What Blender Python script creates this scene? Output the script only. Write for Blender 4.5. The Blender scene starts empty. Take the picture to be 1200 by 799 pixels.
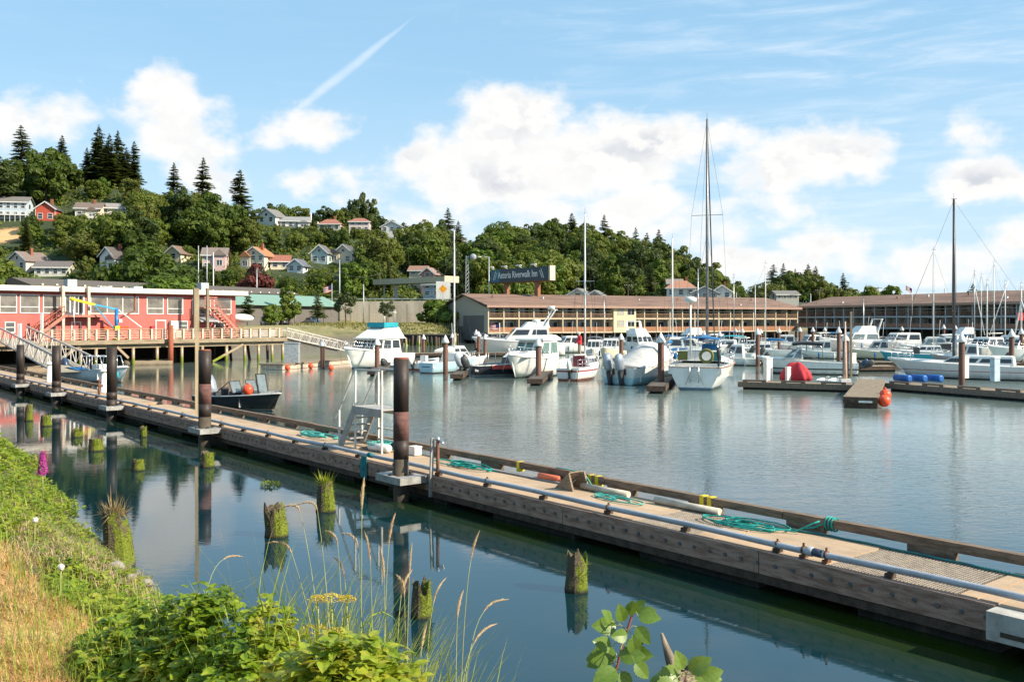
import bpy, math, random
from mathutils import Vector as V, Matrix, noise as mnoise
rad = math.radians
sc = bpy.context.scene
C = sc.collection
D = bpy.data
PI = math.pi
# ------------------------------------------------------------------ camera, sky, sun, exposure
F, CAM, HY = 1100.0, 4.8, 375.0
cam = D.objects.new('camera', D.cameras.new('camera'))
C.objects.link(cam); sc.camera = cam
cam.location = (0, 0, CAM); cam.rotation_euler = (rad(90), 0, 0)
cam.data.sensor_width = 36; cam.data.lens = 33.0; cam.data.shift_y = -24.5/1200
cam.data.clip_start = .1; cam.data.clip_end = 20000
SUN_AZ, SUN_EL = 110.0, 34.0
EXPO = 0.80
sd = V((math.sin(rad(SUN_AZ))*math.cos(rad(SUN_EL)), math.cos(rad(SUN_AZ))*math.cos(rad(SUN_EL)), math.sin(rad(SUN_EL))))
sl = D.lights.new('sun', 'SUN'); sl.energy = 5.0; sl.angle = rad(.53); sl.color = (1, .89, .71)
so = D.objects.new('sun', sl); C.objects.link(so); so.rotation_euler = (-sd).to_track_quat('-Z', 'Y').to_euler()
sc.view_settings.view_transform = 'Standard'; sc.view_settings.look = 'None'
sc.view_settings.exposure = EXPO; sc.view_settings.gamma = 1; sc.view_settings.use_curve_mapping = False
try:
    sc.cycles.use_denoising = True
    sc.cycles.max_bounces = 6; sc.cycles.diffuse_bounces = 3; sc.cycles.glossy_bounces = 3
    sc.cycles.transmission_bounces = 4; sc.cycles.transparent_max_bounces = 6
    sc.cycles.caustics_reflective = False; sc.cycles.caustics_refractive = False
    sc.cycles.sample_clamp_indirect = 6
except Exception: pass

class NT:                                   # tiny node-tree helper
    def __init__(s, t): s.t = t; s.t.nodes.clear()
    def n(s, ty, **k):
        x = s.t.nodes.new(ty)
        for a, b in k.items():
            if a[0] == '_': setattr(x, a[1:], b)
        return x
    def set(s, sock, v):
        if isinstance(v, bpy.types.NodeSocket): s.t.links.new(v, sock)
        elif v is not None:
            try: sock.default_value = v
            except Exception:
                sock.default_value = (v[0], v[1], v[2], 1) if not isinstance(v, (int, float)) else (v, v, v)
    def math(s, op, a, b=None, c=None, clamp=False):
        x = s.n('ShaderNodeMath', _operation=op, _use_clamp=clamp)
        s.set(x.inputs[0], a)
        if b is not None: s.set(x.inputs[1], b)
        if c is not None: s.set(x.inputs[2], c)
        return x.outputs[0]
    def vm(s, op, a, b=None):
        x = s.n('ShaderNodeVectorMath', _operation=op)
        s.set(x.inputs[0], a)
        if b is not None: s.set(x.inputs[1], b)
        return x.outputs['Value'] if op in ('LENGTH', 'DOT_PRODUCT', 'DISTANCE') else x.outputs[0]
    def noise(s, vec, scale, detail=4, rough=.55, dist=0, ty='FBM'):
        x = s.n('ShaderNodeTexNoise')
        if vec is not None: s.set(x.inputs['Vector'], vec)
        x.inputs['Scale'].default_value = scale; x.inputs['Detail'].default_value = detail
        x.inputs['Roughness'].default_value = rough; x.inputs['Distortion'].default_value = dist
        return x.outputs['Fac']
    def mix(s, f, a, b, blend='MIX'):
        x = s.n('ShaderNodeMix', _data_type='RGBA', _blend_type=blend)
        s.set(x.inputs[0], f); s.set(x.inputs[6], a); s.set(x.inputs[7], b)
        return x.outputs[2]
    def mr(s, v, a, b, c=0., d=1., smooth=True):
        x = s.n('ShaderNodeMapRange', _interpolation_type='SMOOTHSTEP' if smooth else 'LINEAR')
        s.set(x.inputs[0], v); s.set(x.inputs[1], a); s.set(x.inputs[2], b); s.set(x.inputs[3], c); s.set(x.inputs[4], d)
        return x.outputs[0]
    def mapping(s, vec, loc=(0,0,0), rot=(0,0,0), scale=(1,1,1)):
        x = s.n('ShaderNodeMapping'); s.set(x.inputs[0], vec)
        x.inputs[1].default_value = loc; x.inputs[2].default_value = rot; x.inputs[3].default_value = scale
        return x.outputs[0]
    def xyz(s, vec):
        x = s.n('ShaderNodeSeparateXYZ'); s.set(x.inputs[0], vec); return x.outputs
    def comb(s, a, b, c=0.):
        x = s.n('ShaderNodeCombineXYZ'); s.set(x.inputs[0], a); s.set(x.inputs[1], b); s.set(x.inputs[2], c); return x.outputs[0]

w = D.worlds.new('World'); sc.world = w; w.use_nodes = True
def make_sky():
    t = NT(w.node_tree)
    sky = t.n('ShaderNodeTexSky', _sky_type='NISHITA', _sun_disc=False)
    sky.sun_elevation = rad(SUN_EL); sky.sun_rotation = rad(SUN_AZ); sky.altitude = 0
    sky.air_density = 1.0; sky.dust_density = .55; sky.ozone_density = 2.0
    d = t.n('ShaderNodeTexCoord').outputs['Generated']
    d = t.vm('NORMALIZE', d)
    x, y, z = t.xyz(d)
    el = t.math('ARCSINE', z); azm = t.math('ARCTAN2', x, y)
    uv = t.comb(azm, el)
    warp = t.n('ShaderNodeTexNoise'); t.set(warp.inputs['Vector'], t.mapping(uv, scale=(1, 1.3, 1)))
    warp.inputs['Scale'].default_value = 16; warp.inputs['Detail'].default_value = 5
    wv = t.vm('MULTIPLY', t.vm('SUBTRACT', warp.outputs['Color'], (.5, .5, .5)), (.075, .055, 0))
    uw = t.vm('ADD', uv, wv)
    def A(px, py):
        k = (px-600)/F
        return math.atan(k), math.atan((HY-py)/F/math.sqrt(1+k*k))
    blobs = [(60,135,95,42,.75),(15,150,70,40,.7),(195,120,58,45,.9),(215,160,80,60,.95),(250,205,70,40,.7),(362,150,72,30,.95),(350,215,40,24,.85),
             (420,215,90,34,.55),(500,180,42,44,1.),(600,150,85,60,1.25),(570,200,120,60,1.2),(700,185,120,62,1.15),(760,160,90,40,1.0),(740,240,90,40,.95),(830,165,95,34,.85),
             (930,190,90,50,1.1),(1000,185,55,40,1.0),(910,235,60,30,.8),(820,270,120,40,.7),(960,285,70,38,.95),(900,310,130,34,.9),(1010,310,60,26,.7),
             (1135,165,45,46,.75),(1150,210,70,38,.95),(1210,215,70,30,.8),(1110,310,140,34,.75),(1190,280,70,30,.8),(640,250,160,40,.7),(480,250,90,30,.55),(560,320,400,40,.35),(1060,350,260,20,.5),
             (-160,120,140,60,.9),(1400,150,150,70,.9),(1650,220,200,90,.9),(-450,200,160,90,.9)]
    dens = None
    for (px, py, rx, ry, st) in blobs:
        u0, v0 = A(px, py)
        cu = math.cos(u0)**2
        m = t.vm('MULTIPLY', t.vm('SUBTRACT', uw, (u0, v0, 0)), (F/(rx*1.48)/max(cu,.2), F/(ry*1.5)*1.03, 0))
        L = t.vm('LENGTH', m)
        v = t.mr(L, 0., 1., st, 0.)
        dens = v if dens is None else t.math('SMOOTH_MAX', dens, v, .12)
    nz = t.noise(t.mapping(uv, loc=(.3, .1, 0), scale=(1, 1.5, 1)), 22, 9, .58)
    nzl = t.noise(t.mapping(uv, loc=(.3-.012, .1-.018, 0), scale=(1, 1.5, 1)), 22, 9, .58)
    big = t.noise(t.mapping(uv, scale=(1, 1.4, 1)), 9, 3, .5)
    dd = t.math('ADD', dens, t.math('MULTIPLY', t.math('SUBTRACT', nz, .5), 1.28))
    cov = t.mr(dd, .25, .82)
    # thin high streaks and a contrail, both laid on the sky dome
    st = t.noise(t.mapping(uv, rot=(0, 0, rad(-14)), scale=(1.4, 11, 1)), 5, 6, .62, .4)
    side = t.mr(azm, -.12, .3)
    cir = t.math('MULTIPLY', t.mr(st, .40, .85, 0., .5), t.math('ADD', t.math('MULTIPLY', side, .9), .12))
    p0, p1 = A(492, 14), A(352, 126)
    ax = V((p1[0]-p0[0], p1[1]-p0[1], 0)); ln = ax.length; ax.normalize()
    rel = t.vm('SUBTRACT', t.vm('ADD', uv, t.vm('MULTIPLY', wv, (.08, .08, 0))), (p0[0], p0[1], 0))
    al = t.vm('DOT_PRODUCT', rel, tuple(ax)); ac = t.math('ABSOLUTE', t.vm('DOT_PRODUCT', rel, (-ax.y, ax.x, 0)))
    wdt = t.math('ADD', .0016, t.math('MULTIPLY', t.math('MULTIPLY', t.mr(al, 0, ln*.6), t.mr(al, ln*1.25, ln*.75)), .0055))
    con = t.math('MULTIPLY', t.mr(t.math('DIVIDE', ac, wdt), 1.0, .1), t.math('MULTIPLY', t.mr(al, -.005, ln*.35), t.mr(al, ln*1.15, ln*.95)))
    con = t.math('MULTIPLY', con, t.math('ADD', .10, t.math('MULTIPLY', nz, .55)))
    veil = t.math('MAXIMUM', cir, con)
    # cloud brightness: sunlit tops, greyer undersides
    lit = t.mr(t.math('SUBTRACT', nz, nzl), -.09, .09)
    core = t.mr(dd, .45, 1.2)
    shade = t.math('MULTIPLY', core, t.math('SUBTRACT', 1.0, t.math('MULTIPLY', lit, .85)))
    base = t.mr(big, .42, .66)
    shade = t.math('MULTIPLY', shade, t.math('ADD', .25, t.math('MULTIPLY', base, .75)))
    cloud = t.mix(shade, (7.8, 7.65, 7.45, 1), (4.75, 5.0, 5.5, 1))
    skyc = t.mix(.62, sky.outputs[0], (3.3, 6.0, 8.3, 1), 'MIX')
    skyc = t.mix(t.mr(el, .30, .02, 0., .62), skyc, (5.6, 6.9, 7.7, 1))
    skyc = t.mix(veil, skyc, (7.6, 8.0, 8.4, 1))
    col = t.mix(t.math('MULTIPLY', cov, t.mr(el, -.01, .02, .5, .97)), skyc, cloud)
    bg = t.n('ShaderNodeBackground'); t.set(bg.inputs[0], col); bg.inputs[1].default_value = .078
    out = t.n('ShaderNodeOutputWorld'); t.t.links.new(bg.outputs[0], out.inputs[0])
make_sky()

# ------------------------------------------------------------------ helpers
def at(px, py, Y): return V(((px-600)/F*Y, Y, CAM-(py-HY)/F*Y))
def on(px, py, z=0.): return at(px, py, F*(CAM-z)/(py-HY))
def xat(px, Y): return (px-600)/F*Y
def zat(py, Y): return CAM-(py-HY)/F*Y
def az(a): return V((math.sin(rad(a)), math.cos(rad(a)), 0))
def rza(a): return rad(90-a)                # local +x looks along azimuth a
def lerp(a, b, t): return a+(b-a)*t
def interp(x, tab):
    if x <= tab[0][0]: return tab[0][1]
    for (a, b), (c, d) in zip(tab, tab[1:]):
        if x <= c: return b+(d-b)*(x-a)/(c-a)
    return tab[-1][1]
def sstep(a, b, x):
    t = min(1, max(0, (x-a)/(b-a))); return t*t*(3-2*t)

class MB:
    def __init__(s): s.v = []; s.f = []; s.s = []
    def add(s, vs, fs, smooth=False):
        n = len(s.v); s.v.extend([tuple(a) for a in vs])
        s.f.extend([tuple(i+n for i in f) for f in fs]); s.s.extend([smooth]*len(fs)); return s
    def box(s, c, sz, rz=0.):
        x, y, z = sz[0]/2, sz[1]/2, sz[2]/2; c = V(c); m = Matrix.Rotation(rz, 3, 'Z')
        vs = [c+m@V((a*x, b*y, d*z)) for d in (-1, 1) for a, b in ((-1,-1),(1,-1),(1,1),(-1,1))]
        return s.add(vs, [(3,2,1,0),(4,5,6,7),(0,1,5,4),(1,2,6,5),(2,3,7,6),(3,0,4,7)])
    def bb(s, x0, x1, y0, y1, z0, z1): return s.box(((x0+x1)/2,(y0+y1)/2,(z0+z1)/2), (x1-x0,y1-y0,z1-z0))
    def bar(s, p, q, w, h=None, up=V((0,0,1))):
        p, q = V(p), V(q); h = h or w; d = (q-p).normalized()
        if abs(d.dot(up)) > .99: up = V((0,1,0))
        a = d.cross(up).normalized()*w/2; b = a.cross(d).normalized()*h/2
        vs = [p-a-b, p+a-b, p+a+b, p-a+b, q-a-b, q+a-b, q+a+b, q-a+b]
        return s.add(vs, [(3,2,1,0),(4,5,6,7),(0,1,5,4),(1,2,6,5),(2,3,7,6),(3,0,4,7)])
    def tube(s, pts, r, n=6, caps=True):
        pts = [V(p) for p in pts]; k = len(pts); rs = r if isinstance(r, (list, tuple)) else [r]*k
        vs = []; u = None
        for i, p in enumerate(pts):
            d = (pts[min(i+1,k-1)]-pts[max(i-1,0)]); d = d.normalized() if d.length > 1e-9 else V((0,0,1))
            if u is None:
                u = d.cross(V((0,0,1)) if abs(d.z) < .9 else V((1,0,0))).normalized()
            else:
                u = (u-d*u.dot(d)); u = u.normalized() if u.length > 1e-6 else d.orthogonal().normalized()
            b = d.cross(u)
            vs += [p+(u*math.cos(2*PI*j/n)+b*math.sin(2*PI*j/n))*rs[i] for j in range(n)]
        fs = [(i*n+j, i*n+(j+1)%n, (i+1)*n+(j+1)%n, (i+1)*n+j) for i in range(k-1) for j in range(n)]
        n0 = len(s.v); s.add(vs, fs, True)
        if caps:
            s.f += [tuple(n0+j for j in reversed(range(n))), tuple(n0+(k-1)*n+j for j in range(n))]; s.s += [False, False]
        return s
    def cyl(s, p, q, r, r2=None, n=10): return s.tube([p, q], [r, r if r2 is None else r2], n)
    def loft(s, rings, closed=True, cap0=True, cap1=True, smooth=False):
        n = len(rings[0]); n0 = len(s.v); vs = [p for r in rings for p in r]
        m = n if closed else n-1
        fs = [(i*n+j, i*n+(j+1)%n, (i+1)*n+(j+1)%n, (i+1)*n+j) for i in range(len(rings)-1) for j in range(m)]
        s.add(vs, fs, smooth)
        if cap0: s.f.append(tuple(n0+j for j in reversed(range(n)))); s.s.append(False)
        if cap1: s.f.append(tuple(n0+(len(rings)-1)*n+j for j in range(n))); s.s.append(False)
        return s
    def prism(s, pts, ext):
        e = V(ext); return s.loft([[V(p) for p in pts], [V(p)+e for p in pts]])
    def ball(s, c, r, nu=10, nv=7):
        c = V(c); r = (r, r, r) if isinstance(r, (int, float)) else r
        rings = []
        for i in range(nv+1):
            a = -PI/2+PI*i/nv; cr = max(math.cos(a), .02)
            rings.append([c+V((r[0]*cr*math.cos(2*PI*j/nu), r[1]*cr*math.sin(2*PI*j/nu), r[2]*math.sin(a))) for j in range(nu)])
        return s.loft(rings, smooth=True)
    def quad(s, a, b, c, d): return s.add([a, b, c, d], [(0,1,2,3)])
    def build(s, name, m, parent=None, smooth=None):
        me = D.meshes.new(name); me.from_pydata(s.v, [], s.f); me.update()
        if smooth is None: me.polygons.foreach_set('use_smooth', s.s)
        elif smooth: me.polygons.foreach_set('use_smooth', [True]*len(me.polygons))
        if m is not None:
            me.materials.append(m)
        o = D.objects.new(name, me); C.objects.link(o)
        if parent is not None: o.parent = parent
        return o

LM = []                                     # landmarks for wording: (px, py, phrase)
def tag(o, label, cat, group=None, kind=None):
    o['label'] = label; o['category'] = cat
    if group: o['group'] = group
    if kind: o['kind'] = kind
    return o
def thing(name, label, cat, loc=(0,0,0), rz=0., group=None, scale=1.):
    o = D.objects.new(name, None); C.objects.link(o); o.location = loc; o.rotation_euler = (0, 0, rz)
    o.scale = (scale,)*3 if isinstance(scale, (int, float)) else scale
    o.empty_display_size = .3
    return tag(o, label, cat, group)
def struct(o): o['kind'] = 'structure'; return o
KIDS = {}
def kids(o): return list(o.children)
def dup(o, parent=None, label=None, loc=None, rz=None, scale=None, chl=None):
    c = o.copy(); C.objects.link(c); c.parent = parent
    if label: c['label'] = label
    if loc is not None: c.location = loc
    if rz is not None: c.rotation_euler = (0, 0, rz)
    if scale is not None: c.scale = (scale,)*3 if isinstance(scale, (int, float)) else scale
    for ch in (kids(o) if chl is None else chl): dup(ch, c)
    return c

MATS = {}
def mat(name, col, rough=.6, metal=0., var=.22, scale=3., bump=0., bscale=25., col2=None, spec=.4, streak=None, dirt=0., lo=.38, hi=.66, coord='Object'):
    if name in MATS: return MATS[name]
    m = D.materials.new(name); m.use_nodes = True; t = NT(m.node_tree)
    co = t.n('ShaderNodeTexCoord').outputs[coord]
    v = t.mapping(co, scale=streak) if streak else co
    n1 = t.noise(v, scale, 6, .6)
    c2 = col2 or tuple(c*(1-var) for c in col)
    c = t.mix(t.mr(n1, lo, hi), (*col, 1), (*c2, 1))
    n2 = t.noise(co, scale*7.3, 3, .6)
    c = t.mix(t.mr(n2, .3, .75, 0., .5), c, t.mix(1., c, (.72,.70,.66,1), 'MULTIPLY'))
    if dirt:
        n3 = t.noise(t.mapping(co, scale=(1.6, 1.6, .35)), 1.7, 6, .65)
        c = t.mix(t.mr(n3, .5, .75, 0., dirt), c, (.16, .13, .09, 1))
    b = t.n('ShaderNodeBsdfPrincipled'); t.set(b.inputs['Base Color'], c)
    t.set(b.inputs['Roughness'], t.mr(n2, .2, .8, max(0, rough-.08), min(1, rough+.1)))
    b.inputs['Metallic'].default_value = metal; b.inputs['Specular IOR Level'].default_value = spec
    if bump:
        bn = t.n('ShaderNodeBump'); bn.inputs['Strength'].default_value = bump; bn.inputs['Distance'].default_value = .02
        t.set(bn.inputs['Height'], t.noise(v, bscale, 5, .6)); t.t.links.new(bn.outputs[0], b.inputs['Normal'])
    o = t.n('ShaderNodeOutputMaterial'); t.t.links.new(b.outputs[0], o.inputs[0])
    MATS[name] = m; return m

def hull_mat(name, col, bottom=(.03,.04,.07), stripe=None, zb=.10, zs=.2, z2=None, stripe2=None):
    if name in MATS: return MATS[name]
    m = D.materials.new(name); m.use_nodes = True; t = NT(m.node_tree)
    co = t.n('ShaderNodeTexCoord').outputs['Object']; z = t.xyz(co)[2]
    n = t.noise(t.mapping(co, scale=(1.5,1.5,.4)), 1.6, 6, .65)
    c = t.mix(t.mr(n, .45, .8, 0., .5), (*col,1), tuple(a*.72 for a in col)+(1,))
    if stripe: c = t.mix(t.math('LESS_THAN', z, zs), c, (*stripe,1))
    if z2: c = t.mix(t.math('MULTIPLY', t.math('GREATER_THAN', z, z2[0]), t.math('LESS_THAN', z, z2[1])), c, (*stripe2,1))
    c = t.mix(t.math('LESS_THAN', z, zb), c, (*bottom,1))
    scum = t.math('MULTIPLY', t.mr(z, .42, .1), t.mr(n, .35, .65))
    c = t.mix(t.math('MULTIPLY', scum, .35), c, (.22,.19,.11,1))
    b = t.n('ShaderNodeBsdfPrincipled'); t.set(b.inputs['Base Color'], c); b.inputs['Roughness'].default_value = .28
    o = t.n('ShaderNodeOutputMaterial'); t.t.links.new(b.outputs[0], o.inputs[0]); MATS[name] = m; return m

def leaf_mat(name, cols, trans=.28, var=.3, rough=.55, spec=.25, scale=.35, wide=0.):
    """foliage colour: one tone per plant (object random), patches of it inside the crown"""
    if name in MATS: return MATS[name]
    m = D.materials.new(name); m.use_nodes = True; t = NT(m.node_tree)
    rnd = t.n('ShaderNodeObjectInfo').outputs['Random']
    co = t.n('ShaderNodeTexCoord').outputs['Object']
    n1 = t.noise(co, scale, 2, .5); n2 = t.noise(co, scale*9, 2, .6)
    f = t.math('ADD', t.math('MULTIPLY', rnd, .75), t.math('MULTIPLY', t.mr(n1, .3, .7), .25))
    if wide: f = t.math('ADD', t.math('MULTIPLY', t.mr(t.noise(co, wide, 3, .6), .32, .68, smooth=False), .65), t.math('MULTIPLY', t.mr(n1, .35, .65), .35))
    r = t.n('ShaderNodeValToRGB'); e = r.color_ramp.elements
    e[0].position = 0; e[0].color = (*cols[0],1); e[1].position = 1; e[1].color = (*cols[-1],1)
    for i, c in enumerate(cols[1:-1]): x = e.new((i+1)/(len(cols)-1)); x.color = (*c,1)
    t.set(r.inputs[0], f)
    c = t.mix(t.mr(n2, .35, .7), r.outputs[0], t.mix(1., r.outputs[0], (1-var, 1-var*.8, 1-var*.9, 1), 'MULTIPLY'))
    b = t.n('ShaderNodeBsdfPrincipled'); t.set(b.inputs['Base Color'], c); b.inputs['Roughness'].default_value = rough
    b.inputs['Specular IOR Level'].default_value = spec
    tr = t.n('ShaderNodeBsdfTranslucent'); t.set(tr.inputs[0], t.mix(1., c, (1.2, 1.15, .6, 1), 'MULTIPLY'))
    mx = t.n('ShaderNodeMixShader'); mx.inputs[0].default_value = trans
    t.t.links.new(b.outputs[0], mx.inputs[1]); t.t.links.new(tr.outputs[0], mx.inputs[2])
    o = t.n('ShaderNodeOutputMaterial'); t.t.links.new(mx.outputs[0], o.inputs[0]); MATS[name] = m; return m

WHITE = mat('white_paint', (.78,.77,.74), .45, var=.12, dirt=.25)
GEL = mat('gelcoat', (.80,.79,.75), .22, var=.08, dirt=.16, spec=.5)
CREAM = mat('cream_gelcoat', (.74,.68,.55), .3, var=.12, dirt=.2)
ALU = mat('aluminium', (.62,.63,.64), .38, .75, var=.2, scale=4)
STEEL = mat('bright_steel', (.72,.72,.72), .25, .9, var=.1)
GALV = mat('galvanised', (.50,.52,.54), .5, .45, var=.3, scale=6)
BLACK = mat('black_rubber', (.02,.02,.022), .5, var=.3)
DARK = mat('dark_grey', (.06,.062,.068), .5, var=.3)
GLASS = mat('tinted_glass', (.025,.03,.035), .06, var=.3, spec=.9)
WGLASS = mat('window_glass', (.10,.11,.11), .08, var=.4, spec=.9, scale=.7)
RUST = mat('rusty_steel', (.20,.085,.045), .75, var=.5, scale=3, bump=.2, col2=(.09,.05,.035))
PILEB = mat('pile_brown', (.155,.068,.045), .7, var=.4, scale=2.5, bump=.15, dirt=.3)
WOOD = mat('weathered_wood', (.29,.225,.155), .85, streak=(1,1,6), scale=5, bump=.3, var=.4, dirt=.3)
OLDWOOD = mat('grey_timber', (.235,.175,.135), .9, streak=(6,6,1), scale=4, bump=.4, var=.45, dirt=.4)
DKWOOD = mat('dark_timber', (.095,.062,.045), .85, scale=5, bump=.3, var=.5)
CONC = mat('concrete', (.36,.32,.26), .9, scale=1.2, bump=.2, var=.25, dirt=.3)
BARK = mat('bark', (.10,.075,.055), .95, scale=5, bump=.4)
TEAL = mat('teal_rope', (.02,.36,.31), .75, var=.4, scale=9, bump=.3, bscale=120)
TEALC = mat('teal_canvas', (.02,.34,.42), .8, var=.25)
BLUEC = mat('blue_canvas', (.025,.16,.38), .8, var=.3)
REDC = mat('red_canvas', (.52,.03,.045), .75, var=.25, bump=.3, bscale=8)
ORANGE = mat('orange_plastic', (.85,.10,.035), .4, var=.2)
YEL = mat('yellow_paint', (.75,.58,.02), .5, var=.25, dirt=.2)
BLUEP = mat('blue_paint', (.01,.17,.45), .4, var=.25)
# ------------------------------------------------------------------ land, water, bank
SHORE = [(-900,95),(-200,104),(0,112),(250,124),(335,150),(380,172),(520,186),(560,212),(930,262),(1300,272),(2500,280)]
RIDGE = [(-900,340,70),(-300,340,64),(0,340,56),(100,340,54),(160,340,52),(215,340,42),(300,350,40),(400,355,38),(455,362,36),(490,420,37),(530,450,39),
         (620,480,44),(700,500,42),(760,500,37),(800,500,27),(850,520,14),(880,560,12),(930,600,21),(975,600,18),(1002,600,8),(1025,600,4),(1600,600,4),(2600,600,4)]
def gz(X, Y):
    px = 600+F*X/max(Y, 20); px = max(-900, min(2600, px))
    d = Y-interp(px, SHORE)
    z = -2+4.6*sstep(-9, 5, d)
    if px > 330:
        wall = sstep(215, 217.5, Y)*(1-sstep(515, 545, px))
    else: wall = sstep(195, 222, Y)
    z += (1.2+4.6*wall)*sstep(4, 14, d)
    Yr = interp(px, [(a, b) for a, b, c in RIDGE]); zr = interp(px, [(a, c) for a, b, c in RIDGE])
    Yb = 224 if px < 520 else lerp(224, 275, min(1, (px-520)/150))
    t = (Y-Yb)/(Yr-Yb)
    if t > 0:
        z += max(0, zr-8)*(min(t, 1)*.55+.45*sstep(0, 1, t))
        if t > 1: z -= min(zr*.8, (Y-Yr)*.10)
        z += 1.6*mnoise.noise(V((X*.02, Y*.02, 3)))*min(1, t*3)
    return z
def ground_hit(px, py, Y0=120, Y1=700):
    Y = Y0
    while Y < Y1:
        p = at(px, py, Y)
        if gz(p.x, p.y) >= p.z: return p
        Y += .5
    return at(px, py, Y1)

def spaced(a, b, n, pw=1.): return [a+(b-a)*(i/n)**pw for i in range(n+1)]
xs = [-3500, -1600, -900, -600]+spaced(-420, 520, 188)+[640, 800, 1100, 1800, 3500]
ys = spaced(85, 260, 88)+spaced(263, 640, 90)+[680, 740, 820, 1000, 1500, 2500, 6000]
vs = [(x, y, gz(x, y) if y < 900 else 3.0) for y in ys for x in xs]
nx = len(xs)
mb = MB(); mb.add(vs, [(j*nx+i, j*nx+i+1, (j+1)*nx+i+1, (j+1)*nx+i) for j in range(len(ys)-1) for i in range(nx-1)], True)
def ground_mat():
    m = D.materials.new('hill_ground'); m.use_nodes = True; t = NT(m.node_tree)
    g = t.n('ShaderNodeNewGeometry'); p = g.outputs['Position']
    n = t.noise(p, .06, 6, .6); n2 = t.noise(p, .9, 5, .65)
    c = t.mix(t.mr(n, .35, .65), (.018,.034,.010,1), (.036,.052,.016,1))
    c = t.mix(t.mr(n2, .4, .7, 0, .4), c, (.06,.07,.024,1))
    cut = t.mr(t.math('ADD', t.vm('DISTANCE', p, tuple(ground_hit(8, 276))), t.math('MULTIPLY', n2, 6)), 11, 7)
    c = t.mix(cut, c, t.mix(n2, (.50,.22,.06,1), (.62,.45,.26,1)))
    z = t.xyz(p)[2]
    dry = t.mix(t.mr(n2, .4, .6), (.27,.22,.10,1), (.16,.16,.06,1))
    c = t.mix(t.math('MULTIPLY', t.mr(z, 7.5, 4.5), t.mr(n, .2, .5)), c, dry)
    c = t.mix(t.mr(z, 2.6, 1.2), c, t.mix(n2, (.05,.042,.03,1), (.16,.135,.10,1)))
    b = t.n('ShaderNodeBsdfPrincipled'); t.set(b.inputs['Base Color'], c); b.inputs['Roughness'].default_value = .95
    o = t.n('ShaderNodeOutputMaterial'); t.t.links.new(b.outputs[0], o.inputs[0]); return m
struct(mb.build('ground', ground_mat()))

# dock frame (needed by the water too)
P0 = V((0, 22.0, 0)); DN = V((.777, .629, 0)); DX = V((.629, -.777, 0)); DZ = .72
def dk(x, y, z=DZ): return P0+DX*x+DN*y+V((0, 0, z))
def dkx(px, y=0.):
    k = (px-600)/F; b = P0+DN*y
    return (k*b.y-b.x)/(DX.x-k*DX.y)
DRZ = math.atan2(DX.y, DX.x)

def water_mat():
    m = D.materials.new('harbour_water'); m.use_nodes = True; t = NT(m.node_tree)
    p = t.n('ShaderNodeNewGeometry').outputs['Position']
    s = t.math('SUBTRACT', t.vm('DOT_PRODUCT', p, tuple(DN)), P0.dot(DN))        # metres beyond the walkway's near edge
    alg = t.math('MULTIPLY', t.mr(s, -2.0, -.2), t.mr(s, 3.0, 1.8))
    n = t.noise(p, .22, 4, .6)
    alg = t.math('MULTIPLY', alg, t.mr(n, .28, .6, .35, 1.))
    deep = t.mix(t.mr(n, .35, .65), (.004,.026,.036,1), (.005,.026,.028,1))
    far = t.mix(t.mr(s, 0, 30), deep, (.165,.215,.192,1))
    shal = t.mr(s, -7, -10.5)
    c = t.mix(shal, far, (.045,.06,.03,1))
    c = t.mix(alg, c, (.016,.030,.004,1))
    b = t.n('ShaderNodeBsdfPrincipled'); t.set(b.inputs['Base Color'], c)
    b.inputs['Roughness'].default_value = .025; b.inputs['IOR'].default_value = 1.7; b.inputs['Specular IOR Level'].default_value = .5
    q = t.mapping(p, rot=(0, 0, rad(24)), scale=(1, 2.1, 1))
    rip = t.noise(q, 2.2, 3, .55, .6); sw = t.noise(t.mapping(p, rot=(0, 0, rad(-15)), scale=(.55, 1.2, 1)), .55, 3, .5, .5)
    fine = t.noise(q, 7.5, 2, .5)
    patch = t.mr(t.noise(t.mapping(p, scale=(.5, 1, 1)), .045, 3, .5), .35, .65, .35, 1.)
    openw = t.mr(s, 1.5, 12.)
    lee = t.mr(p_y(t, p), 58, 82, 1., .32)
    amp = t.math('ADD', .042, t.math('MULTIPLY', t.math('MULTIPLY', openw, patch), t.math('MULTIPLY', lee, .9)))
    h = t.math('ADD', t.math('MULTIPLY', rip, .022), t.math('ADD', t.math('MULTIPLY', sw, .034), t.math('MULTIPLY', fine, .005)))
    h = t.math('MULTIPLY', h, amp)
    bn = t.n('ShaderNodeBump'); bn.inputs['Strength'].default_value = 1; bn.inputs['Distance'].default_value = 1.
    t.set(bn.inputs['Height'], h); t.t.links.new(bn.outputs[0], b.inputs['Normal'])
    o = t.n('ShaderNodeOutputMaterial'); t.t.links.new(b.outputs[0], o.inputs[0]); return m
def p_y(t, p): return t.xyz(p)[1]
mb = MB(); mb.quad((-4000,-200,0),(4000,-200,0),(4000,9000,0),(-4000,9000,0))
struct(mb.build('water', water_mat()))

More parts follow.
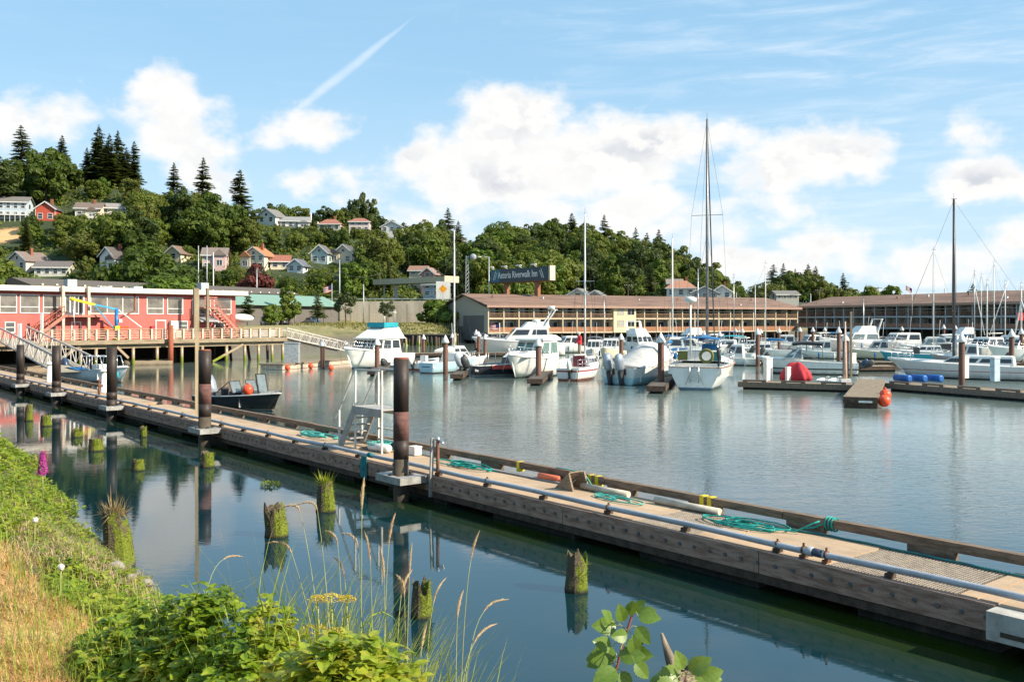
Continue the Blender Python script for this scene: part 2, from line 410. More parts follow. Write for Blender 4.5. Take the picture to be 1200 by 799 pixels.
# the near bank: bz gives its height at s metres from the camera's feet towards the walkway
SD = V((.777, .629, 0)); TD = V((-.629, .777, 0))
def bz(X, Y):
    s = X*SD.x+Y*SD.y; u = X*TD.x+Y*TD.y
    s -= .5*mnoise.noise(V((u*.16, 0, 1)))+.25*mnoise.noise(V((u*.6, s*.5, 5)))
    s -= interp(u, [(5,0),(12,.0),(20,.25),(35,1.7),(60,3.0)])
    z = 3.2-.22*max(s, -3)
    if s > 1.7: z = 2.83-.22*.0-(s-1.7)*.76
    return z+.09*mnoise.noise(V((X*1.3, Y*1.3, 0)))+.04*mnoise.noise(V((X*4, Y*4, 2)))
def bpt(s, u): p = SD*s+TD*u; return V((p.x, p.y, bz(p.x, p.y)))
us = spaced(-8, 70, 260); ss = [-14, -8, -4]+spaced(-2, 11.5, 80)
vs = [tuple(bpt(s, u)) for u in us for s in ss]; n = len(ss)
mb = MB(); mb.add(vs, [(j*n+i, j*n+i+1, (j+1)*n+i+1, (j+1)*n+i) for j in range(len(us)-1) for i in range(n-1)], True)
def bank_mat():
    m = D.materials.new('bank_earth'); m.use_nodes = True; t = NT(m.node_tree)
    p = t.n('ShaderNodeNewGeometry').outputs['Position']
    s = t.vm('DOT_PRODUCT', p, tuple(SD))
    n = t.noise(p, 1.3, 6, .65); n2 = t.noise(p, 14, 5, .7)
    dry = t.mix(t.mr(n2, .3, .7), (.50,.30,.12,1), (.27,.15,.06,1))
    dry = t.mix(t.mr(n, .52, .7, 0, .7), dry, (.16,.09,.05,1))
    soil = t.mix(n2, (.10,.075,.04,1), (.05,.06,.02,1))
    c = t.mix(t.mr(t.math('ADD', s, t.math('MULTIPLY', t.math('SUBTRACT', n, .5), 2.0)), 1.5, 2.2), dry, soil)
    b = t.n('ShaderNodeBsdfPrincipled'); t.set(b.inputs['Base Color'], c); b.inputs['Roughness'].default_value = .95
    bn = t.n('ShaderNodeBump'); bn.inputs['Strength'].default_value = .5; bn.inputs['Distance'].default_value = .02
    t.set(bn.inputs['Height'], n2); t.t.links.new(bn.outputs[0], b.inputs['Normal'])
    o = t.n('ShaderNodeOutputMaterial'); t.t.links.new(b.outputs[0], o.inputs[0]); return m
struct(mb.build('bank', bank_mat()))

# ------------------------------------------------------------------ the floating walkway
X0, X1, DW = -74.0, dkx(1166, 0), 2.05
dock = thing('floating_walkway', 'long floating concrete walkway with timber edge beams running diagonally across the water', 'dock', tuple(P0), DRZ)
def deck_mat():
    m = D.materials.new('deck_concrete'); m.use_nodes = True; t = NT(m.node_tree)
    co = t.n('ShaderNodeTexCoord').outputs['Object']
    n = t.noise(co, .9, 7, .65); n2 = t.noise(co, 45, 3, .6); n3 = t.noise(t.mapping(co, scale=(.4, 2, 1)), 1.6, 5, .6)
    c = t.mix(t.mr(n, .3, .7), (.55,.39,.25,1), (.41,.285,.185,1))
    c = t.mix(t.mr(n3, .5, .75, 0, .65), c, (.22,.165,.12,1))
    c = t.mix(t.mr(n2, .35, .65, 0, .35), c, (.24,.18,.12,1))
    b = t.n('ShaderNodeBsdfPrincipled'); t.set(b.inputs['Base Color'], c); b.inputs['Roughness'].default_value = .85
    bn = t.n('ShaderNodeBump'); bn.inputs['Strength'].default_value = .25; bn.inputs['Distance'].default_value = .01
    t.set(bn.inputs['Height'], n2); t.t.links.new(bn.outputs[0], b.inputs['Normal'])
    o = t.n('ShaderNodeOutputMaterial'); t.t.links.new(b.outputs[0], o.inputs[0]); return m
DECKM = deck_mat()
GRATE = [(3.75, 5.35), (8.2, 10.4), (-30.2, -28.8)]
panels = []
x = X0
while x < X1-.01:
    nxt = min(x+2.42, X1)
    panels.append((x, nxt)); x = nxt
mb = MB()
for a, b in panels:
    segs = [(a, b)]
    for g0, g1 in GRATE:
        new = []
        for p, q in segs:
            if q <= g0 or p >= g1: new.append((p, q)); continue
            if p < g0: new.append((p, g0))
            if q > g1: new.append((g1, q))
        segs = new
    for p, q in segs: mb.bb(p+.02, q-.02, .13, DW, DZ-.12, DZ)
mb.build('deck', DECKM, dock)
mb = MB(); mb.bb(X0, X1, .125, DW-.02, DZ-.22, DZ-.135); mb.build('deck_frame', DKWOOD, dock)
gm = mat('grating_plastic', (.36,.30,.24), .7, var=.3, scale=8)
for g0, g1 in GRATE[:2]:
    mb = MB(); x = g0+.02
    while x < g1-.02: mb.bb(x, x+.022, .14, DW-.02, DZ-.05, DZ-.004); x += .06
    y = .16
    while y < DW-.06: mb.bb(g0+.02, g1-.02, y, y+.022, DZ-.055, DZ-.009); y += .06
    mb.build('grating', gm, dock)
# near edge beam: planks butted end to end, bolt heads on its face
FASC = mat('edge_beam_timber', (.44,.275,.21), .85, streak=(.5,6,3), scale=4, bump=.35, var=.45, dirt=.35, col2=(.25,.14,.10))
mb = MB(); x = X0; R = random.Random(3)
while x < X1-.3:
    nxt = min(x+R.uniform(4.6, 5.4), X1)
    mb.bb(x+.01, nxt-.01, 0+R.uniform(-.006,.006), .12, DZ-.40, DZ-.004); x = nxt
mb.build('edge_beam', FASC, dock)
mb = MB(); mb.bb(X0, X1, .02, .115, DZ-.56, DZ-.405); mb.build('lower_beam', DKWOOD, dock)
mb = MB(); x = -46.
while x < X1-.1:
    mb.tube([(x, -.022, DZ-.20), (x, .0, DZ-.20)], .034, 8); x += .36
bo = mb.build('bolt_heads', mat('bolt_steel', (.16,.17,.19), .5, .5), dock); bo['kind'] = 'stuff'
FLM = mat('float_tub', (.03,.03,.028), .8, var=.5, dirt=.5)
x = X0+.3
while x < X1:
    mb = MB(); mb.bb(x, min(x+2.9, X1), .18, DW-.1, -.35, DZ-.57); mb.build('float', FLM, dock); x += 4.85
# far edge: bull rail on blocks
RAILM = mat('rail_timber', (.235,.165,.115), .88, streak=(.6,6,4), scale=4, bump=.35, var=.5, dirt=.3)
x = X0; k = 0
while x < X1+1:
    b0, b1 = x, min(x+5.0, X1+2)
    mb = MB(); mb.bb(b0+.012, b1-.012, DW, DW+.17, DZ+.13, DZ+.285+.008*(k%3)); mb.build('bull_rail', RAILM, dock)
    for xb in (b0+.5, b0+3.0):
        mb = MB(); mb.bb(xb-.42, xb+.42, DW+.004, DW+.165, DZ-.14, DZ+.128); mb.build('rail_block', RAILM, dock)
    x += 5.0; k += 1
mb = MB(); mb.bb(X0, X1+2, DW+.002, DW+.16, DZ-.45, DZ-.142); mb.build('outer_beam', DKWOOD, dock)
for px in (607, 691, 699, 822, 831):
    xx = dkx(px, DW); mb = MB(); mb.bb(xx-.055, xx+.055, DW-.006, DW+.18, DZ+.04, DZ+.302); mb.build('yellow_band', YEL, dock)
# pile collars
PILES = [(24, 404), (66, 405), (131, 407), (240, 411), (470, 421)]
SIL = mat('collar_metal', (.46,.45,.43), .55, .3, var=.35, scale=5, dirt=.4)
PY = -.42
def collar(x):
    mb = MB(); r = .27
    mb.bb(x-.62, x+.62, PY-.42, PY-.27, DZ-.20, DZ-.02); mb.bb(x-.62, x+.62, PY+.27, -.012, DZ-.20, DZ-.02)
    mb.bb(x-.62, x-.27, PY-.268, PY+.268, DZ-.20, DZ-.02); mb.bb(x+.27, x+.62, PY-.268, PY+.268, DZ-.20, DZ-.02)
    c = mb.build('pile_collar', SIL, dock)
    for dx, dy in ((-.31, 0), (.31, 0), (0, -.31), (0, .31)): MB().box((x+dx, PY+dy, DZ+.002), (.10, .10, .05)).build('roller', BLACK, c)
PILEM = mat('dark_pile', (.040,.026,.021), .55, streak=(1,1,.5), scale=2.2, var=.5, bump=.1, dirt=.25, col2=(.022,.015,.013))
RUSTB = mat('rust_band', (.18,.085,.068), .8, streak=(1,1,2), scale=4, var=.5, bump=.2, col2=(.10,.045,.04))
MUD = mat('pile_mud', (.10,.078,.055), .85, streak=(1,1,.6), scale=3, var=.5)
CAPR = mat('rust_cap', (.30,.10,.06), .85, var=.5)
plab = ['leftmost dark steel mooring pile at the far end of the walkway', 'dark steel mooring pile in front of the left gangway rail', 'dark steel mooring pile in front of the blue fishing boat',
        'dark steel mooring pile with a rusty cap beside the thin wooden pole', 'tall dark steel mooring pile with a wide rust band beside the white boarding steps']
for (px, pt), lb in zip(PILES, plab):
    xx = dkx(px, PY); p = dk(xx, PY, 0); top = zat(pt, p.y); r = .205 if px > 400 else .235
    t = thing('mooring_pile', lb, 'pile', (p.x, p.y, 0), 0, 'dark mooring piles along the floating walkway')
    b0 = DZ+.9; b1 = b0+.75
    if px == 131 or px < 100: b0, b1 = 1.0, 1.35
    MB().cyl((0,0,-1.6), (0,0,b0-.5), r, r, 20).build('pile_foot', MUD if px > 200 else PILEM, t)
    MB().cyl((0,0,b0-.5), (0,0,b0), r, r, 20).build('pile_shaft', PILEM, t)
    MB().cyl((0,0,b0), (0,0,b1), r+.004, r+.004, 20).build('rust_band', RUSTB if px > 200 else PILEM, t)
    MB().cyl((0,0,b1), (0,0,top), r, r, 20).build('pile_shaft', PILEM, t)
    if px > 200: MB().cyl((0,0,top), (0,0,top+.05), r*.98, r*.9, 20).build('pile_cap', CAPR, t)
    collar(xx)
xx = 10.3
mb = MB(); mb.bb(X1+.004, X1+2.2, -.30, .05, DZ-.42, DZ-.02); mb.build('corner_float', mat('corner_concrete', (.50,.47,.43), .8, var=.3, dirt=.5), dock)
mb = MB(); mb.bb(X1+.01, X1+4.2, .06, DW, DZ-.4, DZ-.008); mb.build('deck', DECKM, dock)
for a, b in ((X1+.2, X1+1.0), (X1+1.3, X1+2.1)):
    mb = MB(); mb.bb(a, b, -.304, -.298, DZ-.34, DZ-.27); mb.build('slot', DKWOOD, dock)

# ------------------------------------------------------------------ things on the walkway
PIPEM = mat('pipe_plastic', (.48,.49,.53), .4, streak=(.3,3,3), scale=4, var=.3, dirt=.3)
pipe = thing('water_pipe', 'long grey water pipe clamped along the near edge of the walkway', 'pipe', tuple(P0), DRZ)
mb = MB(); pts = [(X0, .19, DZ+.13)]
x = X0
while x < 14: pts.append((x, .19+.012*math.sin(x*.7), DZ+.135+.010*math.sin(x*1.3+1))); x += .8
mb.tube(pts, .058, 12).build('pipe_run', PIPEM, pipe)
for i in range(34):
    x = -60+i*2.1
    if x > 13: break
    mb = MB(); mb.bb(x-.05, x+.05, .10, .28, DZ-.002, DZ+.078); mb.build('pipe_saddle', DKWOOD, pipe)
    if i % 2 == 0:
        mb = MB(); mb.tube([(x-.02, .19, DZ+.135), (x+.02, .19, DZ+.135)], .068, 12); mb.box((x, .19, DZ+.21), (.03,.03,.05)); mb.build('clamp', RUST, pipe)
cx = dkx(958, .19)
mb = MB(); mb.tube([(cx-.20,.19,DZ+.137),(cx-.17,.19,DZ+.137),(cx-.1,.19,DZ+.137),(cx-.08,.19,DZ+.137)], [.075,.085,.085,.07], 14); mb.build('coupling', mat('pvc_grey', (.55,.56,.58), .5), pipe)
mb = MB(); mb.tube([(cx-.08,.19,DZ+.137),(cx+.10,.19,DZ+.137)], .072, 14); mb.build('coupling_hose', mat('dark_hose', (.07,.09,.14), .45), pipe)
for dx in (-.27, .17):
    mb = MB(); mb.tube([(cx+dx-.02,.19,DZ+.137),(cx+dx+.02,.19,DZ+.137)], .072, 12); mb.bb(cx+dx-.022, cx+dx+.022, .08, .30, DZ, DZ+.07); mb.bar((cx+dx,.19,DZ+.2),(cx+dx,.19,DZ+.26),.03); mb.build('clamp', RUST, pipe)

def coil(name, label, x, y, rx, ry, loops, r, seed, z=DZ, m=None, tail=None, grp='teal ropes lying on the walkway', ang=0., figure=0.):
    R = random.Random(seed); pts = []
    N = loops*18
    for i in range(N):
        a = 2*PI*i/18; lp = i/N
        q = .75+.35*math.sin(a*.37+seed)+.15*math.sin(a*1.7)
        ox = rx*(.35*math.sin(lp*7+seed)+figure*math.sin(lp*5)); oy = ry*.25*math.cos(lp*9+seed*2)
        X = ox+rx*q*math.cos(a); Y = oy+ry*q*math.sin(a)
        pts.append((x+X*math.cos(ang)-Y*math.sin(ang), y+X*math.sin(ang)+Y*math.cos(ang), z+r+lp*r*loops*.5+r*.8*abs(math.sin(a*2.3+seed))))
    if tail: pts += [(a, b, z+r+c) for a, b, c in tail]
    pp = []
    for i in range(len(pts)-1):
        for k in range(2): pp.append(V(pts[i]).lerp(V(pts[i+1]), k/2))
    pp = [dk(a.x, a.y, a.z) for a in pp]; o0 = pp[0].copy()
    o = MB().tube([p-o0 for p in pp], r, 6).build(name, m or TEAL, None); o.location = o0
    return tag(o, label, 'rope', grp)
TEAL2 = mat('pale_teal_rope', (.10,.47,.41), .8, var=.4, scale=9, bump=.3, bscale=120)
xa = dkx(372, 1.6)
coil('rope', 'pale teal rope loop beside the bull rail left of the white boarding steps', xa, 1.55, .95, .35, 3, .034, 1, m=TEAL2)
xa = dkx(545, 1.6)
coil('rope', 'teal rope coil beside the standpipe right of the tall mooring pile', xa, 1.55, .85, .28, 6, .018, 2, m=TEAL, tail=[(xa+1.2,1.7,0),(xa+2.2,1.85,0),(xa+3.4,1.9,0)])
xa = dkx(722, 1.5)
coil('rope', 'thin teal rope trailing past the wooden ramp wedge', xa, 1.35, .62, .22, 3, .016, 3, m=TEAL2, tail=[(xa-.9,1.7,.02),(xa-1.5,1.95,.3),(xa-2.2,2.08,.32),(xa-3.2,2.05,.3)])
xa = dkx(872, 1.45)
coil('rope', 'largest teal rope pile heaped on the plastic grating', xa, 1.50, .75, .32, 7, .016, 4, m=TEAL, tail=[(xa+1.05,1.62,.03),(xa+1.35,1.8,.22),(xa+1.5,1.95,.30)])
hs = [(dkx(905,1.7), 1.7), (dkx(960,1.9), 1.92), (dkx(1000,1.95), 1.93), (dkx(1060,1.95), 1.90), (dkx(1110,1.9), 1.88), (dkx(1160,1.9), 1.84), (dkx(1260,1.9), 1.7), (dkx(1350,1.9), 1.7)]
hp = [dk(a, b, DZ+.022) for a, b in hs]; h0 = hp[0].copy()
sm = []
for i in range(len(hp)-1):
    for k in range(6): sm.append(hp[i].lerp(hp[i+1], k/6)-h0+V((0,0,0))+DN*.02*math.sin(i*6+k))
o = MB().tube(sm, .020, 7).build('hose', mat('dark_teal_hose', (.02,.17,.17), .5), None); o.location = h0
tag(o, 'dark teal hose running along the bull rail past the last grating', 'hose')
xr = dkx(972, DW)
pts = []
for i in range(40):
    a = i/39*2*PI*3.2; pts.append(dk(xr-.11+.22*i/39, DW+.085+.115*math.cos(a), DZ+.20+.125*math.sin(a)))
pts += [dk(xr-.3, DW-.08, DZ+.1), dk(xr-.5, DW-.12, DZ+.06)]
o = MB().tube([p-pts[0] for p in pts], .018, 6).build('rope', TEAL, None); o.location = pts[0]
tag(o, 'teal rope wrapped round the bull rail at the dark solid block', 'rope', 'teal ropes lying on the walkway')
# rag tied to the pipe
xa = dkx(428, 0); mb = MB(); Rr = random.Random(5)
for k in range(5):
    x = xa-.13+.06*k; b = Rr.uniform(.45,.62)
    mb.loft([[V((x-.03, -.03-.01*k, DZ+.14)), V((x+.03, -.035, DZ+.14)), V((x+.03,-.02,DZ+.14)), V((x-.03,-.015,DZ+.14))],
             [V((x-.05+.02*k-.04, -.06, DZ-.15)), V((x+.05, -.05, DZ-.15)), V((x+.05,-.035,DZ-.15)), V((x-.05,-.04,DZ-.15))],
             [V((x-.07, -.05, DZ+.1-b)), V((x+.06, -.06, DZ+.08-b)), V((x+.06,-.045,DZ+.08-b)), V((x-.07,-.035,DZ+.1-b))]])
mb.tube([(xa-.12,.19,DZ+.14),(xa+.12,.19,DZ+.14)], .075, 10)
o = mb.build('rag', mat('teal_rag', (.03,.23,.24), .85, var=.45, scale=8), None); o.location = P0; o.rotation_euler = (0,0,DRZ)
tag(o, 'frayed teal rag tied round the pipe left of the tall mooring pile', 'rag')

# boarding steps
xs0 = dkx(430, 1.5); sp = dk(xs0, 1.5)
st = thing('boarding_steps', 'white metal boarding steps with platform and handrails standing on the walkway', 'steps', tuple(sp), DRZ)
SW = mat('steps_white', (.68,.66,.62), .45, var=.15, dirt=.3)
PLT = mat('platform_grey', (.42,.40,.37), .6, var=.25)
L, Wd, H, HR = 1.62, .85, 1.32, 2.52        # platform from x=0 to L, stairs at -x side
for (x, y) in ((0, -Wd/2), (L, -Wd/2), (0, Wd/2), (L, Wd/2)):
    MB().bar((x, y, 0), (x, y, HR), .052).build('post', SW, st)
MB().bb(.035, L-.035, -Wd/2-.02, Wd/2+.02, H-.02, H+.02).build('platform', PLT, st)
for y in (-Wd/2-.035, Wd/2+.035): MB().bb(-.05, L+.05, y-.015, y+.015, H-.22, H+.03).build('apron', PLT if y < 0 else SW, st)
MB().bb(-.065, -.035, -Wd/2-.05, Wd/2+.05, H-.22, H+.03).build('apron', PLT, st)
for y in (-Wd/2, Wd/2): MB().bar((-.03, y, HR), (L+.03, y, HR), .048).build('handrail', SW, st)
MB().bar((0, Wd/2, .6), (L, Wd/2, .6), .05).build('brace', SW, st); MB().bar((0, Wd/2, .25), (L, Wd/2, .25), .05).build('brace', SW, st)
for y in (-Wd/2+.04, Wd/2-.04): MB().bar((-.98, y, .02), (-.08, y, H), .05, .24).build('stringer', PLT, st)
for i in range(5): MB().bb(-.98+.18*i, -.74+.18*i, -Wd/2+.07, Wd/2-.07, .2+.24*i, .24+.24*i).build('tread', PLT, st)
for y in (-Wd/2, Wd/2):
    MB().bar((-1.05, y, 0), (-1.05, y, 1.15), .055).build('post', SW, st); MB().bar((-1.05, y, 1.15), (0, y, HR), .05).build('handrail', SW, st)
    MB().bar((-1.05, y, 1.15), (-1.32, y, .85), .04).build('handrail', SW, st)
mb = MB(); mb.bb(.15, 1.5, -.3, .15, .02, .06); mb.build('base_pad', WOOD, st)
# a fender and rope bundle below the steps
mb = MB(); o0 = dk(xs0+1.15, 1.28)
mb.tube([(-.5,0,.13),(-.46,0,.13),(.46,0,.13),(.5,0,.13)], [.06,.13,.13,.06], 12)
o = mb.build('fender', WHITE, None); o.location = o0; o.rotation_euler = (0,0,DRZ+.1); tag(o, 'white cylinder fender lying under the boarding steps', 'fender')
coil('rope', 'coil of pale teal rope stacked under the boarding steps platform', xs0+.75, 1.5, .42, .26, 12, .024, 8, m=TEAL2, z=DZ+.07)
# white box and dark cable, standpipe, ramp wedge, planks
o = MB().box((0,0,.13), (.32,.25,.22)).box((0,0,.26), (.35,.28,.04)).build('utility_box', WHITE, None)
xa = dkx(486, 1.7); o.location = dk(xa, 1.72); o.rotation_euler = (0,0,DRZ); tag(o, 'small white lidded box between the tall pile and the bull rail', 'box')
xa = dkx(513, .1)
sp = thing('standpipe', 'short rusty standpipe with tap beside the collar of the tall pile', 'tap', tuple(dk(xa, .1)), DRZ)
MB().cyl((0,0,-.3),(0,0,.95), .045, n=8).build('riser', RUST, sp); MB().bar((-.16,-.12,-.55),(-.10,-.1,1.0),.05,.09).build('support', SIL, sp)
MB().tube([(0,0,.9),(.15,.02,.93),(.24,.02,.86)], .03, 8).ball((0,0,.97),.07).build('tap', STEEL, sp)
wd = thing('ramp_wedge', 'small wooden ramp wedge against the bull rail at the yellow bands', 'wedge', tuple(dk(dkx(668,1.6),1.62)), DRZ)
MB().prism([(-.25,-.3,0),(.4,-.3,0),(.25,-.3,.42)], (0,.05,0)).build('side', WOOD, wd); MB().prism([(-.25,.2,0),(.4,.2,0),(.25,.2,.42)], (0,.05,0)).build('side', WOOD, wd)
MB().bar((-.24,-.05,.015),(.25,-.05,.43),.44,.03).build('ramp_board', WOOD, wd)
PV = mat('bleached_plank', (.58,.52,.43), .7, var=.25, dirt=.2)
for a, b, y, lb in ((682,735,1.72,'white pipe lying by the bull rail right of the ramp wedge'), (768,842,1.78,'white pipe lying by the bull rail just left of the big rope pile')):
    xa, xb = dkx(a, y), dkx(b, y)
    o = MB().tube([(0,0,.085),(xb-xa,0.05,.085)], .075, 10).build('plastic_pipe', PV, None); o.location = dk(xa, y); o.rotation_euler = (0,0,DRZ); tag(o, lb, 'pipe', 'white pipes on the walkway')
xa = dkx(640, 1.8)
o = MB().tube([(-.45,0,.09),(-.4,0,.09),(.3,.03,.09),(.36,.03,.09)], [.03,.09,.085,.03], 10).build('fender', mat('faded_orange', (.70,.17,.08), .6), None); o.location = dk(xa+.1, 1.84); o.rotation_euler = (0,0,DRZ)
tag(o, 'faded orange fender tucked against the bull rail left of the ramp wedge', 'fender')
xa = dkx(575, 1.8)
o = MB().bb(-.8,2.3,-.04,.06,.01,.05).build('plank', mat('grey_plank', (.30,.30,.31), .7), None); o.location = dk(dkx(590,1.7), 1.75); o.rotation_euler = (0,0,DRZ+.02); tag(o, 'grey plank lying along the bull rail behind the teal coil', 'plank')
# dock pedestals and hydrant far left
for px, s, lb in ((58, 1.3, 'white dock pedestal between the two leftmost dark piles'), (122, 1.55, 'white dock pedestal just left of the pile by the blue fishing boat')):
    p = dk(dkx(px, s), s); t = thing('dock_pedestal', lb, 'pedestal', tuple(p), DRZ, 'white pedestals on the walkway')
    MB().tube([(0,0,0),(0,0,.08),(0,0,.1),(0,0,1.15)], [.25,.25,.19,.13], 12).build('body', WHITE, t)
    MB().tube([(0,0,1.152),(0,0,1.2),(0,0,1.24),(0,0,1.38)], [.13,.26,.24,.03], 12).build('lamp_hood', WHITE, t)
p = dk(dkx(116, .45), .45); t = thing('fire_hydrant', 'small rusty valve post beside the white pedestal at the left', 'valve', tuple(p), 0)
MB().cyl((0,0,0),(0,0,.8),.07,n=8).build('riser', RUST, t); MB().tube([(-.2,0,.6),(.2,0,.6)],.06,8).ball((0,0,.85),.1).build('valve', RUST, t)
# thin wooden pole
p = dk(dkx(231, .5), .5); pt = zat(338, p.y)
o = MB().bar((0,0,-.3),(0,0,pt-DZ),.16,.16).build('wooden_pole', mat('pole_wood', (.50,.40,.25), .85, streak=(3,3,.3), scale=3, var=.35, bump=.2), None)
o.location = p; o.rotation_euler = (0,0,.3); tag(o, 'tall thin square wooden pole standing at the walkway edge beside the rusty capped pile', 'pole')
# old cut-off piles in the near water
def jag(r, h, seed, lean=(0,0), n=14):
    R = random.Random(seed); mb = MB(); rings = []
    tops = [h*(1-.45*R.random()**1.5) for _ in range(n)]
    for k, f in enumerate((-.6, 0, .25, .5, .75, 1)):
        ring = []
        for j in range(n):
            a = 2*PI*j/n; rr = r*(1.1-.22*max(f,0))*(1+.16*mnoise.noise(V((math.cos(a)*1.5, math.sin(a)*1.5, f*2+seed))))
            z = f*tops[j] if f > 0 else f
            ring.append(V((rr*math.cos(a)+lean[0]*z, rr*math.sin(a)+lean[1]*z, z)))
        rings.append(ring)
    mb.loft(rings, cap0=False, cap1=False)
    mb.loft([rings[-1], [V((lean[0]*h*.5+.25*(p.x-lean[0]*h*.5), lean[1]*h*.5+.25*(p.y-lean[1]*h*.5), min(tops)*.72)) for p in rings[-1]]], cap0=False)
    return mb
def moss_mat():
    m = D.materials.new('mossy_wood'); m.use_nodes = True; t = NT(m.node_tree)
    g = t.n('ShaderNodeNewGeometry'); co = t.n('ShaderNodeTexCoord').outputs['Object']
    n = t.noise(t.mapping(co, scale=(1,1,.4)), 5, 6, .65); n2 = t.noise(co, 30, 4, .6)
    wood = t.mix(n2, (.06,.042,.028,1), (.16,.12,.075,1)); moss = t.mix(t.mr(n2,.3,.7), (.20,.23,.012,1), (.085,.12,.012,1))
    f = t.math('ADD', n, t.math('MULTIPLY', t.xyz(co)[0], .45))
    c = t.mix(t.mr(f, .45, .57), wood, moss)
    c = t.mix(t.mr(t.xyz(co)[2], .10, .0), c, (.02,.022,.012,1))
    b = t.n('ShaderNodeBsdfPrincipled'); t.set(b.inputs['Base Color'], c); b.inputs['Roughness'].default_value = .95
    bn = t.n('ShaderNodeBump'); bn.inputs['Strength'].default_value = .9; bn.inputs['Distance'].default_value = .05
    t.set(bn.inputs['Height'], n2); t.t.links.new(bn.outputs[0], b.inputs['Normal'])
    o = t.n('ShaderNodeOutputMaterial'); t.t.links.new(b.outputs[0], o.inputs[0]); return m
MOSSY = moss_mat()
MOSSL = leaf_mat('moss_tuft', [(.24,.27,.015),(.13,.18,.015)], .2)
STRAWL = leaf_mat('straw', [(.46,.34,.16),(.30,.20,.09)], .2)
def tuft(n, r, z0, z1, ln, seed, up=.4, w=.012, lean=(0,0)):
    R = random.Random(seed); mb = MB()
    for _ in range(n):
        a = R.gauss(-.5, .9) if up < .5 and R.random() < .8 else R.uniform(0, 2*PI); z = R.uniform(z0, z1); rr = r*R.uniform(.75, 1.05) if z < z1*.93 else r*R.uniform(0, 1)
        p = V((rr*math.cos(a)+lean[0]*z, rr*math.sin(a)+lean[1]*z, z)); d = V((math.cos(a)*R.uniform(.1,1), math.sin(a)*R.uniform(.1,1), R.uniform(-.4,1)*up+.1))
        q = p+d*ln*R.uniform(.4,1.2); sx = V((-math.sin(a), math.cos(a), R.uniform(-.4,.4)))*w
        mb.add([p-sx, p+sx, q], [(0,1,2)])
    return mb
STUMPS = [(324.6,628,585,27,1.,'mossy broken pile stump with a jagged top, left of two taller stumps in mid channel'), (381,599,560,22,.8,'mossy pile stump topped with a bright grass tuft beside the teal rag'),
          (675.5,692,642,27,.3,'jagged mossy pile stump standing alone before the walkway right of centre'), (494,722,672,25,.5,'dark pointed mossy stump behind the tall grass heads'),
          (243,547,527,16,.7,'small mossy stump in the reflection of the rusty capped pile'), (162,551,536,15,.5,'low mossy stump with floating weed round its foot'),
          (112.5,528,512,17,.8,'squat mossy stump in the middle of the far left group'), (90,512,500,13,.7,'small rounded mossy stump left of the squat one'),
          (54,499,484,13,.7,'mossy stump nearest the bank in the far left channel'), (34,493,472,9,.6,'narrow mossy stump farthest left in the channel'),
          (168,512,498,8,.6,'thin tall mossy stump near the walkway between two pile reflections'), (141,662,592,34,1.2,'large leaning stump crowned with dry straw at the edge of the bank')]
for i, (px, yb, yt, wd, am, lb) in enumerate(STUMPS):
    p = on(px, yb, 0); mpp = p.y/F; r = wd*mpp/2*.95; h = (yb-yt)*mpp
    t = thing('pile_stump', lb, 'stump', tuple(p), 0, 'old cut-off pile stumps in the near water')
    ln = (-.1, 0) if i in (0, 11) else (0, 0)
    jag(r, h*.96, i*3+1, ln).build('post', MOSSY, t)
    tuft(int(340*am), r, .05, h*.86, .09+.05*r, i, .3, .014, ln).build('moss', MOSSL, t)
    if i in (1, 11):
        tuft(200, r*.8, h*.8, h*.95, h*.28 if i == 1 else h*.26, i+50, 1.3, .009, ln).build('grass_tuft', MOSSL if i == 1 else STRAWL, t)
p = on(317, 569, 0); o = tuft(300, .26, .0, .10, .10, 77, .6, .02).build('weed_clump', MOSSL, None); o.location = p; tag(o, 'small floating clump of green weed above the jagged stump', 'weed')
p = on(803, 797, 0.2)
t = thing('driftwood_stump', 'pale splintered driftwood stump behind the bramble shoot at the bottom edge', 'stump', (p.x, p.y, 0))
mb = jag(.24, .45, 91, (-.2,0)); mb.tube([(-.1,0,.2),(-.2,0,.5),(-.3,.02,.80)], [.10,.07,.02], 6); mb.build('post', mat('bleached_wood', (.30,.235,.17), .9, streak=(1,1,.25), scale=8, var=.5, bump=.5), t)
# ------------------------------------------------------------------ red waterfront building on its pier
R0 = V((xat(0, 89), 89, 0)); _e = V((xat(300, 110), 110, 0))-R0; RA = math.atan2(_e.y, _e.x); RE = _e.normalized(); RN = V((-RE.y, RE.x, 0))
PZ = 2.7; FY = 2.6
def ru(px, y=0.):
    k = (px-600)/F; b = R0+RN*y
    return (k*b.y-b.x)/(RE.x-k*RE.y)
def rp(px, py, y=0.):
    u = ru(px, y); Y = (R0+RN*y+RE*u).y; return u, zat(py, Y)
def window(parent, u0, u1, z0, z1, y, panes=1, fm=None, gl=None, fw=.09, mid=None):
    mb = MB(); d0, d1 = y-.07, y-.004
    mb.bb(u0-fw, u0, d0, d1, z0-fw, z1+fw); mb.bb(u1, u1+fw, d0, d1, z0-fw, z1+fw)
    mb.bb(u0, u1, d0, d1, z1, z1+fw); mb.bb(u0, u1, d0, d1, z0-fw, z0)
    for i in range(1, panes):
        c = lerp(u0, u1, i/panes); mb.bb(c-fw*.45, c+fw*.45, d0+.005, d1, z0, z1)
    if mid: c = lerp(z0, z1, mid); mb.bb(u0, u1, d0+.01, d1-.002, c-fw*.4, c+fw*.4)
    f = mb.build('window', fm or WHITE, parent)
    MB().bb(u0, u1, y-.03, y-.006, z0, z1).build('pane', gl or WGLASS, f)
    return f
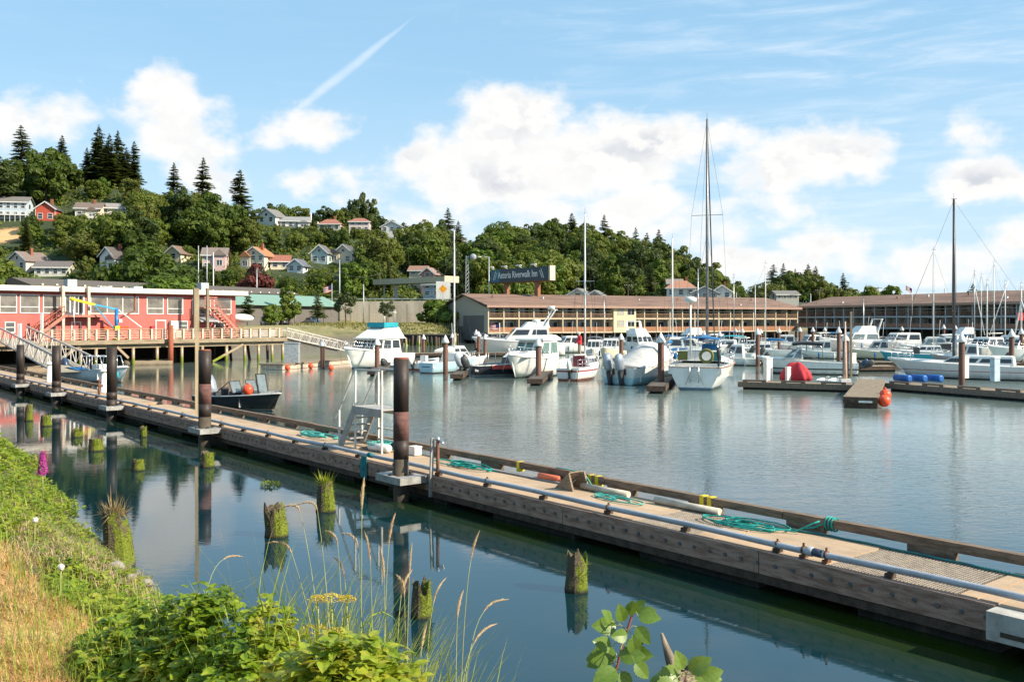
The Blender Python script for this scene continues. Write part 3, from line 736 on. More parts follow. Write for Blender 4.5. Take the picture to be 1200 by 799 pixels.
def red_mat():
    m = D.materials.new('red_siding'); m.use_nodes = True; t = NT(m.node_tree)
    co = t.n('ShaderNodeTexCoord').outputs['Object']; n = t.noise(co, .5, 6, .6); n2 = t.noise(t.mapping(co, scale=(3,3,.6)), 2, 5, .6)
    c = t.mix(t.mr(n,.3,.7), (.47,.115,.095,1), (.40,.095,.08,1)); c = t.mix(t.mr(n2,.55,.8,0,.45), c, (.52,.21,.17,1))
    b = t.n('ShaderNodeBsdfPrincipled'); t.set(b.inputs['Base Color'], c); b.inputs['Roughness'].default_value = .7
    wv = t.n('ShaderNodeTexWave', _bands_direction='X'); wv.inputs['Scale'].default_value = 1.6; t.set(wv.inputs[0], co)
    bn = t.n('ShaderNodeBump'); bn.inputs['Strength'].default_value = .3; bn.inputs['Distance'].default_value = .02; t.set(bn.inputs['Height'], wv.outputs['Fac']); t.t.links.new(bn.outputs[0], b.inputs['Normal'])
    o = t.n('ShaderNodeOutputMaterial'); t.t.links.new(b.outputs[0], o.inputs[0]); return m
RED = red_mat()
REDT = mat('red_trim', (.36,.10,.06), .7, var=.3)
PINK = mat('pinkish_stair', (.50,.20,.15), .75, var=.3)
U1 = ru(276, FY); UL = -16
rb = thing('waterfront_building', 'long two storey red building with big white framed windows standing on the pier', 'building', tuple(R0), RA)
ZE0, ZE1 = zat(341, (R0+RN*FY).y), zat(346, (R0+RN*FY+RE*U1).y)
ZE = (ZE0+ZE1)/2; ZR = ZE+.62
MB().bb(UL, U1, FY, FY+11, PZ, ZE).build('wall', RED, rb)
rf = MB().bb(UL-.5, U1+1.2, FY-.75, FY+11.5, ZE+.40, ZE+.56).build('roof', mat('tar_roof', (.10,.09,.085), .9), rb)
MB().bb(UL-.5, U1+1.22, FY-.79, FY-.70, ZE+.02, ZE+.54).build('fascia', mat('fascia_white', (.72,.66,.58), .6, var=.15, dirt=.2), rb)
MB().bb(U1+1.15, U1+1.22, FY-.69, FY+11.5, ZE+.02, ZE+.54).build('fascia', WHITE, rb)
MB().bb(UL-.4, U1+1.1, FY-.69, FY-.006, ZE-.04, ZE+.38).build('soffit', REDT, rb)
for px, h in ((80, .9), (157, .35), (118, .3), (235, 1.0), (120, .3)):
    u = ru(px, FY+4); MB().bb(u-.5, u+.5, FY+3, FY+4, ZE+.55, ZE+.55+h).build('vent', WHITE if h < .5 else GALV, rb)
for a, b, n in ((0,18.5,1),(24,45,1),(51,70.5,1),(106.5,161.5,3),(172.5,190.5,1),(196.5,213.5,1),(226,246,1),(251,270,1)):
    (u0, _), (u1, _) = rp(a, 0, FY), rp(b, 0, FY); z1 = lerp(zat(346,94), zat(350.5,109), b/270); z0 = z1-1.72
    window(rb, u0, u1, z0, z1, FY, n, mid=.32 if n == 1 else None, gl=mat('bright_window', (.21,.19,.165), .12, var=.45, scale=.8, spec=.7))
(u0, z1), (u1, z0) = rp(77, 346.5, FY), rp(97, 367, FY)
window(rb, u0, u1, z0, z1, FY, 4, fm=WHITE, fw=.16)
for a, b, c, d, m in ((6.5,16.5,378,389,.5),(55,64,379,387,.5),(209.5,219,377,386,.5),(252,262,378,386,None)):
    (u0, z1), (u1, z0) = rp(a, c, FY), rp(b, d, FY); window(rb, u0, u1, z0, z1, FY, 1, mid=m)
for a, b, c, m in ((84.5,93.5,378,RED),(183,193,376,RED)):
    (u0, z1), (u1, _) = rp(a, c, FY), rp(b, c, FY)
    d = MB().bb(u0, u1, FY-.05, FY-.004, PZ+.05, z1).build('door', m, rb)
    mb = MB(); mb.bb(u0-.12, u0, FY-.08, FY-.004, PZ, z1+.12); mb.bb(u1, u1+.12, FY-.08, FY-.004, PZ, z1+.12); mb.bb(u0, u1, FY-.08, FY-.004, z1+.004, z1+.12); mb.build('door_frame', WHITE, d)
(u0, z1), (u1, z0) = rp(118, 382.5, FY), rp(150, 386.5, FY)
MB().bb(u0, u1, FY-.12, FY-.01, z0, z1).build('signboard', ORANGE, rb)
(u0, z1), (u1, z0) = rp(176, 382, FY), rp(180, 388, FY); MB().bb(u0, u1, FY-.3, FY-.01, z0-.3, z1).build('equipment_box', REDC, rb)
(u0, z1), (u1, z0) = rp(198, 376, FY), rp(206, 386, FY); MB().bb(u0, u1, FY-.5, FY-.01, z0-.3, z1).build('meter_box', WHITE, rb)
# balcony, posts and the two outside stairs
(ub0, zb) = rp(70, 369, FY); ub1 = ru(118, FY)
MB().bb(ub0, ub1, FY-1.25, FY-.01, zb-.22, zb).build('balcony', PINK, rb)
for px in (74, 104): u = ru(px, FY-1.1); MB().bb(u-.13, u+.13, FY-1.2, FY-.95, PZ, ZE+.6).build('post', mat('post_cream', (.62,.50,.40), .7, var=.25), rb)
def stair(u0, z0, u1, z1, y0, y1, m, rail=True, n=11):
    mb = MB()
    for y in (y0, y1): mb.bar((u0,y,z0), (u1,y,z1), .07, .32)
    s = mb.build('staircase', m, rb)
    for i in range(n):
        f = (i+.5)/n; u, z = lerp(u0,u1,f), lerp(z0,z1,f); MB().bb(u-.15, u+.15, y0+.04, y1-.04, z-.02, z+.03).build('tread', m, s)
    if rail:
        mb = MB()
        for y in (y0, y1):
            mb.bar((u0,y,z0+1.0),(u1,y,z1+1.0),.07)
            for f in (0,.25,.5,.75,1): mb.bar((lerp(u0,u1,f),y,lerp(z0,z1,f)),(lerp(u0,u1,f),y,lerp(z0,z1,f)+1.0),.06)
            mb.bar((u0,y,z0+.5),(u1,y,z1+.5),.05)
        mb.build('handrail', REDT, s)
stair(ru(36,FY-1), PZ+.1, ub0, zb-.1, FY-1.2, FY-.2, PINK)
us0, zs = rp(229, 360, FY); us1 = ru(244, FY)
MB().bb(us0, us1, FY-1.9, FY-.01, zs-.15, zs).build('landing', PINK, rb)
stair(us1, zs-.1, ru(282, FY-1.2), PZ+.1, FY-1.9, FY-.7, PINK)
for px in (228, 243):
    u = ru(px, FY-1.9); MB().bb(u-.14, u+.14, FY-2.05, FY-1.8, PZ, ZE+.7).build('post', WOOD, rb)
mb = MB(); 
for z in (.35,.6,.85,1.1): mb.bb(us0, us1, FY-1.95, FY-1.9, zs+z-.06, zs+z+.06)
mb.build('landing_rail', PINK, rb)
(u0, z1), (u1, z0) = rp(232, 371, FY-1), rp(254, 377, FY-1); MB().prism([(u0, FY-1.6, z0),(u1, FY-1.6, z0),(u1, FY-.1, z1),(u0, FY-.1, z1)], (0,0,.12)).build('awning', GALV, rb)
(u0, z1), (u1, z0) = rp(262, 366, FY), rp(284, 374, FY)
mb = MB(); mb.ball((u1+.6, FY+1.2, z0+.1), (1.6,1.2,.55), 14, 8); mb.build('dome_canopy', WHITE, rb)
u = ru(158, FY-.1); MB().tube([(u, FY-.1, ZE), (u, FY-.1, zb+.5), (u-1.5, FY-.1, zb-.2)], .06, 6).build('drainpipe', REDT, rb)

# pier
pier = thing('timber_pier', 'weathered timber pier deck on piles carrying the red building', 'pier', tuple(R0), RA)
PU1 = ru(336); PIERW = mat('pier_timber', (.34,.27,.18), .85, streak=(.4,4,4), scale=3, var=.4, bump=.3, dirt=.3)
MB().bb(UL-4, PU1, 0, 16, PZ-.16, PZ).build('deck', PIERW, pier)
MB().bb(UL-4, PU1, -.14, -.005, PZ-.42, PZ+.03).build('edge_beam', PIERW, pier)
mb = MB(); u = UL
while u < PU1: mb.bb(u, u+.14, -.02, 14, PZ-.46, PZ-.17); u += .62
mb.build('joists', DKWOOD, pier)
MB().bb(UL-4, PU1-.1, .3, .6, PZ-.85, PZ-.47).build('cap_beam', PIERW, pier)
PPM = hull_mat('pier_pile_wood', (.34,.26,.17), bottom=(.20,.24,.02), stripe=(.22,.24,.03), zb=.45, zs=.75)
MB().bb(UL-4, PU1-6, 6.0, 6.2, -1, PZ-.48).build('shade_sheet', mat('pier_shade', (.02,.017,.014), .95), pier)  # near-black sheet added to give the shade under the pier, no real wall
MB().bb(PU1-9, PU1-3, 8.0, 8.2, -1, PZ-.48).build('shade_sheet', mat('pier_shade', (0,0,0)), pier)  # second added sheet, same painted darkness near the open right end
R = random.Random(11)
for px in (70, 94, 112, 126, 156, 184, 199.7, 213, 237, 265, 287, 303, 319, 331):
    u = ru(px, .45); MB().cyl((u,.45,-.8),(u+R.uniform(-.06,.06),.45,PZ-.47), .17, .18, 8).build('pile', PPM, pier)
for i in range(16):
    u = lerp(-4, PU1, i/15)+R.uniform(-.5,.5); MB().cyl((u,4.5+R.uniform(-1,1),-.8),(u,4.5,PZ-.17), .17, .18, 7).build('pile', DKWOOD, pier)
for a, b, z0, z1 in ((285,251,2.0,.1),(137,152,2.0,.8),(94,70,2.2,.8)):
    MB().bar((ru(a,.2),.2,z1+.2 if 0 else z0),(ru(b,.2),.5,z1),.10,.26).build('brace', PPM, pier)
# railing with white posts and boards
RP = mat('rail_post', (.66,.58,.47), .75, var=.25)
px = 48.
k = 0
tb = MB()
while px < 332:
    u = ru(px, .06); MB().bb(u-.09, u+.09, .02, .17, PZ, PZ+1.13).build('rail_post', RP, pier); px += 11.2 if px > 200 else 13; k += 1
a, b = ru(48,.1), ru(332,.1)
tb.bb(a-.1, b+.1, .0, .19, PZ+1.135, PZ+1.19)
for z in (.25,.5,.75,.98): tb.bb(a, b, .175, .215, PZ+z-.055, PZ+z+.055)
tb.build('rail_boards', mat('rail_boards', (.52,.36,.25), .8, var=.35, dirt=.3), pier)
for a, b, m in ((206,214,CREAM),(286,294,WHITE),(296,303,GALV),(305,313,GALV),(315,322,WHITE)):
    u0, u1 = ru(a,.3), ru(b,.3); MB().bb(u0, u1, .23, .26, PZ+.12, PZ+1.0).build('rail_panel', m, pier)
mb = MB(); mb.bb(ru(-4), ru(10), .03, .12, PZ+.1, PZ+1.1); mb.build('rail_boards', PINK, pier)
# rust red guide pile, jib crane, white bollard post
u = ru(199.5, -.5); p = R0+RE*u-RN*.6
o = MB().cyl((0,0,-1),(0,0,zat(381,p.y)), .28, n=12).build('guide_pile', mat('red_pile', (.36,.10,.05), .7, var=.35, streak=(1,1,.3)), None); o.location = p; tag(o, 'rust red steel pile rising in front of the pier railing', 'pile')
u = ru(136.5, .8); p = R0+RE*u+RN*.8
cr = thing('jib_crane', 'blue and yellow jib crane on the pier in front of the red building', 'crane', (p.x, p.y, PZ), RA)
zt = zat(362, p.y)-PZ
MB().box((0,0,.12),(.6,.6,.24)).box((0,0,zt*.38),(.5,.5,.5)).build('crane_base', YEL, cr)
MB().cyl((0,0,.2),(0,0,zt),.19,.17,12).build('mast', BLUEP, cr)
uo, zo = rp(84.5, 350.5, .8); um, zm = rp(111, 357, .8)
J0 = V((.1,0,zt-.05)); J1 = V((um-u, 0, zm-PZ)); J2 = V((uo-u, 0, zo-PZ))
MB().bar(J0, J1, .16,.18).build('jib', mat('pale_blue_jib', (.05,.36,.62), .5, var=.25), cr); MB().bar(J1, J2, .19,.24).ball(J2,.22).build('jib_extension', YEL, cr)
MB().bar((0,0,.9), J1+V((0,0,-.1)), .09).build('strut', mat('pale_blue_jib',(0,0,0)), cr)
MB().bar((.2,0,zt-.1), (ru(166,.8)-u,0,1.3), .09).build('stay', WHITE, cr); MB().tube([J2, J2+V((.3,0,-zo+PZ+1.4)), J2+V((-.1,0,-zo+PZ+.3))], .03, 4).build('hoist_line', STEEL, cr)
MB().box((.35,-.1,zt*.62),(.32,.25,.32)).build('winch', WHITE, cr)
u = ru(23, -.2); p = R0+RE*u-RN*.2; o = MB().bar((0,0,-1),(0,0,zat(379,p.y)),.28,.28).build('post', WHITE, None); o.location = p; tag(o, 'short white square post beside the head of the left gangway', 'post')
u = ru(49, 1); p = R0+RE*u+RN*1; o = MB().bar((0,0,0),(0,0,zat(366,p.y)-PZ),.22,.22).build('post', WHITE, None); o.location = (p.x,p.y,PZ); tag(o, 'tall white post in front of the left outside stair of the red building', 'post')

# gangways (truss bridges)
def gangway(name, label, A, B, wid, hgt, n, m, treadm):
    A, B = V(A), V(B); d = B-A; L = math.hypot(d.x, d.y); rz = math.atan2(d.y, d.x)
    g = thing(name, label, 'gangway', tuple(A), rz)
    P = lambda f, y, z: V((L*f, y, d.z*f+z))
    for y in (-wid/2, wid/2):
        mb = MB(); mb.bar(P(0,y,0),P(1,y,0),.10,.14); mb.bar(P(0,y,hgt),P(1,y,hgt),.10,.12)
        for i in range(n+1): mb.bar(P(i/n,y,.07),P(i/n,y,hgt-.06),.06)
        for i in range(n):
            a, b = (0, hgt) if i % 2 else (hgt, 0); mb.bar(P(i/n,y,a*.9+.05),P((i+1)/n,y,b*.9+.05),.05)
        mb.build('truss', m, g)
    mb = MB(); k = int(L/.35)
    for i in range(k): mb.bar(P((i+.06)/k,0,.09),P((i+.94)/k,0,.09),wid-.14,.03)
    mb.build('walkway_deck', treadm, g)
    return g
GW = mat('gangway_grey_white', (.56,.53,.50), .5, var=.25, dirt=.35)
a = at(14, 398, 88); b = on(88, 437, DZ)
gangway('gangway', 'broad pale truss gangway sloping from the pier down to the left end of the walkway', a, b, 2.5, 1.25, 14, GW, CONC)
a = R0+RE*(PU1-.3)+RN*.8; a.z = PZ; b = on(402, 411.5, .6)
gangway('gangway', 'white truss gangway sloping from the right end of the pier to the small float', a, b, 1.7, 1.15, 15, GW, mat('red_tread', (.42,.2,.15), .8))
# float below the right gangway
p0, p1 = on(331, 428, .45), on(412, 421, .45)
d = p1-p0; fl = thing('landing_float', 'pale low float at the foot of the white truss gangway with orange balls', 'float', (p0.x,p0.y,0), math.atan2(d.y,d.x))
MB().bb(0, d.length, 0, 2.4, .02, .45).build('hull', mat('float_pale', (.58,.46,.36), .8, var=.3, dirt=.4), fl); MB().bb(-.1, d.length+.1, -.1, 2.5, .452, .58).build('deck', WOOD, fl)
for i, (px, py) in enumerate(((338.5,430.5),(365.5,428.5),(389,430.5))):
    p = on(px, py, .25); o = MB().ball((0,0,0),.27).cyl((0,0,.24),(0,0,.36),.05).build('buoy', ORANGE, None); o.location = p-V((0,.55,0))
    tag(o, ['orange ball buoy at the left end of the gangway float','orange ball buoy in the middle of the gangway float','orange ball buoy beside the pile at the right of the gangway float'][i], 'buoy', 'orange buoys along the gangway float')
p = on(340, 410, .6); o = MB().bb(-.7,.7,-.4,.4,0,1.9).bb(-.75,.75,-.45,.45,1.9,2.0).build('ice_box', GALV, None); o.location = p0+d.normalized()*1.2+V((0,1.3,0)); o.location.z = .585; tag(o, 'grey locker under the end of the pier beside the gangway', 'locker')
# log rafts by the left gangway
R = random.Random(21)
for i, (pa, pb, r, lb) in enumerate((((-30,438),(104,433),.42,'long brown log floating under the left gangway, nearest the walkway'),((-20,431),(70,428.5),.38,'long brown log floating under the left gangway, farther from the walkway'),
        ((146,426.5),(203,425.5),.35,'pale log afloat in front of the pier piles by the red pile'))):
    p, q = on(*pa, .15), on(*pb, .15); mb = MB(); n = 9
    mb.tube([p.lerp(q,k/n)-p+V((R.uniform(-.08,.08),R.uniform(-.08,.08),R.uniform(-.05,.05))) for k in range(n+1)], [r*R.uniform(.85,1.1) for _ in range(n+1)], 9)
    o = mb.build('log', WOOD, None); o.location = p; tag(o, lb, 'log', 'floating logs beside the pier')
p = on(118, 424.5, .2); q = on(199, 423, .2); d = q-p
o = MB().bb(0, d.length, 0, 2.2, -.2, .25).build('plank_raft', WOOD, None); o.location = p; o.rotation_euler = (0,0,math.atan2(d.y,d.x)); tag(o, 'flat plank raft floating under the pier left of the red pile', 'raft')

# ------------------------------------------------------------------ the two hotel wings
ROOFM = mat('brown_roof', (.25,.15,.11), .85, streak=(.12,.5,.5), scale=1.2, var=.4, bump=.2, dirt=.45)
BEIGE = mat('beige_wall', (.40,.36,.29), .8, var=.15); GWALL = mat('grey_wall', (.40,.345,.29), .8, var=.15)
POSTM = mat('cream_post', (.58,.46,.32), .7, var=.15); RAILW = mat('rail_redwood', (.40,.175,.09), .75, var=.3)
TAUPE = mat('taupe_panel', (.15,.135,.125), .85, var=.2); DKW = mat('hotel_dark_glass', (.03,.033,.04), .08, var=.3, spec=.8)
BLINDM = mat('blind', (.42,.40,.36), .6, var=.3); SHADEM = mat('under_shade', (.035,.028,.022), .9)
def hotel(label, A, B, depth, zb, zm, ze, rise, bays, wallm, postm, railm, fascia, tower=None, gable=True, rail2=True, seed=1):
    A, B = V(A), V(B); d = B-A; L = d.length; h = thing('hotel', label, 'hotel', (A.x, A.y, 0), math.atan2(d.y, d.x))
    R = random.Random(seed); BD = 1.7                     # balcony depth; facade wall stands behind it
    pts = [(0,BD,zb),(0,depth,zb),(0,depth,ze),(0,depth/2,ze+rise-.2),(0,BD,ze)]
    MB().prism(pts, (L,0,0)).build('wall', wallm, h)
    ov = 1.0
    mb = MB()
    for y0, y1 in ((-ov, depth/2), (depth+ov, depth/2)):
        zl = ze-ov*rise/(depth/2)*.5
        a, b = V((-.7,y0,zl+.12)), V((-.7,y1,ze+rise+.02))
        mb.loft([[a, b, b+V((0,0,.28)), a+V((0,0,.28))], [v+V((L+1.4,0,0)) for v in (a, b, b+V((0,0,.28)), a+V((0,0,.28)))]])
    rf = mb.build('roof', ROOFM, h)
    for i in range(7): x = L*(i+.5)/7+R.uniform(-2,2); y = R.uniform(1.5,depth*.35); zr_ = ze+rise*y/(depth/2); MB().cyl((x,y,zr_-.2),(x,y,zr_+R.uniform(.6,1.1)),R.choice((.12,.2,.3)),n=8).build('roof_vent', GALV if i % 2 else ROOFM, rf)
    MB().bb(-.72, L+.72, -ov-.06, -ov-.004, ze-.20, ze+.28).build('gutter', fascia, rf)
    MB().bb(0, L, 0, BD-.01, ze-.16, ze-.02).build('soffit', wallm, h)
    for z in (zb, zm):
        MB().bb(0, L, -.06, BD-.005, z-.22, z).build('balcony_floor', wallm, h); MB().bb(-.05, L+.05, -.13, -.065, z-.26, z+.06).build('balcony_edge', postm, h)
    MB().bb(0, .12, 0, BD, zb, ze).build('end_screen', wallm, h)
    if gable:
        MB().bb(-.05, -.004, .15, depth*.52, .6, zm+.55).build('dark_panel', TAUPE, h)
        MB().bb(-.04, -.004, depth*.53, depth*.98, .6, zb+1.2).build('dark_panel', TAUPE, h)
    xs_ = [L*i/bays for i in range(bays+1)]
    tw = None
    if tower: tw = (L*tower[0], L*tower[1])
    intw = lambda x: tw and tw[0]-.3 < x < tw[1]+.3
    proto = {}
    def inst(key, name, make, x):
        if key not in proto: proto[key] = make(name); o = proto[key]
        else:
            o = proto[key].copy(); C.objects.link(o)
            for ch in proto[key].children: c2 = ch.copy(); C.objects.link(c2); c2.parent = o
        o.location = (x, 0, 0); return o
    bw = L/bays
    for i, x in enumerate(xs_):
        if intw(x): continue
        inst('post', 'balcony_post', lambda n: MB().bb(-.12,.12,-.19,-.135,zb-.25,ze-.02).build(n, postm, h), x)
        inst('fin', 'partition', lambda n: MB().bb(-.06,.06,-.05,BD-.006,zb,ze-.17).build(n, wallm, h), x)
        MB().bb(-.16,.16,.2,.5,-.8,zb-.23).build('support_pile', DKWOOD, h).location = (x,0,0)
    for i in range(bays):
        x0 = xs_[i]; xm = x0+bw/2
        if tw and xm > tw[0]-.2 and xm < tw[1]+.2: continue
        for fl, (z0, z1) in enumerate(((zb, zm), (zm, ze))):
            def mk(name, z0=z0):
                mb = MB(); y = BD; a, b = .35, bw-.35; zt = z0+2.05
                for c, e in ((a-.08,a),(b,b+.08),(lerp(a,b,.45)-.04,lerp(a,b,.45)+.04)): mb.bb(c,e,y-.08,y-.005,z0+.05,zt)
                mb.bb(a,b,y-.08,y-.005,zt+.002,zt+.09)
                f = mb.build(name, WHITE if fl == 0 else mat('frame_dark',(.2,.17,.14)), h); MB().bb(a,b,y-.04,y-.008,z0+.05,zt-.003).build('pane', DKW, f); return f
            inst('win%d' % fl, 'balcony_door', mk, x0)
            if R.random() < .55: MB().bb(.4,lerp(.35,bw-.35,R.uniform(.25,.45))-.06,BD-.06,BD-.045,z0+R.choice((.1,.1,.9)),z0+2.0).build('curtain', BLINDM, h).location = (x0,0,0)
            def mr_(name, z0=z0):
                mb = MB(); t = z0+1.02
                mb.bb(.1,bw-.1,-.10,-.04,t-.09,t)
                if fl == 0: mb.bb(.1,bw-.1,-.09,-.05,z0+.12,t-.1)
                else:
                    k = 12
                    for j in range(k): u = lerp(.2,bw-.2,j/(k-1)); mb.bb(u-.035,u+.035,-.085,-.055,z0+.1,t-.1)
                return mb.build(name, railm if fl == 0 else (mat('rail_upper',(.34,.21,.13),.75,var=.3) if rail2 else railm), h)
            inst('rail%d' % fl, 'balcony_rail', mr_, x0)
        MB().bb(.12,bw-.12,-.13,-.07,zm+1.45,zm+1.55).build('screen_bar', postm if rail2 else wallm, h).location = (x0,0,0)
    if tw:
        MB().bb(tw[0], tw[1], -.3, BD+.1, zb-.2, ze-.05).build('stair_tower', mat('yellow_wall', (.72,.58,.36), .75, var=.1), h)
        for a, b in ((.18,.45),(.62,.92)):
            for z in (zb+1.1, zm+.75): window(h, lerp(*tw,a), lerp(*tw,b), z, z+1.35, -.3, 2 if a > .5 else 1, gl=BLINDM if a < .5 else DKW, fm=POSTM if a < .5 else WHITE, fw=.07)
    MB().bb(0, L, 3.0, 3.2, -1, zb-.23).build('undercroft_shade', SHADEM, h)  # dark sheet added so the void below the wing reads as shade
    return h
A = V((xat(572,190),190,0)); B = V((xat(934,229),229,0))
hotel('long two storey hotel wing with cream balcony posts, brown roof and gable end at left', A, B, 23, 2.3, 5.2, 7.55, 2.6, 24, BEIGE, POSTM, RAILW, mat('gutter_tan', (.40,.25,.19), .7), tower=(.360,.430))
A2 = V((xat(936,238),238,0)); B2 = V((xat(1250,166),166,0))
hotel('shaded hotel wing with brown roof and pale blue balcony bars at the right', A2, B2, 20, 3.1, 5.6, 8.0, 2.4, 22, GWALL, mat('pale_blue_post', (.46,.48,.50), .6), mat('rail_brown', (.32,.15,.10), .8), mat('gutter_tan', (.40,.25,.19)), gable=False, rail2=False, seed=4)
# roof vents sit on the long wing
# hotel sign
SA, SB = V((xat(575,219),219,0)), V((xat(643,203),203,0)); d = SB-SA; SL = d.length
sz0, sz1 = zat(329.6, 211), zat(314, 211)
sg = thing('hotel_sign', 'long dark billboard reading Astoria Riverwalk Inn on brown posts behind the hotel roof', 'sign', (SA.x, SA.y, 0), math.atan2(d.y, d.x))
MB().bb(0, SL, 0, 1.4, sz0, sz1).build('board', mat('sign_slate', (.045,.075,.095), .5, var=.25), sg)
MB().bb(.02, SL*.16, -.012, -.003, sz0+.05, sz1-.05).build('sea_panel', mat('sign_teal', (.05,.17,.22), .5), sg)
MB().bb(SL+.004, SL+.5, .0, 1.45, sz0-.1, sz1+.1).build('end_cap', mat('sign_cream', (.80,.68,.48), .6), sg)
MB().bb(-.1, SL, -.08, 1.5, sz0-.26, sz0-.005).build('trim', RUST, sg)
for f in (.25,.78): MB().bb(SL*f-.55, SL*f+.55, .3, 1.1, 5, sz0-.262).build('post', mat('sign_post_brown', (.30,.13,.07), .8), sg)
for f in (.06,.3,.55,.80): MB().tube([(SL*f-1,-.9,sz1+.45),(SL*f+1,-.9,sz1+.45)], .14, 8).bar((SL*f,-.9,sz1+.4),(SL*f,.1,sz1-.02),.08).build('sign_lamp', WHITE, sg)
cu = D.curves.new('lettering', 'FONT'); cu.body = 'Astoria Riverwalk Inn'; cu.size = 2.15; cu.extrude = .02; cu.offset = .018; cu.shear = .0; cu.space_character = 1.02
to = D.objects.new('lettering', cu); C.objects.link(to)
dg = bpy.context.evaluated_depsgraph_get(); me = D.meshes.new_from_object(to.evaluated_get(dg)); D.objects.remove(to)
wx = max(v.co.x for v in me.vertices); hy = max(v.co.y for v in me.vertices)
to = D.objects.new('lettering', me); C.objects.link(to); to.parent = sg; me.materials.append(mat('sign_letters', (.80,.80,.76), .5, var=.05))
to.rotation_euler = (rad(90), 0, 0); to.scale = (SL*.68/wx, 1.0, 1); to.location = (SL*.135, -.03, sz0+.85)
mb = MB()
for x0, s in ((SL*.05,1),(SL*.92,-1)): mb.bar((x0,-.02,sz0+.5),(x0+.9*s,-.02,sz1-.5),.02,.16); mb.bar((x0+.5*s,-.02,sz0+.5),(x0+1.4*s,-.02,sz1-.8),.02,.13)
mb.build('swash', mat('sign_letters',(0,0,0)), sg)

# ------------------------------------------------------------------ road side: retaining wall, canopy, roofs, poles, cars, flags
A, B = V((xat(345,216),216,0)), V((xat(545,213),213,0)); d = B-A
rw = thing('retaining_wall', 'stained concrete retaining wall below the road, left of the hotel gable', 'wall', (A.x,A.y,0), math.atan2(d.y,d.x))
zt = zat(353.5, 214)
WALLM = mat('wall_concrete', (.62,.53,.41), .9, streak=(1,1,.25), scale=.35, var=.3, dirt=.35)
pts = [(0,0,1.5),(d.length,0,1.5),(d.length,0,zt-.4),(d.length*.75,0,zt+.2),(d.length*.25,0,zt),(0,0,zt-1.2)]
MB().prism(pts, (0,1.0,0)).build('wall_face', WALLM, rw)
mb = MB()
for f in [i/9 for i in range(1,9)]: mb.bb(d.length*f-.15, d.length*f+.15, -.03, -.004, 1.5, zt-.6)
mb.build('wall_joint', mat('wall_concrete_dark', (.46,.39,.30), .9), rw)
mb = MB(); mb.bb(0, d.length, .3, .4, zt+.55, zt+.75)
for i in range(20): f = i/19; mb.bb(d.length*f-.06, d.length*f+.06, .4, .55, zt-.5, zt+.75)
mb.build('guard_rail', GALV, rw)
# filling station canopy
A, B = V((xat(437,229),229,0)), V((xat(520,212),212,0)); d = B-A
cp = thing('station_canopy', 'long flat pale canopy on thin posts beside the road above the retaining wall', 'canopy', (A.x,A.y,0), math.atan2(d.y,d.x))
z0, z1 = zat(332.5,222), zat(326,222)
MB().bb(0,d.length,0,4.5,z0,z1).build('roof', mat('canopy_tan', (.46,.42,.30), .8, var=.2, dirt=.2), cp)
MB().bb(d.length+.004,d.length+.3,0,4.5,z0-.05,z1+.1).build('end_face', mat('canopy_end', (.72,.58,.38), .7), cp)
for f in (.09,.25,.28,.85): MB().bb(d.length*f-.14,d.length*f+.14,1.5,1.8,7,z0-.003).build('post', GALV, cp)
p = at(519, 345, 208); ys = thing('warning_sign', 'orange diamond road warning sign in front of the white panel under the canopy', 'sign', (p.x,p.y,7))
zz = zat(338.5,208)-7
MB().bb(-.06,.06,.05,.15,0,zz+.5).build('post', GALV, ys); MB().prism([(0,0,zz-.95),(.95,0,zz),(0,0,zz+.95),(-.95,0,zz)], (0,.04,0)).build('diamond', mat('sign_orange', (.85,.36,.02), .5), ys)
MB().bb(-1.6,1.6,1.0,1.08,zz-2.2,zz+1.7).build('white_panel', WHITE, ys)
# shed roofs behind the red building
def long_shed(label, pxa, ya, Ya, pxb, yb, Yb, wh, roofm, wallm, dep=9, rise=1.6, over=1.0):
    A, B = V((xat(pxa,Ya),Ya,0)), V((xat(pxb,Yb),Yb,0)); d = B-A; ze = (zat(ya,Ya)+zat(yb,Yb))/2
    s = thing('long_shed', label, 'building', (A.x,A.y,0), math.atan2(d.y,d.x)); L = d.length
    MB().bb(0,L,0,dep,ze-wh,ze).build('wall', wallm, s)
    MB().prism([(-.6,-over,ze-.1),(-.6,dep/2,ze+rise),(-.6,dep+over,ze-.1),(-.6,dep+over,ze-.25),(-.6,-over,ze-.25)], (L+1.2,0,0)).build('roof', roofm, s)
    return s, L, ze
s, L, ze = long_shed('long low shed with a dark roof edge running behind the red building', 36, 331, 150, 345, 346, 205, 6, mat('shed_roof', (.13,.11,.095), .9), TAUPE, 8, 1.2)
mb = MB()
for i in range(24): mb.box((L*(i+.5)/24, -1.0, ze+.05), (.35,.3,.25))
mb.build('eave_lamps', CREAM, s)
long_shed('long low building with a pale green metal roof behind the street trees', 270, 356, 178, 396, 358, 208, 4.5, mat('green_roof', (.20,.33,.27), .6, streak=(3,.3,3), var=.2), TAUPE, 9, 2.1)

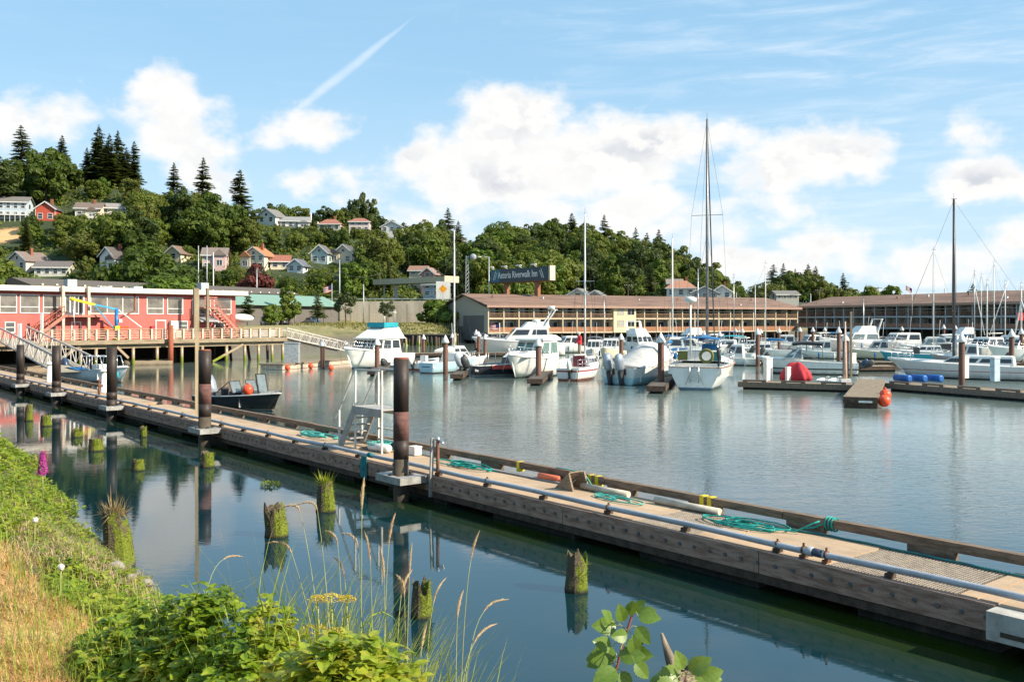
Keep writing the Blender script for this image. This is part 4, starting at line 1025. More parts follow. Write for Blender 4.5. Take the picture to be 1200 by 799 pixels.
def pole(label, px, yt, yb, Y, r=.14, m=GALV, arm=None, name='utility_pole', cat='pole', cross=None, zb=None):
    zb = gz(xat(px,Y),Y)-.3 if zb is None else zb; z1 = zat(yt,Y); t = thing(name, label, cat, (xat(px,Y),Y,zb)); h = z1-zb
    MB().cyl((0,0,0),(0,0,h),r,r*.75,8).build('shaft', m, t)
    if arm: MB().tube([(0,0,h-.2),(arm*.5,-.2,h+.1),(arm,-.4,h)],.07,6).build('arm', m, t); MB().ball((arm,-.4,h-.05),(.5,.3,.16),8,5).build('lamp_head', CREAM, t)
    if cross:
        for k, dz in enumerate(cross): MB().bar((-1.2,.0,h-dz),(1.2,.0,h-dz),.14).build('crossarm', m, t); mb = MB(); [mb.cyl((x,0,h-dz),(x,0,h-dz+.25),.06) for x in (-1.1,-.5,.5,1.1)]; mb.build('insulators', WHITE, t)
    return t
pole('thin pole left of the pink gabled house', 232.5, 288, 340, 215); pole('pale pole just right of the thin pole by the pink gabled house', 242.5, 288, 340, 215)
pole('light pole in front of the pink gabled house', 250, 296, 340, 205, m=WHITE)
pole('tall pale pole rising beside the white gabled twin houses', 398, 304, 346, 215, cross=None); pole('thin pole between the cream and pink houses above the pier end', 301, 315, 345, 212)
pole('street lamp standing before the pine on the retaining wall, taller of two', 426, 333, 386, 200, m=GALV)
pole('street lamp with curved arm before the bushy green street tree', 346, 356, 386, 190, m=GALV, arm=-1.0, name='street_lamp', cat='street lamp')
pole('thin pale pole left of the curved street lamp', 331, 366, 386, 188)
pole('leaning lamp pole with a square floodlight before the last pine on the wall', 450, 366, 386, 196, m=GALV, arm=2.2, name='street_lamp', cat='street lamp')
pole('utility pole under the left part of the flat canopy', 445, 319, 350, 226, m=BARK)
pole('street lamp beside the left edge of the long hotel sign', 573, 301, 348, 216, m=GALV, arm=-2.2, name='street_lamp', cat='street lamp')
pole('white pole on the top road among the ridge houses', 364.5, 250, 268, 352, m=WHITE, r=.3)
pole('white double post beside the white house on the ridge', 372.5, 260, 268, 350, m=WHITE, r=.25)
for px, yt, Y, lb in ((768,331,330,'wooden utility pole with crossarm above the middle of the long roof'),(736,333,300,'wooden utility pole left of the pink houses above the long roof'),(1167-100,337,230,'short flag pole rising behind the shaded wing roof'),(1029-0,336,280,'wooden utility pole beside two small trees above the shaded wing'),
        (960,339,300,'wooden utility pole with wires below the dark far hill'),(950,344,300,'leaning utility pole at the corner between the two wings'),(863,343,300,'utility pole right of the small grey house by the long roof'),(1093+14,338,230,'thin utility pole behind the middle of the shaded wing')):
    pole(lb, px, yt, 352, Y, m=BARK if 'wooden' in lb else GALV, r=.16, cross=(.4,) if 'wooden' in lb else None, zb=3)
# wires
def wire(label, pts, r=.035, sag=1.2):
    mb = MB(); o0 = V(pts[0])
    for a, b in zip(pts, pts[1:]):
        a, b = V(a), V(b); mb.tube([a.lerp(b,k/10)-o0-V((0,0,sag*4*(k/10)*(1-k/10))) for k in range(11)], r, 4, False)
    o = mb.build('overhead_wire', DARK, None); o.location = o0; tag(o, label, 'wire')
wire('overhead wire strung over the houses left of the canopy', [at(60,314,218), at(232.5,316,215), at(301,317,212), at(398,318,215), at(445,320,226)], .04)
wire('overhead wire strung low in front of the far dark hill', [at(863,344,300), at(960,340.5,300), at(1029,338,280)], .05); 
# radar tower
p = at(547, 345, 236); tw = thing('lattice_tower', 'slim lattice mast with a grey dish left of the hotel sign', 'tower', (p.x,p.y,7)); h = zat(300,236)-7
mb = MB()
for a in range(3): mb.bar((.7*math.cos(a*2.1),.7*math.sin(a*2.1),0),(.35*math.cos(a*2.1),.35*math.sin(a*2.1),h),.10)
for k in range(14):
    z0, z1 = h*k/14, h*(k+1)/14; r0 = .7-.35*k/14
    for a in range(3): mb.bar((r0*math.cos(a*2.1),r0*math.sin(a*2.1),z0),(r0*math.cos(a*2.1+2.1),r0*math.sin(a*2.1+2.1),z1),.07)
mb.build('lattice', GALV, tw); MB().ball((1.6,-.4,h-.3),(.85,.5,.85),14,10).build('dish', mat('dish_grey', (.33,.35,.38), .5), tw)
# flags
FLM_ = {}
def flag(label, px, py, Y, w, h, polez=None, drop=.25):
    p = at(px, py, Y); t = thing('flag', label, 'flag', (p.x,p.y,p.z))
    MB().cyl((0,0,-(polez or 3)),(0,0,h*.7),.05).build('flagpole', WHITE, t)
    def cloth(u0,u1,v0,v1,m,nm):
        mb = MB(); N = 8; rows = []
        for i in range(N+1):
            u = lerp(u0,u1,i/N); dy = .12*math.sin(u*7)*u*w*.4; dz = -drop*u*w
            rows.append([V((-u*w,dy-.01*(nm=='canton'),h*v0+dz)), V((-u*w,dy-.01*(nm=='canton'),h*v1+dz))])
        mb.loft(rows, closed=False, cap0=False, cap1=False, smooth=True); mb.build(nm, m, t)
    for k in range(7): cloth(.02,1,-.5+k/7,-.5+(k+1)/7-.004, REDC if k % 2 == 0 else WHITE, 'stripe')
    cloth(.02,.42,-.5+3/7,.5, mat('flag_navy', (.02,.03,.12), .8), 'canton')
flag('striped flag flying above the green roof left of the canopy', 389, 338, 206, 1.9, 1.5, 6)
flag('small striped flag high behind the shaded wing roof', 1069, 341, 190, 1.3, .9, 5, -.5)
# cars by the wall
CARB = [(-2.2,.35),(-2.2,.85),(-1.6,1.0),(-.95,1.45),(.75,1.45),(1.35,1.0),(2.15,.85),(2.2,.35)]
def car(label, px, py, Y, rz, m, tall=1.):
    p = at(px, py, Y); t = thing('parked_car', label, 'car', (p.x,p.y,gz(p.x,p.y)), rz, 'cars parked below the wall'); t.location.z = max(t.location.z, zat(py, Y))
    mb = MB(); rings = []
    for y, s in ((-.88,.94),(-.8,1.),(.8,1.),(.88,.94)): rings.append([V((x*s,y,.35+(z-.35)*s*tall)) for x, z in CARB])
    mb.loft(rings); mb.build('body', m, t)
    for y in (-.885,.885):
        s = .94; MB().prism([(-1.4,y,1.0*tall),(-.88,y,1.36*tall),(.7,y,1.36*tall),(1.2,y,1.0*tall)], (0,.012 if y > 0 else -.012,0)).build('side_window', GLASS, t)
    for x, y in ((-1.35,-.86),(1.35,-.86),(-1.35,.86),(1.35,.86)):
        wl = MB().cyl((x,y-.1,.34),(x,y+.1,.34),.34,n=14).build('wheel', BLACK, t); MB().cyl((x,y-.11 if y<0 else y+.11,.34),(x,y-.115 if y<0 else y+.115,.34),.2,n=10).build('rim', ALU, wl)
    mb = MB(); mb.prism([(1.24,-.7,1.06*tall),(1.24,.7,1.06*tall),(.82,.66,1.40*tall),(.82,-.66,1.40*tall)], (.03,0,.03)); mb.build('windscreen', GLASS, t)
    MB().box((2.2,-.6,.72),(.04,.3,.14)).build('headlight', CREAM, t); MB().box((2.2,.6,.72),(.04,.3,.14)).build('headlight', CREAM, t)
car('white pickup sized car parked behind the end of the pier railing', 313.5, 387, 178, rad(-60), WHITE, 1.25)
car('silver car parked at the foot of the retaining wall beside the pines', 366, 387, 196, rad(-50), mat('silver_paint', (.48,.50,.52), .25, .4), 1.1)
car('dark car parked between the white and silver cars', 332, 387, 192, rad(-55), mat('dark_paint', (.05,.05,.06), .25), 1.0)
# low shore timbers by the wall
A, B = V((xat(452,181),181,0)), V((xat(536,176),176,0)); d = B-A; L = d.length
bh = thing('timber_bulkhead', 'dark timber bulkhead with pale leaning posts on the shore left of the hotel gable', 'wall', (A.x,A.y,0), math.atan2(d.y,d.x))
MB().bb(0,L,.2,.5,-1,zat(392.5,179)).build('boards', mat('bulkhead_dark', (.055,.04,.03), .95, streak=(1,1,8), var=.5), bh)
R = random.Random(33)
for i in range(20):
    x = L*(i+.5)/20+R.uniform(-.2,.2); MB().bar((x,.0,-1),(x+R.uniform(-.5,.5),.05,zat(393,179)-R.uniform(0,1.0)),.22,.2).build('post', PPM if R.random() < .6 else mat('pale_post_wood', (.50,.42,.26), .85, var=.4), bh)
MB().bb(-.2,L,-.05,.62,zat(392.5,179)+.003,zat(391.2,179)).build('cap_rail', PIERW, bh)
mb = MB()
for i in range(1500):
    px = R.uniform(345, 535); Y = R.uniform(182, 213); x = xat(px, Y); z = gz(x, Y)
    if z < 1.6: continue
    for k in range(3): a = R.uniform(0,6.28); h = R.uniform(.2,.65); dx, dy = .16*math.cos(a), .16*math.sin(a); mb.add([(x-dx,Y-dy,z-.05),(x+dx,Y+dy,z-.05),(x+dx*2+R.uniform(-.2,.2),Y,z+h)],[(0,1,2)]); x += R.uniform(-.5,.5)
R = random.Random(31)
o = mb.build('shore_grass', leaf_mat('shore_grass', [(.20,.19,.05),(.38,.31,.13),(.13,.17,.04)], .25, .4, .8, .2, .3), None); tag(o, 'rough tan and green grass on the strip below the retaining wall', 'grass', kind='stuff')
for i in range(16):
    px = 470+R.uniform(0,62); Y = R.uniform(172,188); z = zat(R.uniform(390,398), Y)
    o = MB().cyl((0,0,-2.5),(R.uniform(-.3,.3),R.uniform(-.2,.2),z), .22,.2,7).build('broken_pile', PPM if i % 2 else DKWOOD, None); o.location = (xat(px,Y),Y,0)
    tag(o, 'old timber pile stub in the crowd of piles left of the hotel gable', 'pile', 'old pile stubs on the shore')
# ------------------------------------------------------------------ houses on the hillside
HZ = []                                     # screen boxes kept clear of big crowns
def house(label, px, py, w, d, h, rise, wallc, roofc, rz=0., gable='y', wins=(2,2), chim=True, extra=None, porch=None, Y=None, nm='hillside_house', doorc=None, keep=True):
    p = ground_hit(px, py) if Y is None else at(px, py, Y)
    mpp = p.y/F
    if Y is None: w, d, h, rise = w*.88, d*.88, h*.88, rise*.9; porch = porch and (porch[0]*.88, porch[1]*.88); extra = extra and tuple(e*.88 for e in extra)
    t = thing(nm, label, 'house', (p.x, p.y, p.z-.1), rz)
    wm = mat('wall_%s' % '_'.join('%d' % (c*100) for c in wallc), wallc, .75, var=.12, dirt=.12)
    rm = mat('roof_%s' % '_'.join('%d' % (c*100) for c in roofc), roofc, .85, var=.25, dirt=.15)
    mb = MB(); mb.bb(-w/2, w/2, 0, d, -4, h)
    if gable == 'y': mb.prism([(-w/2,0,h+.002),(w/2,0,h+.002),(0,0,h+rise)], (0,d,0))
    elif gable == 'x': mb.prism([(-w/2,0,h+.002),(-w/2,d,h+.002),(-w/2,d/2,h+rise)], (w,0,0))
    mb.build('wall', wm, t)
    ov = .55; mb = MB()
    if gable == 'y':
        for s in (-1, 1):
            a = V((s*(w/2+ov),-ov,h-ov*rise/(w/2))); b = V((0,-ov,h+rise)); up = V((0,0,.28))
            mb.loft([[a,b,b+up,a+up],[v+V((0,d+2*ov,0)) for v in (a,b,b+up,a+up)]])
    elif gable == 'x':
        for y0 in (-ov, d+ov):
            a = V((-w/2-ov,y0,h-ov*rise/(d/2))); b = V((-w/2-ov,d/2,h+rise)); up = V((0,0,.28))
            mb.loft([[a,b,b+up,a+up],[v+V((w+2*ov,0,0)) for v in (a,b,b+up,a+up)]])
    else:
        mb.loft([[V((-w/2-ov,-ov,h)),V((w/2+ov,-ov,h)),V((w/2+ov,d+ov,h)),V((-w/2-ov,d+ov,h))],[V((-w/5,d*.4,h+rise)),V((w/5,d*.4,h+rise)),V((w/5,d*.6,h+rise)),V((-w/5,d*.6,h+rise))]])
    rf = mb.build('roof', rm, t)
    mb = MB()
    if gable == 'y':
        for s in (-1, 1): mb.bar((s*(w/2+ov),-ov-.04,h-ov*rise/(w/2)+.1),(0,-ov-.04,h+rise+.1),.05,.3)
    else: mb.bb(-w/2-ov,w/2+ov,-ov-.09,-ov-.01,h-.25,h+.02)
    mb.build('fascia', WHITE, rf)
    mb = MB(); [mb.bb(x-.07,x+.07,-.05,-.004,-1,h) for x in (-w/2+.07,w/2-.07)]; mb.build('corner_trim', WHITE, t)
    if chim: MB().box((w*.18,d*.45,h+rise*.8),(.7,.7,rise*1.0+1.2)).build('chimney', mat('brick', (.30,.11,.07), .9), rf)
    nxw, nz = wins
    for k in range(nz):
        for i in range(nxw):
            x = w*((i+.5)/nxw-.5); ww = min(1.3, w/nxw*.5); z = .9+k*(h/nz)
            window(t, x-ww/2, x+ww/2, z, z+min(1.5,h/nz*.55), 0, 1, fw=.12, mid=.5, gl=DKW)
    if gable == 'y' and rise > 2.2: window(t, -.45, .45, h+.25, h+1.15, 0, 1, fw=.1, gl=DKW)
    for k in range(nz):                      # side windows
        mb = MB(); x = w/2; z = 1.0+k*(h/nz); mb.bb(x+.004,x+.05,d*.35,d*.55,z,z+1.3); mb.build('side_window', DKW, t)
        mb = MB(); x = -w/2; mb.bb(x-.05,x-.004,d*.35,d*.55,z,z+1.3); mb.build('side_window', DKW, t)
    if porch:
        pw, pz = porch
        MB().bb(-pw/2,pw/2,-2.2,-.01,pz-.25,pz).build('porch_deck', WHITE, t)
        mb = MB(); 
        for i in range(7): x = lerp(-pw/2,pw/2,i/6); mb.bb(x-.06,x+.06,-2.2,-2.08,pz-3,pz+1)
        mb.bb(-pw/2,pw/2,-2.2,-2.1,pz+.95,pz+1.05); mb.bb(-pw/2,pw/2,-2.2,-2.1,pz+.45,pz+.52); mb.build('porch_rail', WHITE, t)
    if extra:
        ex, ew, ed, eh, er = extra          # a lower side block with its own roof
        MB().bb(ex-ew/2,ex+ew/2,-.6,ed,-4,eh).build('side_block', wm, t)
        MB().prism([(ex-ew/2-.4,-1.1,eh-.05),(ex+ew/2+.4,-1.1,eh-.05),(ex,-1.1,eh+er)], (0,ed+1.5,0)).build('side_roof', rm, t)
        window(t, ex-ew*.22, ex+ew*.22, eh*.35, eh*.7, -.6, 2, fw=.12, gl=DKW)
    if keep: HZ.append((px-w/2/mpp-1, px+w/2/mpp+1, py-(h+rise*.8)/mpp, py-.5, p.y))
    LM.append((px, py-h/2/mpp, label, p.y))
    return t
W1, CR, PK = (.74,.73,.70), (.72,.62,.45), (.62,.42,.40)
GR, BR, DG = (.20,.19,.18), (.33,.15,.09), (.09,.09,.095)
house('pale blue three storey house with white balconies at the far left', 14, 257, 9.5, 8, 6.2, 2.0, (.46,.54,.62), GR, rad(12), 'x', (4,2), False, porch=(10,1.6))
house('small bright red house with a dark roof on the hill at left', 53, 259, 6.6, 7, 4.4, 2.3, (.55,.10,.06), DG, rad(8), 'y', (2,1))
house('cream house with a wooden balcony among trees under the tall firs', 103, 257, 8.5, 7, 4.0, 2.1, CR, (.20,.15,.13), rad(10), 'x', (3,1), extra=(1.5,4.5,5,3.2,1.2), porch=(6,.6))
house('low grey roofed house half hidden right of the cream balcony house', 134, 252, 9, 7, 2.6, 1.8, (.62,.60,.57), (.30,.28,.27), rad(15), 'x', (3,1), False)
house('dark roofed house peeking over the trees at the top left', 47, 190, 10, 8, 2.2, 1.7, W1, DG, rad(0), 'x', (3,1), False, Y=338, keep=False)
house('grey roofed cream house beside the round tree at the left edge', 20, 318, 8.5, 8, 3.4, 2.5, (.68,.55,.50), (.22,.17,.15), rad(-28), 'y', (2,1), True)
house('long low ranch house with a grey roof above the shed', 60, 324, 9.5, 7, 2.9, 1.7, (.62,.60,.52), (.17,.15,.145), rad(8), 'x', (4,1), False)
house('white two storey gabled house standing alone above the pier', 125, 320, 6.4, 8.5, 5.4, 2.4, W1, (.12,.105,.10), rad(-30), 'y', (1,2), True, extra=(2.7,3.6,6,4.2,1.6))
house('small cream gable peeking over the hedge right of the white gabled house', 203, 306, 5.4, 6, 2.8, 2.1, CR, (.20,.13,.10), rad(-12), 'y', (1,1), False)
house('pink gabled house behind the thin poles', 251, 317, 7.2, 7, 5.0, 2.3, PK, (.24,.19,.17), rad(10), 'x', (3,2), False, extra=(1.7,3.6,5,5.0,2.0))
house('cream house with a rust orange roof and twin gables', 297, 317, 7.6, 7, 5.0, 2.5, CR, (.42,.19,.09), rad(-14), 'y', (3,2), True, extra=(-2.6,3.4,6,4.6,1.8))
house('small red roofed cottage between the cream and pale blue gables', 328, 316, 6, 6, 2.8, 1.9, CR, (.34,.13,.09), rad(12), 'x', (2,1), False)
house('white cottage with a low blue edged gable', 346, 320, 5.2, 6, 2.6, 1.9, (.62,.66,.68), (.13,.14,.17), rad(-10), 'y', (2,1), False)
house('pale aqua gabled house between trees', 374, 309, 5.8, 6, 3.8, 2.5, (.46,.58,.56), (.14,.13,.13), rad(-8), 'y', (2,1), False)
house('cream twin gabled house with a dark roof right of the aqua gable', 402, 309, 6.6, 7, 3.9, 2.6, CR, DG, rad(-10), 'y', (2,1), False, extra=(-3.0,3.6,5,3.8,1.4))
house('white A frame gable at the left end of the ridge row', 312, 262, 8, 7, 2.7, 2.8, W1, GR, rad(-20), 'y', (2,1), False, Y=346)
house('long white house on the ridge with a flat grey roof', 345, 268, 10.5, 7, 2.9, 1.7, W1, (.30,.30,.30), rad(8), 'x', (4,1), False, extra=(3.4,4.2,5,2.4,.8), Y=347)
house('red roofed cream house on the ridge', 386, 271, 8.2, 8, 2.8, 2.1, CR, (.36,.15,.11), rad(0), 'h', (3,1), True, Y=350)
house('pale pink two storey house on the ridge with a red hipped roof', 421, 272, 7.6, 7, 4.0, 1.6, (.64,.52,.50), (.36,.15,.11), rad(4), 'h', (3,2), False, Y=350)
house('small white gabled house at the right end of the ridge row', 459, 273, 8.0, 7, 2.4, 2.1, W1, GR, rad(-5), 'y', (3,1), False, Y=354)
house('cream house half hidden on the wooded ridge above the sign', 541, 286, 8, 7, 2.6, 1.5, CR, (.35,.30,.26), rad(10), 'x', (3,1), False)
house('brown roofed house behind the flat canopy', 489, 324, 4.5, 6, 1.8, 1.2, CR, (.30,.17,.12), rad(-5), 'x', (2,1), False, Y=262, keep=False)
house('pink fronted gable behind the right half of the canopy', 501, 327, 3.8, 6, 1.6, 1.5, (.50,.25,.22), (.30,.2,.17), rad(-15), 'y', (1,1), False, Y=256, keep=False)
house('pale blue walled house under the canopy', 506, 349, 4.8, 5, 3.4, .5, (.42,.52,.60), (.45,.45,.45), rad(-18), 'x', (2,2), False, Y=236)
house('white gabled cottage peeking over the long brown roof near the sign', 677, 350, 5.2, 6, 1.2, 1.5, W1, GR, rad(-18), 'y', (1,1), False, Y=252)
house('small grey blue gable peeking over the middle of the long roof', 697, 350, 4.0, 6, 1.0, 1.2, (.42,.50,.56), GR, rad(-15), 'y', (1,1), False, Y=252)
house('magenta pink house above the long brown roof', 791, 339, 5.2, 6, 2.2, 1.4, (.62,.30,.38), (.30,.24,.22), rad(-5), 'x', (2,1), False, Y=330)
house('white house with a salmon roof above the long brown roof', 798, 348, 9, 7, 3.0, 2.4, W1, (.48,.24,.16), rad(-12), 'h', (3,1), True, Y=300)
house('dark roofed grey house above the long brown roof, right of the salmon roof', 826, 352, 7.6, 7, 2.4, 1.8, (.34,.40,.46), DG, rad(-15), 'y', (3,1), False, Y=280)
house('small white gabled house above the right part of the long roof', 846, 351, 6, 6, 2.4, 2.0, W1, (.25,.22,.2), rad(-10), 'y', (2,1), True, Y=285)
house('grey house with white windows below the far dark hill', 923, 352, 8, 7, 2.2, 1.2, (.38,.38,.36), GR, rad(5), 'x', (4,1), False, Y=330)
house('dark green roofed building behind the right end of the shaded wing', 1205, 350, 26, 9, 1.7, .4, (.10,.15,.14), (.08,.13,.12), rad(-20), 'x', (8,1), False, Y=240, nm='distant_building')
# ------------------------------------------------------------------ trees
def leafq(mb, p, n, s, R):
    """one leaf spray: a bent quad facing roughly along n"""
    n = (n+V((R.uniform(-.5,.5),R.uniform(-.5,.5),R.uniform(-.35,.6)))).normalized()
    a = n.orthogonal().normalized(); b = n.cross(a); th = R.uniform(0, 2*PI)
    u = (a*math.cos(th)+b*math.sin(th))*s; v = (b*math.cos(th)-a*math.sin(th))*s*R.uniform(.5,.8)
    mb.add([p-u, p-v*.9+n*s*.15, p+u, p+v*.9+n*s*.15], [(0,1,2,3)])
def crown_mesh(name, seed, W, H, z0, nclump, per, leaf, shape='round'):
    R = random.Random(seed); mb = MB(); cl = []
    tries = 0
    while len(cl) < nclump and tries < 9000:
        tries += 1
        d = V((R.gauss(0,1),R.gauss(0,1),R.gauss(0,1))).normalized(); rr = R.random()**.38
        p = V((d.x*W/2*rr, d.y*W/2*rr, z0+H/2+d.z*H/2*rr))
        f = (p.z-z0)/H
        if shape == 'tall' and math.hypot(p.x,p.y) > W/2*(1.05-.75*f): continue
        if shape == 'wide' and f < .25 and R.random() < .5: continue
        r = W*R.uniform(.11,.19)
        if any((p-q).length < (r+s)*.42 for q, s in cl): continue
        cl.append((p, r))
    cen = V((0,0,z0+H*.45))
    for p, r in cl:
        k = int(per*(r/(W*.15))**2); out = (p-cen).normalized()
        for _ in range(k):
            d = V((R.gauss(0,1),R.gauss(0,1),R.gauss(0,1))).normalized()
            if d.dot(out) < -.35 and R.random() < .75: d = -d
            q = p+V((d.x,d.y,d.z*.8))*r*R.uniform(.72,1.08)
            leafq(mb, q, d, leaf*R.uniform(.6,1.3), R)
    me = D.meshes.new(name); me.from_pydata(mb.v, [], mb.f); me.update(); return me
def trunk_mesh(h, r, seed, limbs=5, spread=.35):
    R = random.Random(seed); mb = MB()
    pts = [V((R.uniform(-.05,.05)*h*f, R.uniform(-.05,.05)*h*f, h*f-.6*(f == 0))) for f in (0,.25,.5,.75,1)]
    mb.tube(pts, [r*1.25,r,r*.8,r*.5,r*.15], 7)
    for i in range(limbs):
        a = R.uniform(0,2*PI); f = R.uniform(.35,.7); p = V((0,0,h*f)); L = h*spread*R.uniform(.7,1.2)
        mb.tube([p, p+V((math.cos(a)*L*.6,math.sin(a)*L*.6,L*.4)), p+V((math.cos(a)*L,math.sin(a)*L,L*.95))], [r*.5,r*.3,r*.08], 5)
    me = D.meshes.new('trunk'); me.from_pydata(mb.v, [], mb.f); me.update(); return me
def conifer_mesh(name, seed, H, W, tiers, dense=1.0, base=.08, gap=.0):
    R = random.Random(seed); mb = MB()
    for i in range(tiers):
        f = base+(1-base)*(i+.5)/tiers; z0_ = H*f
        sp = H*(1-base)/tiers; rad_ = W/2*(1-f)**.85*R.uniform(.72,1.1)+.12
        nb = max(4, int((6+3*(1-f))*dense))
        if R.random() < gap: nb = max(2, nb-5)
        a0 = R.uniform(0, 2*PI)
        for b in range(nb):
            z = z0_+R.uniform(-.7,.7)*sp; a = a0+2*PI*b/nb+R.uniform(-.3,.3); L = rad_*R.uniform(.65,1.15)*(.72+.62*mnoise.noise(V((math.cos(a)*.9+seed, math.sin(a)*.9, z0_*.22)))+.22)
            dirv = V((math.cos(a), math.sin(a), 0)); side = V((-math.sin(a), math.cos(a), 0))
            n = max(3, int(L/.42))
            for k in range(n):
                t = (k+.6)/n; p = dirv*L*t+V((0,0,z-L*.30*t+L*.16*t*t+R.uniform(-.08,.08)))
                wd = L*.32*(1-t*.65)+.26; ln = L/n*1.25
                for s in (-1, 1):
                    q = p+side*s*wd*R.uniform(.75,1.2)+dirv*ln*.5+V((0,0,-wd*R.uniform(.15,.5)))
                    mb.add([p-dirv*ln*.5, p+dirv*ln*.35+V((0,0,.06)), q+dirv*ln*.5, q-dirv*ln*.4], [(0,1,2,3)])
    mb.tube([(0,0,H*.95),(0,0,H*1.02)], [.08,.01], 4)
    me = D.meshes.new(name); me.from_pydata(mb.v, [], mb.f); me.update(); return me
LEAF_B = leaf_mat('broadleaf', [(.048,.078,.014),(.080,.118,.018),(.118,.160,.024),(.160,.190,.030),(.128,.145,.032),(.215,.215,.04)], .38)
LEAF_Y = leaf_mat('bright_leaf', [(.09,.16,.02),(.13,.19,.025),(.17,.20,.03)], .32)
LEAF_C = leaf_mat('conifer_needles', [(.066,.090,.034),(.090,.112,.042),(.112,.128,.048)], .36)
LEAF_D = leaf_mat('dark_leaf', [(.044,.070,.016),(.068,.096,.022),(.086,.118,.026)], .36)
LEAF_R = leaf_mat('copper_leaf', [(.12,.03,.03),(.18,.05,.04)], .25)
def proto(name, crown, trunk, lm):
    r = D.objects.new(name, None); c = D.objects.new('crown', crown); t = D.objects.new('trunk', trunk)
    for o in (c, t): o.parent = r
    crown.materials.clear(); crown.materials.append(lm)
    if not trunk.materials: trunk.materials.append(BARK)
    return (name, c, t)
T9 = trunk_mesh(5.2, .26, 1); TC = trunk_mesh(15, .3, 2, 0)
BROAD = [proto('broadleaf_tree', crown_mesh('crown', 10+i, w_, h_, z_, n_, 60, .40, s_), T9, LEAF_B) for i, (w_, h_, z_, n_, s_) in enumerate((
    (8.5,7.5,1.4,46,'round'),(9.5,7.0,1.6,52,'wide'),(7.0,9.5,1.2,46,'round'),(8.0,8.5,1.0,44,'wide'),(6.5,9.0,1.4,40,'tall'),(10.5,8.0,1.2,60,'round')))]
BRIGHT = [proto('broadleaf_tree', crown_mesh('crown', 30, 6.5, 6.5, .8, 40, 60, .36), T9, LEAF_Y), proto('broadleaf_tree', crown_mesh('crown', 31, 5.5, 8, .9, 38, 60, .36, 'tall'), T9, LEAF_Y)]
DARKB = [proto('broadleaf_tree', crown_mesh('crown', 33, 8.5, 8.0, 1.0, 48, 60, .40), T9, LEAF_D), proto('broadleaf_tree', crown_mesh('crown', 34, 7.5, 9.5, 1.0, 46, 60, .40, 'round'), T9, LEAF_D)]
CONIF = [proto('conifer_tree', conifer_mesh('crown', 50+i, 17, w_, t_, d_, b_, g_), TC, LEAF_C) for i, (w_, t_, d_, b_, g_) in enumerate((
    (8.6,34,1.1,.10,.25),(7.6,36,1.2,.05,.1),(9.2,30,1.05,.16,.3),(8.4,38,1.25,.04,.1)))]
PINE = [proto('pine_tree', conifer_mesh('crown', 60, 8, 5.6, 12, 1.5, .25, .0), trunk_mesh(7, .14, 5, 0), LEAF_C), proto('pine_tree', crown_mesh('crown', 61, 5.2, 5.2, 2.8, 26, 55, .28, 'wide'), trunk_mesh(6, .15, 6, 3), LEAF_C)]
BUSH = [proto('bush', crown_mesh('crown', 70, 4.4, 3.0, -.3, 26, 60, .30), trunk_mesh(1.8,.12,8,3), LEAF_B), proto('bush', crown_mesh('crown', 71, 4.4, 2.8, -.3, 26, 60, .30), trunk_mesh(1.8,.12,9,3), LEAF_Y)]
COPPER = [proto('broadleaf_tree', crown_mesh('crown', 75, 4.4, 4.0, .5, 24, 55, .28), T9, LEAF_R)]
TREES = []
def plant(pr, loc, s, label=None, kind='', cat='tree', group='trees on the hillside', sz=None, rz=None, seed=0):
    name, c, t = pr
    r = D.objects.new(name, None); C.objects.link(r); r.location = loc; r.rotation_euler = (0, 0, rz if rz is not None else random.Random(seed+loc[0]*7.1).uniform(0, 6.28)); q_ = random.Random(seed*3+loc[1]); r.scale = (s*q_.uniform(.82,1.2), s*q_.uniform(.82,1.2), sz or s*q_.uniform(.85,1.12))
    for o in (c, t):
        k = o.copy(); C.objects.link(k); k.parent = r
    tag(r, label or '', cat, group)
    if not label:
        p = V(loc); TREES.append((r, kind, 600+F*p.x/p.y, HY-(p.z-CAM+4*s)*F/p.y, p.y))
    return r
RT = random.Random(404)
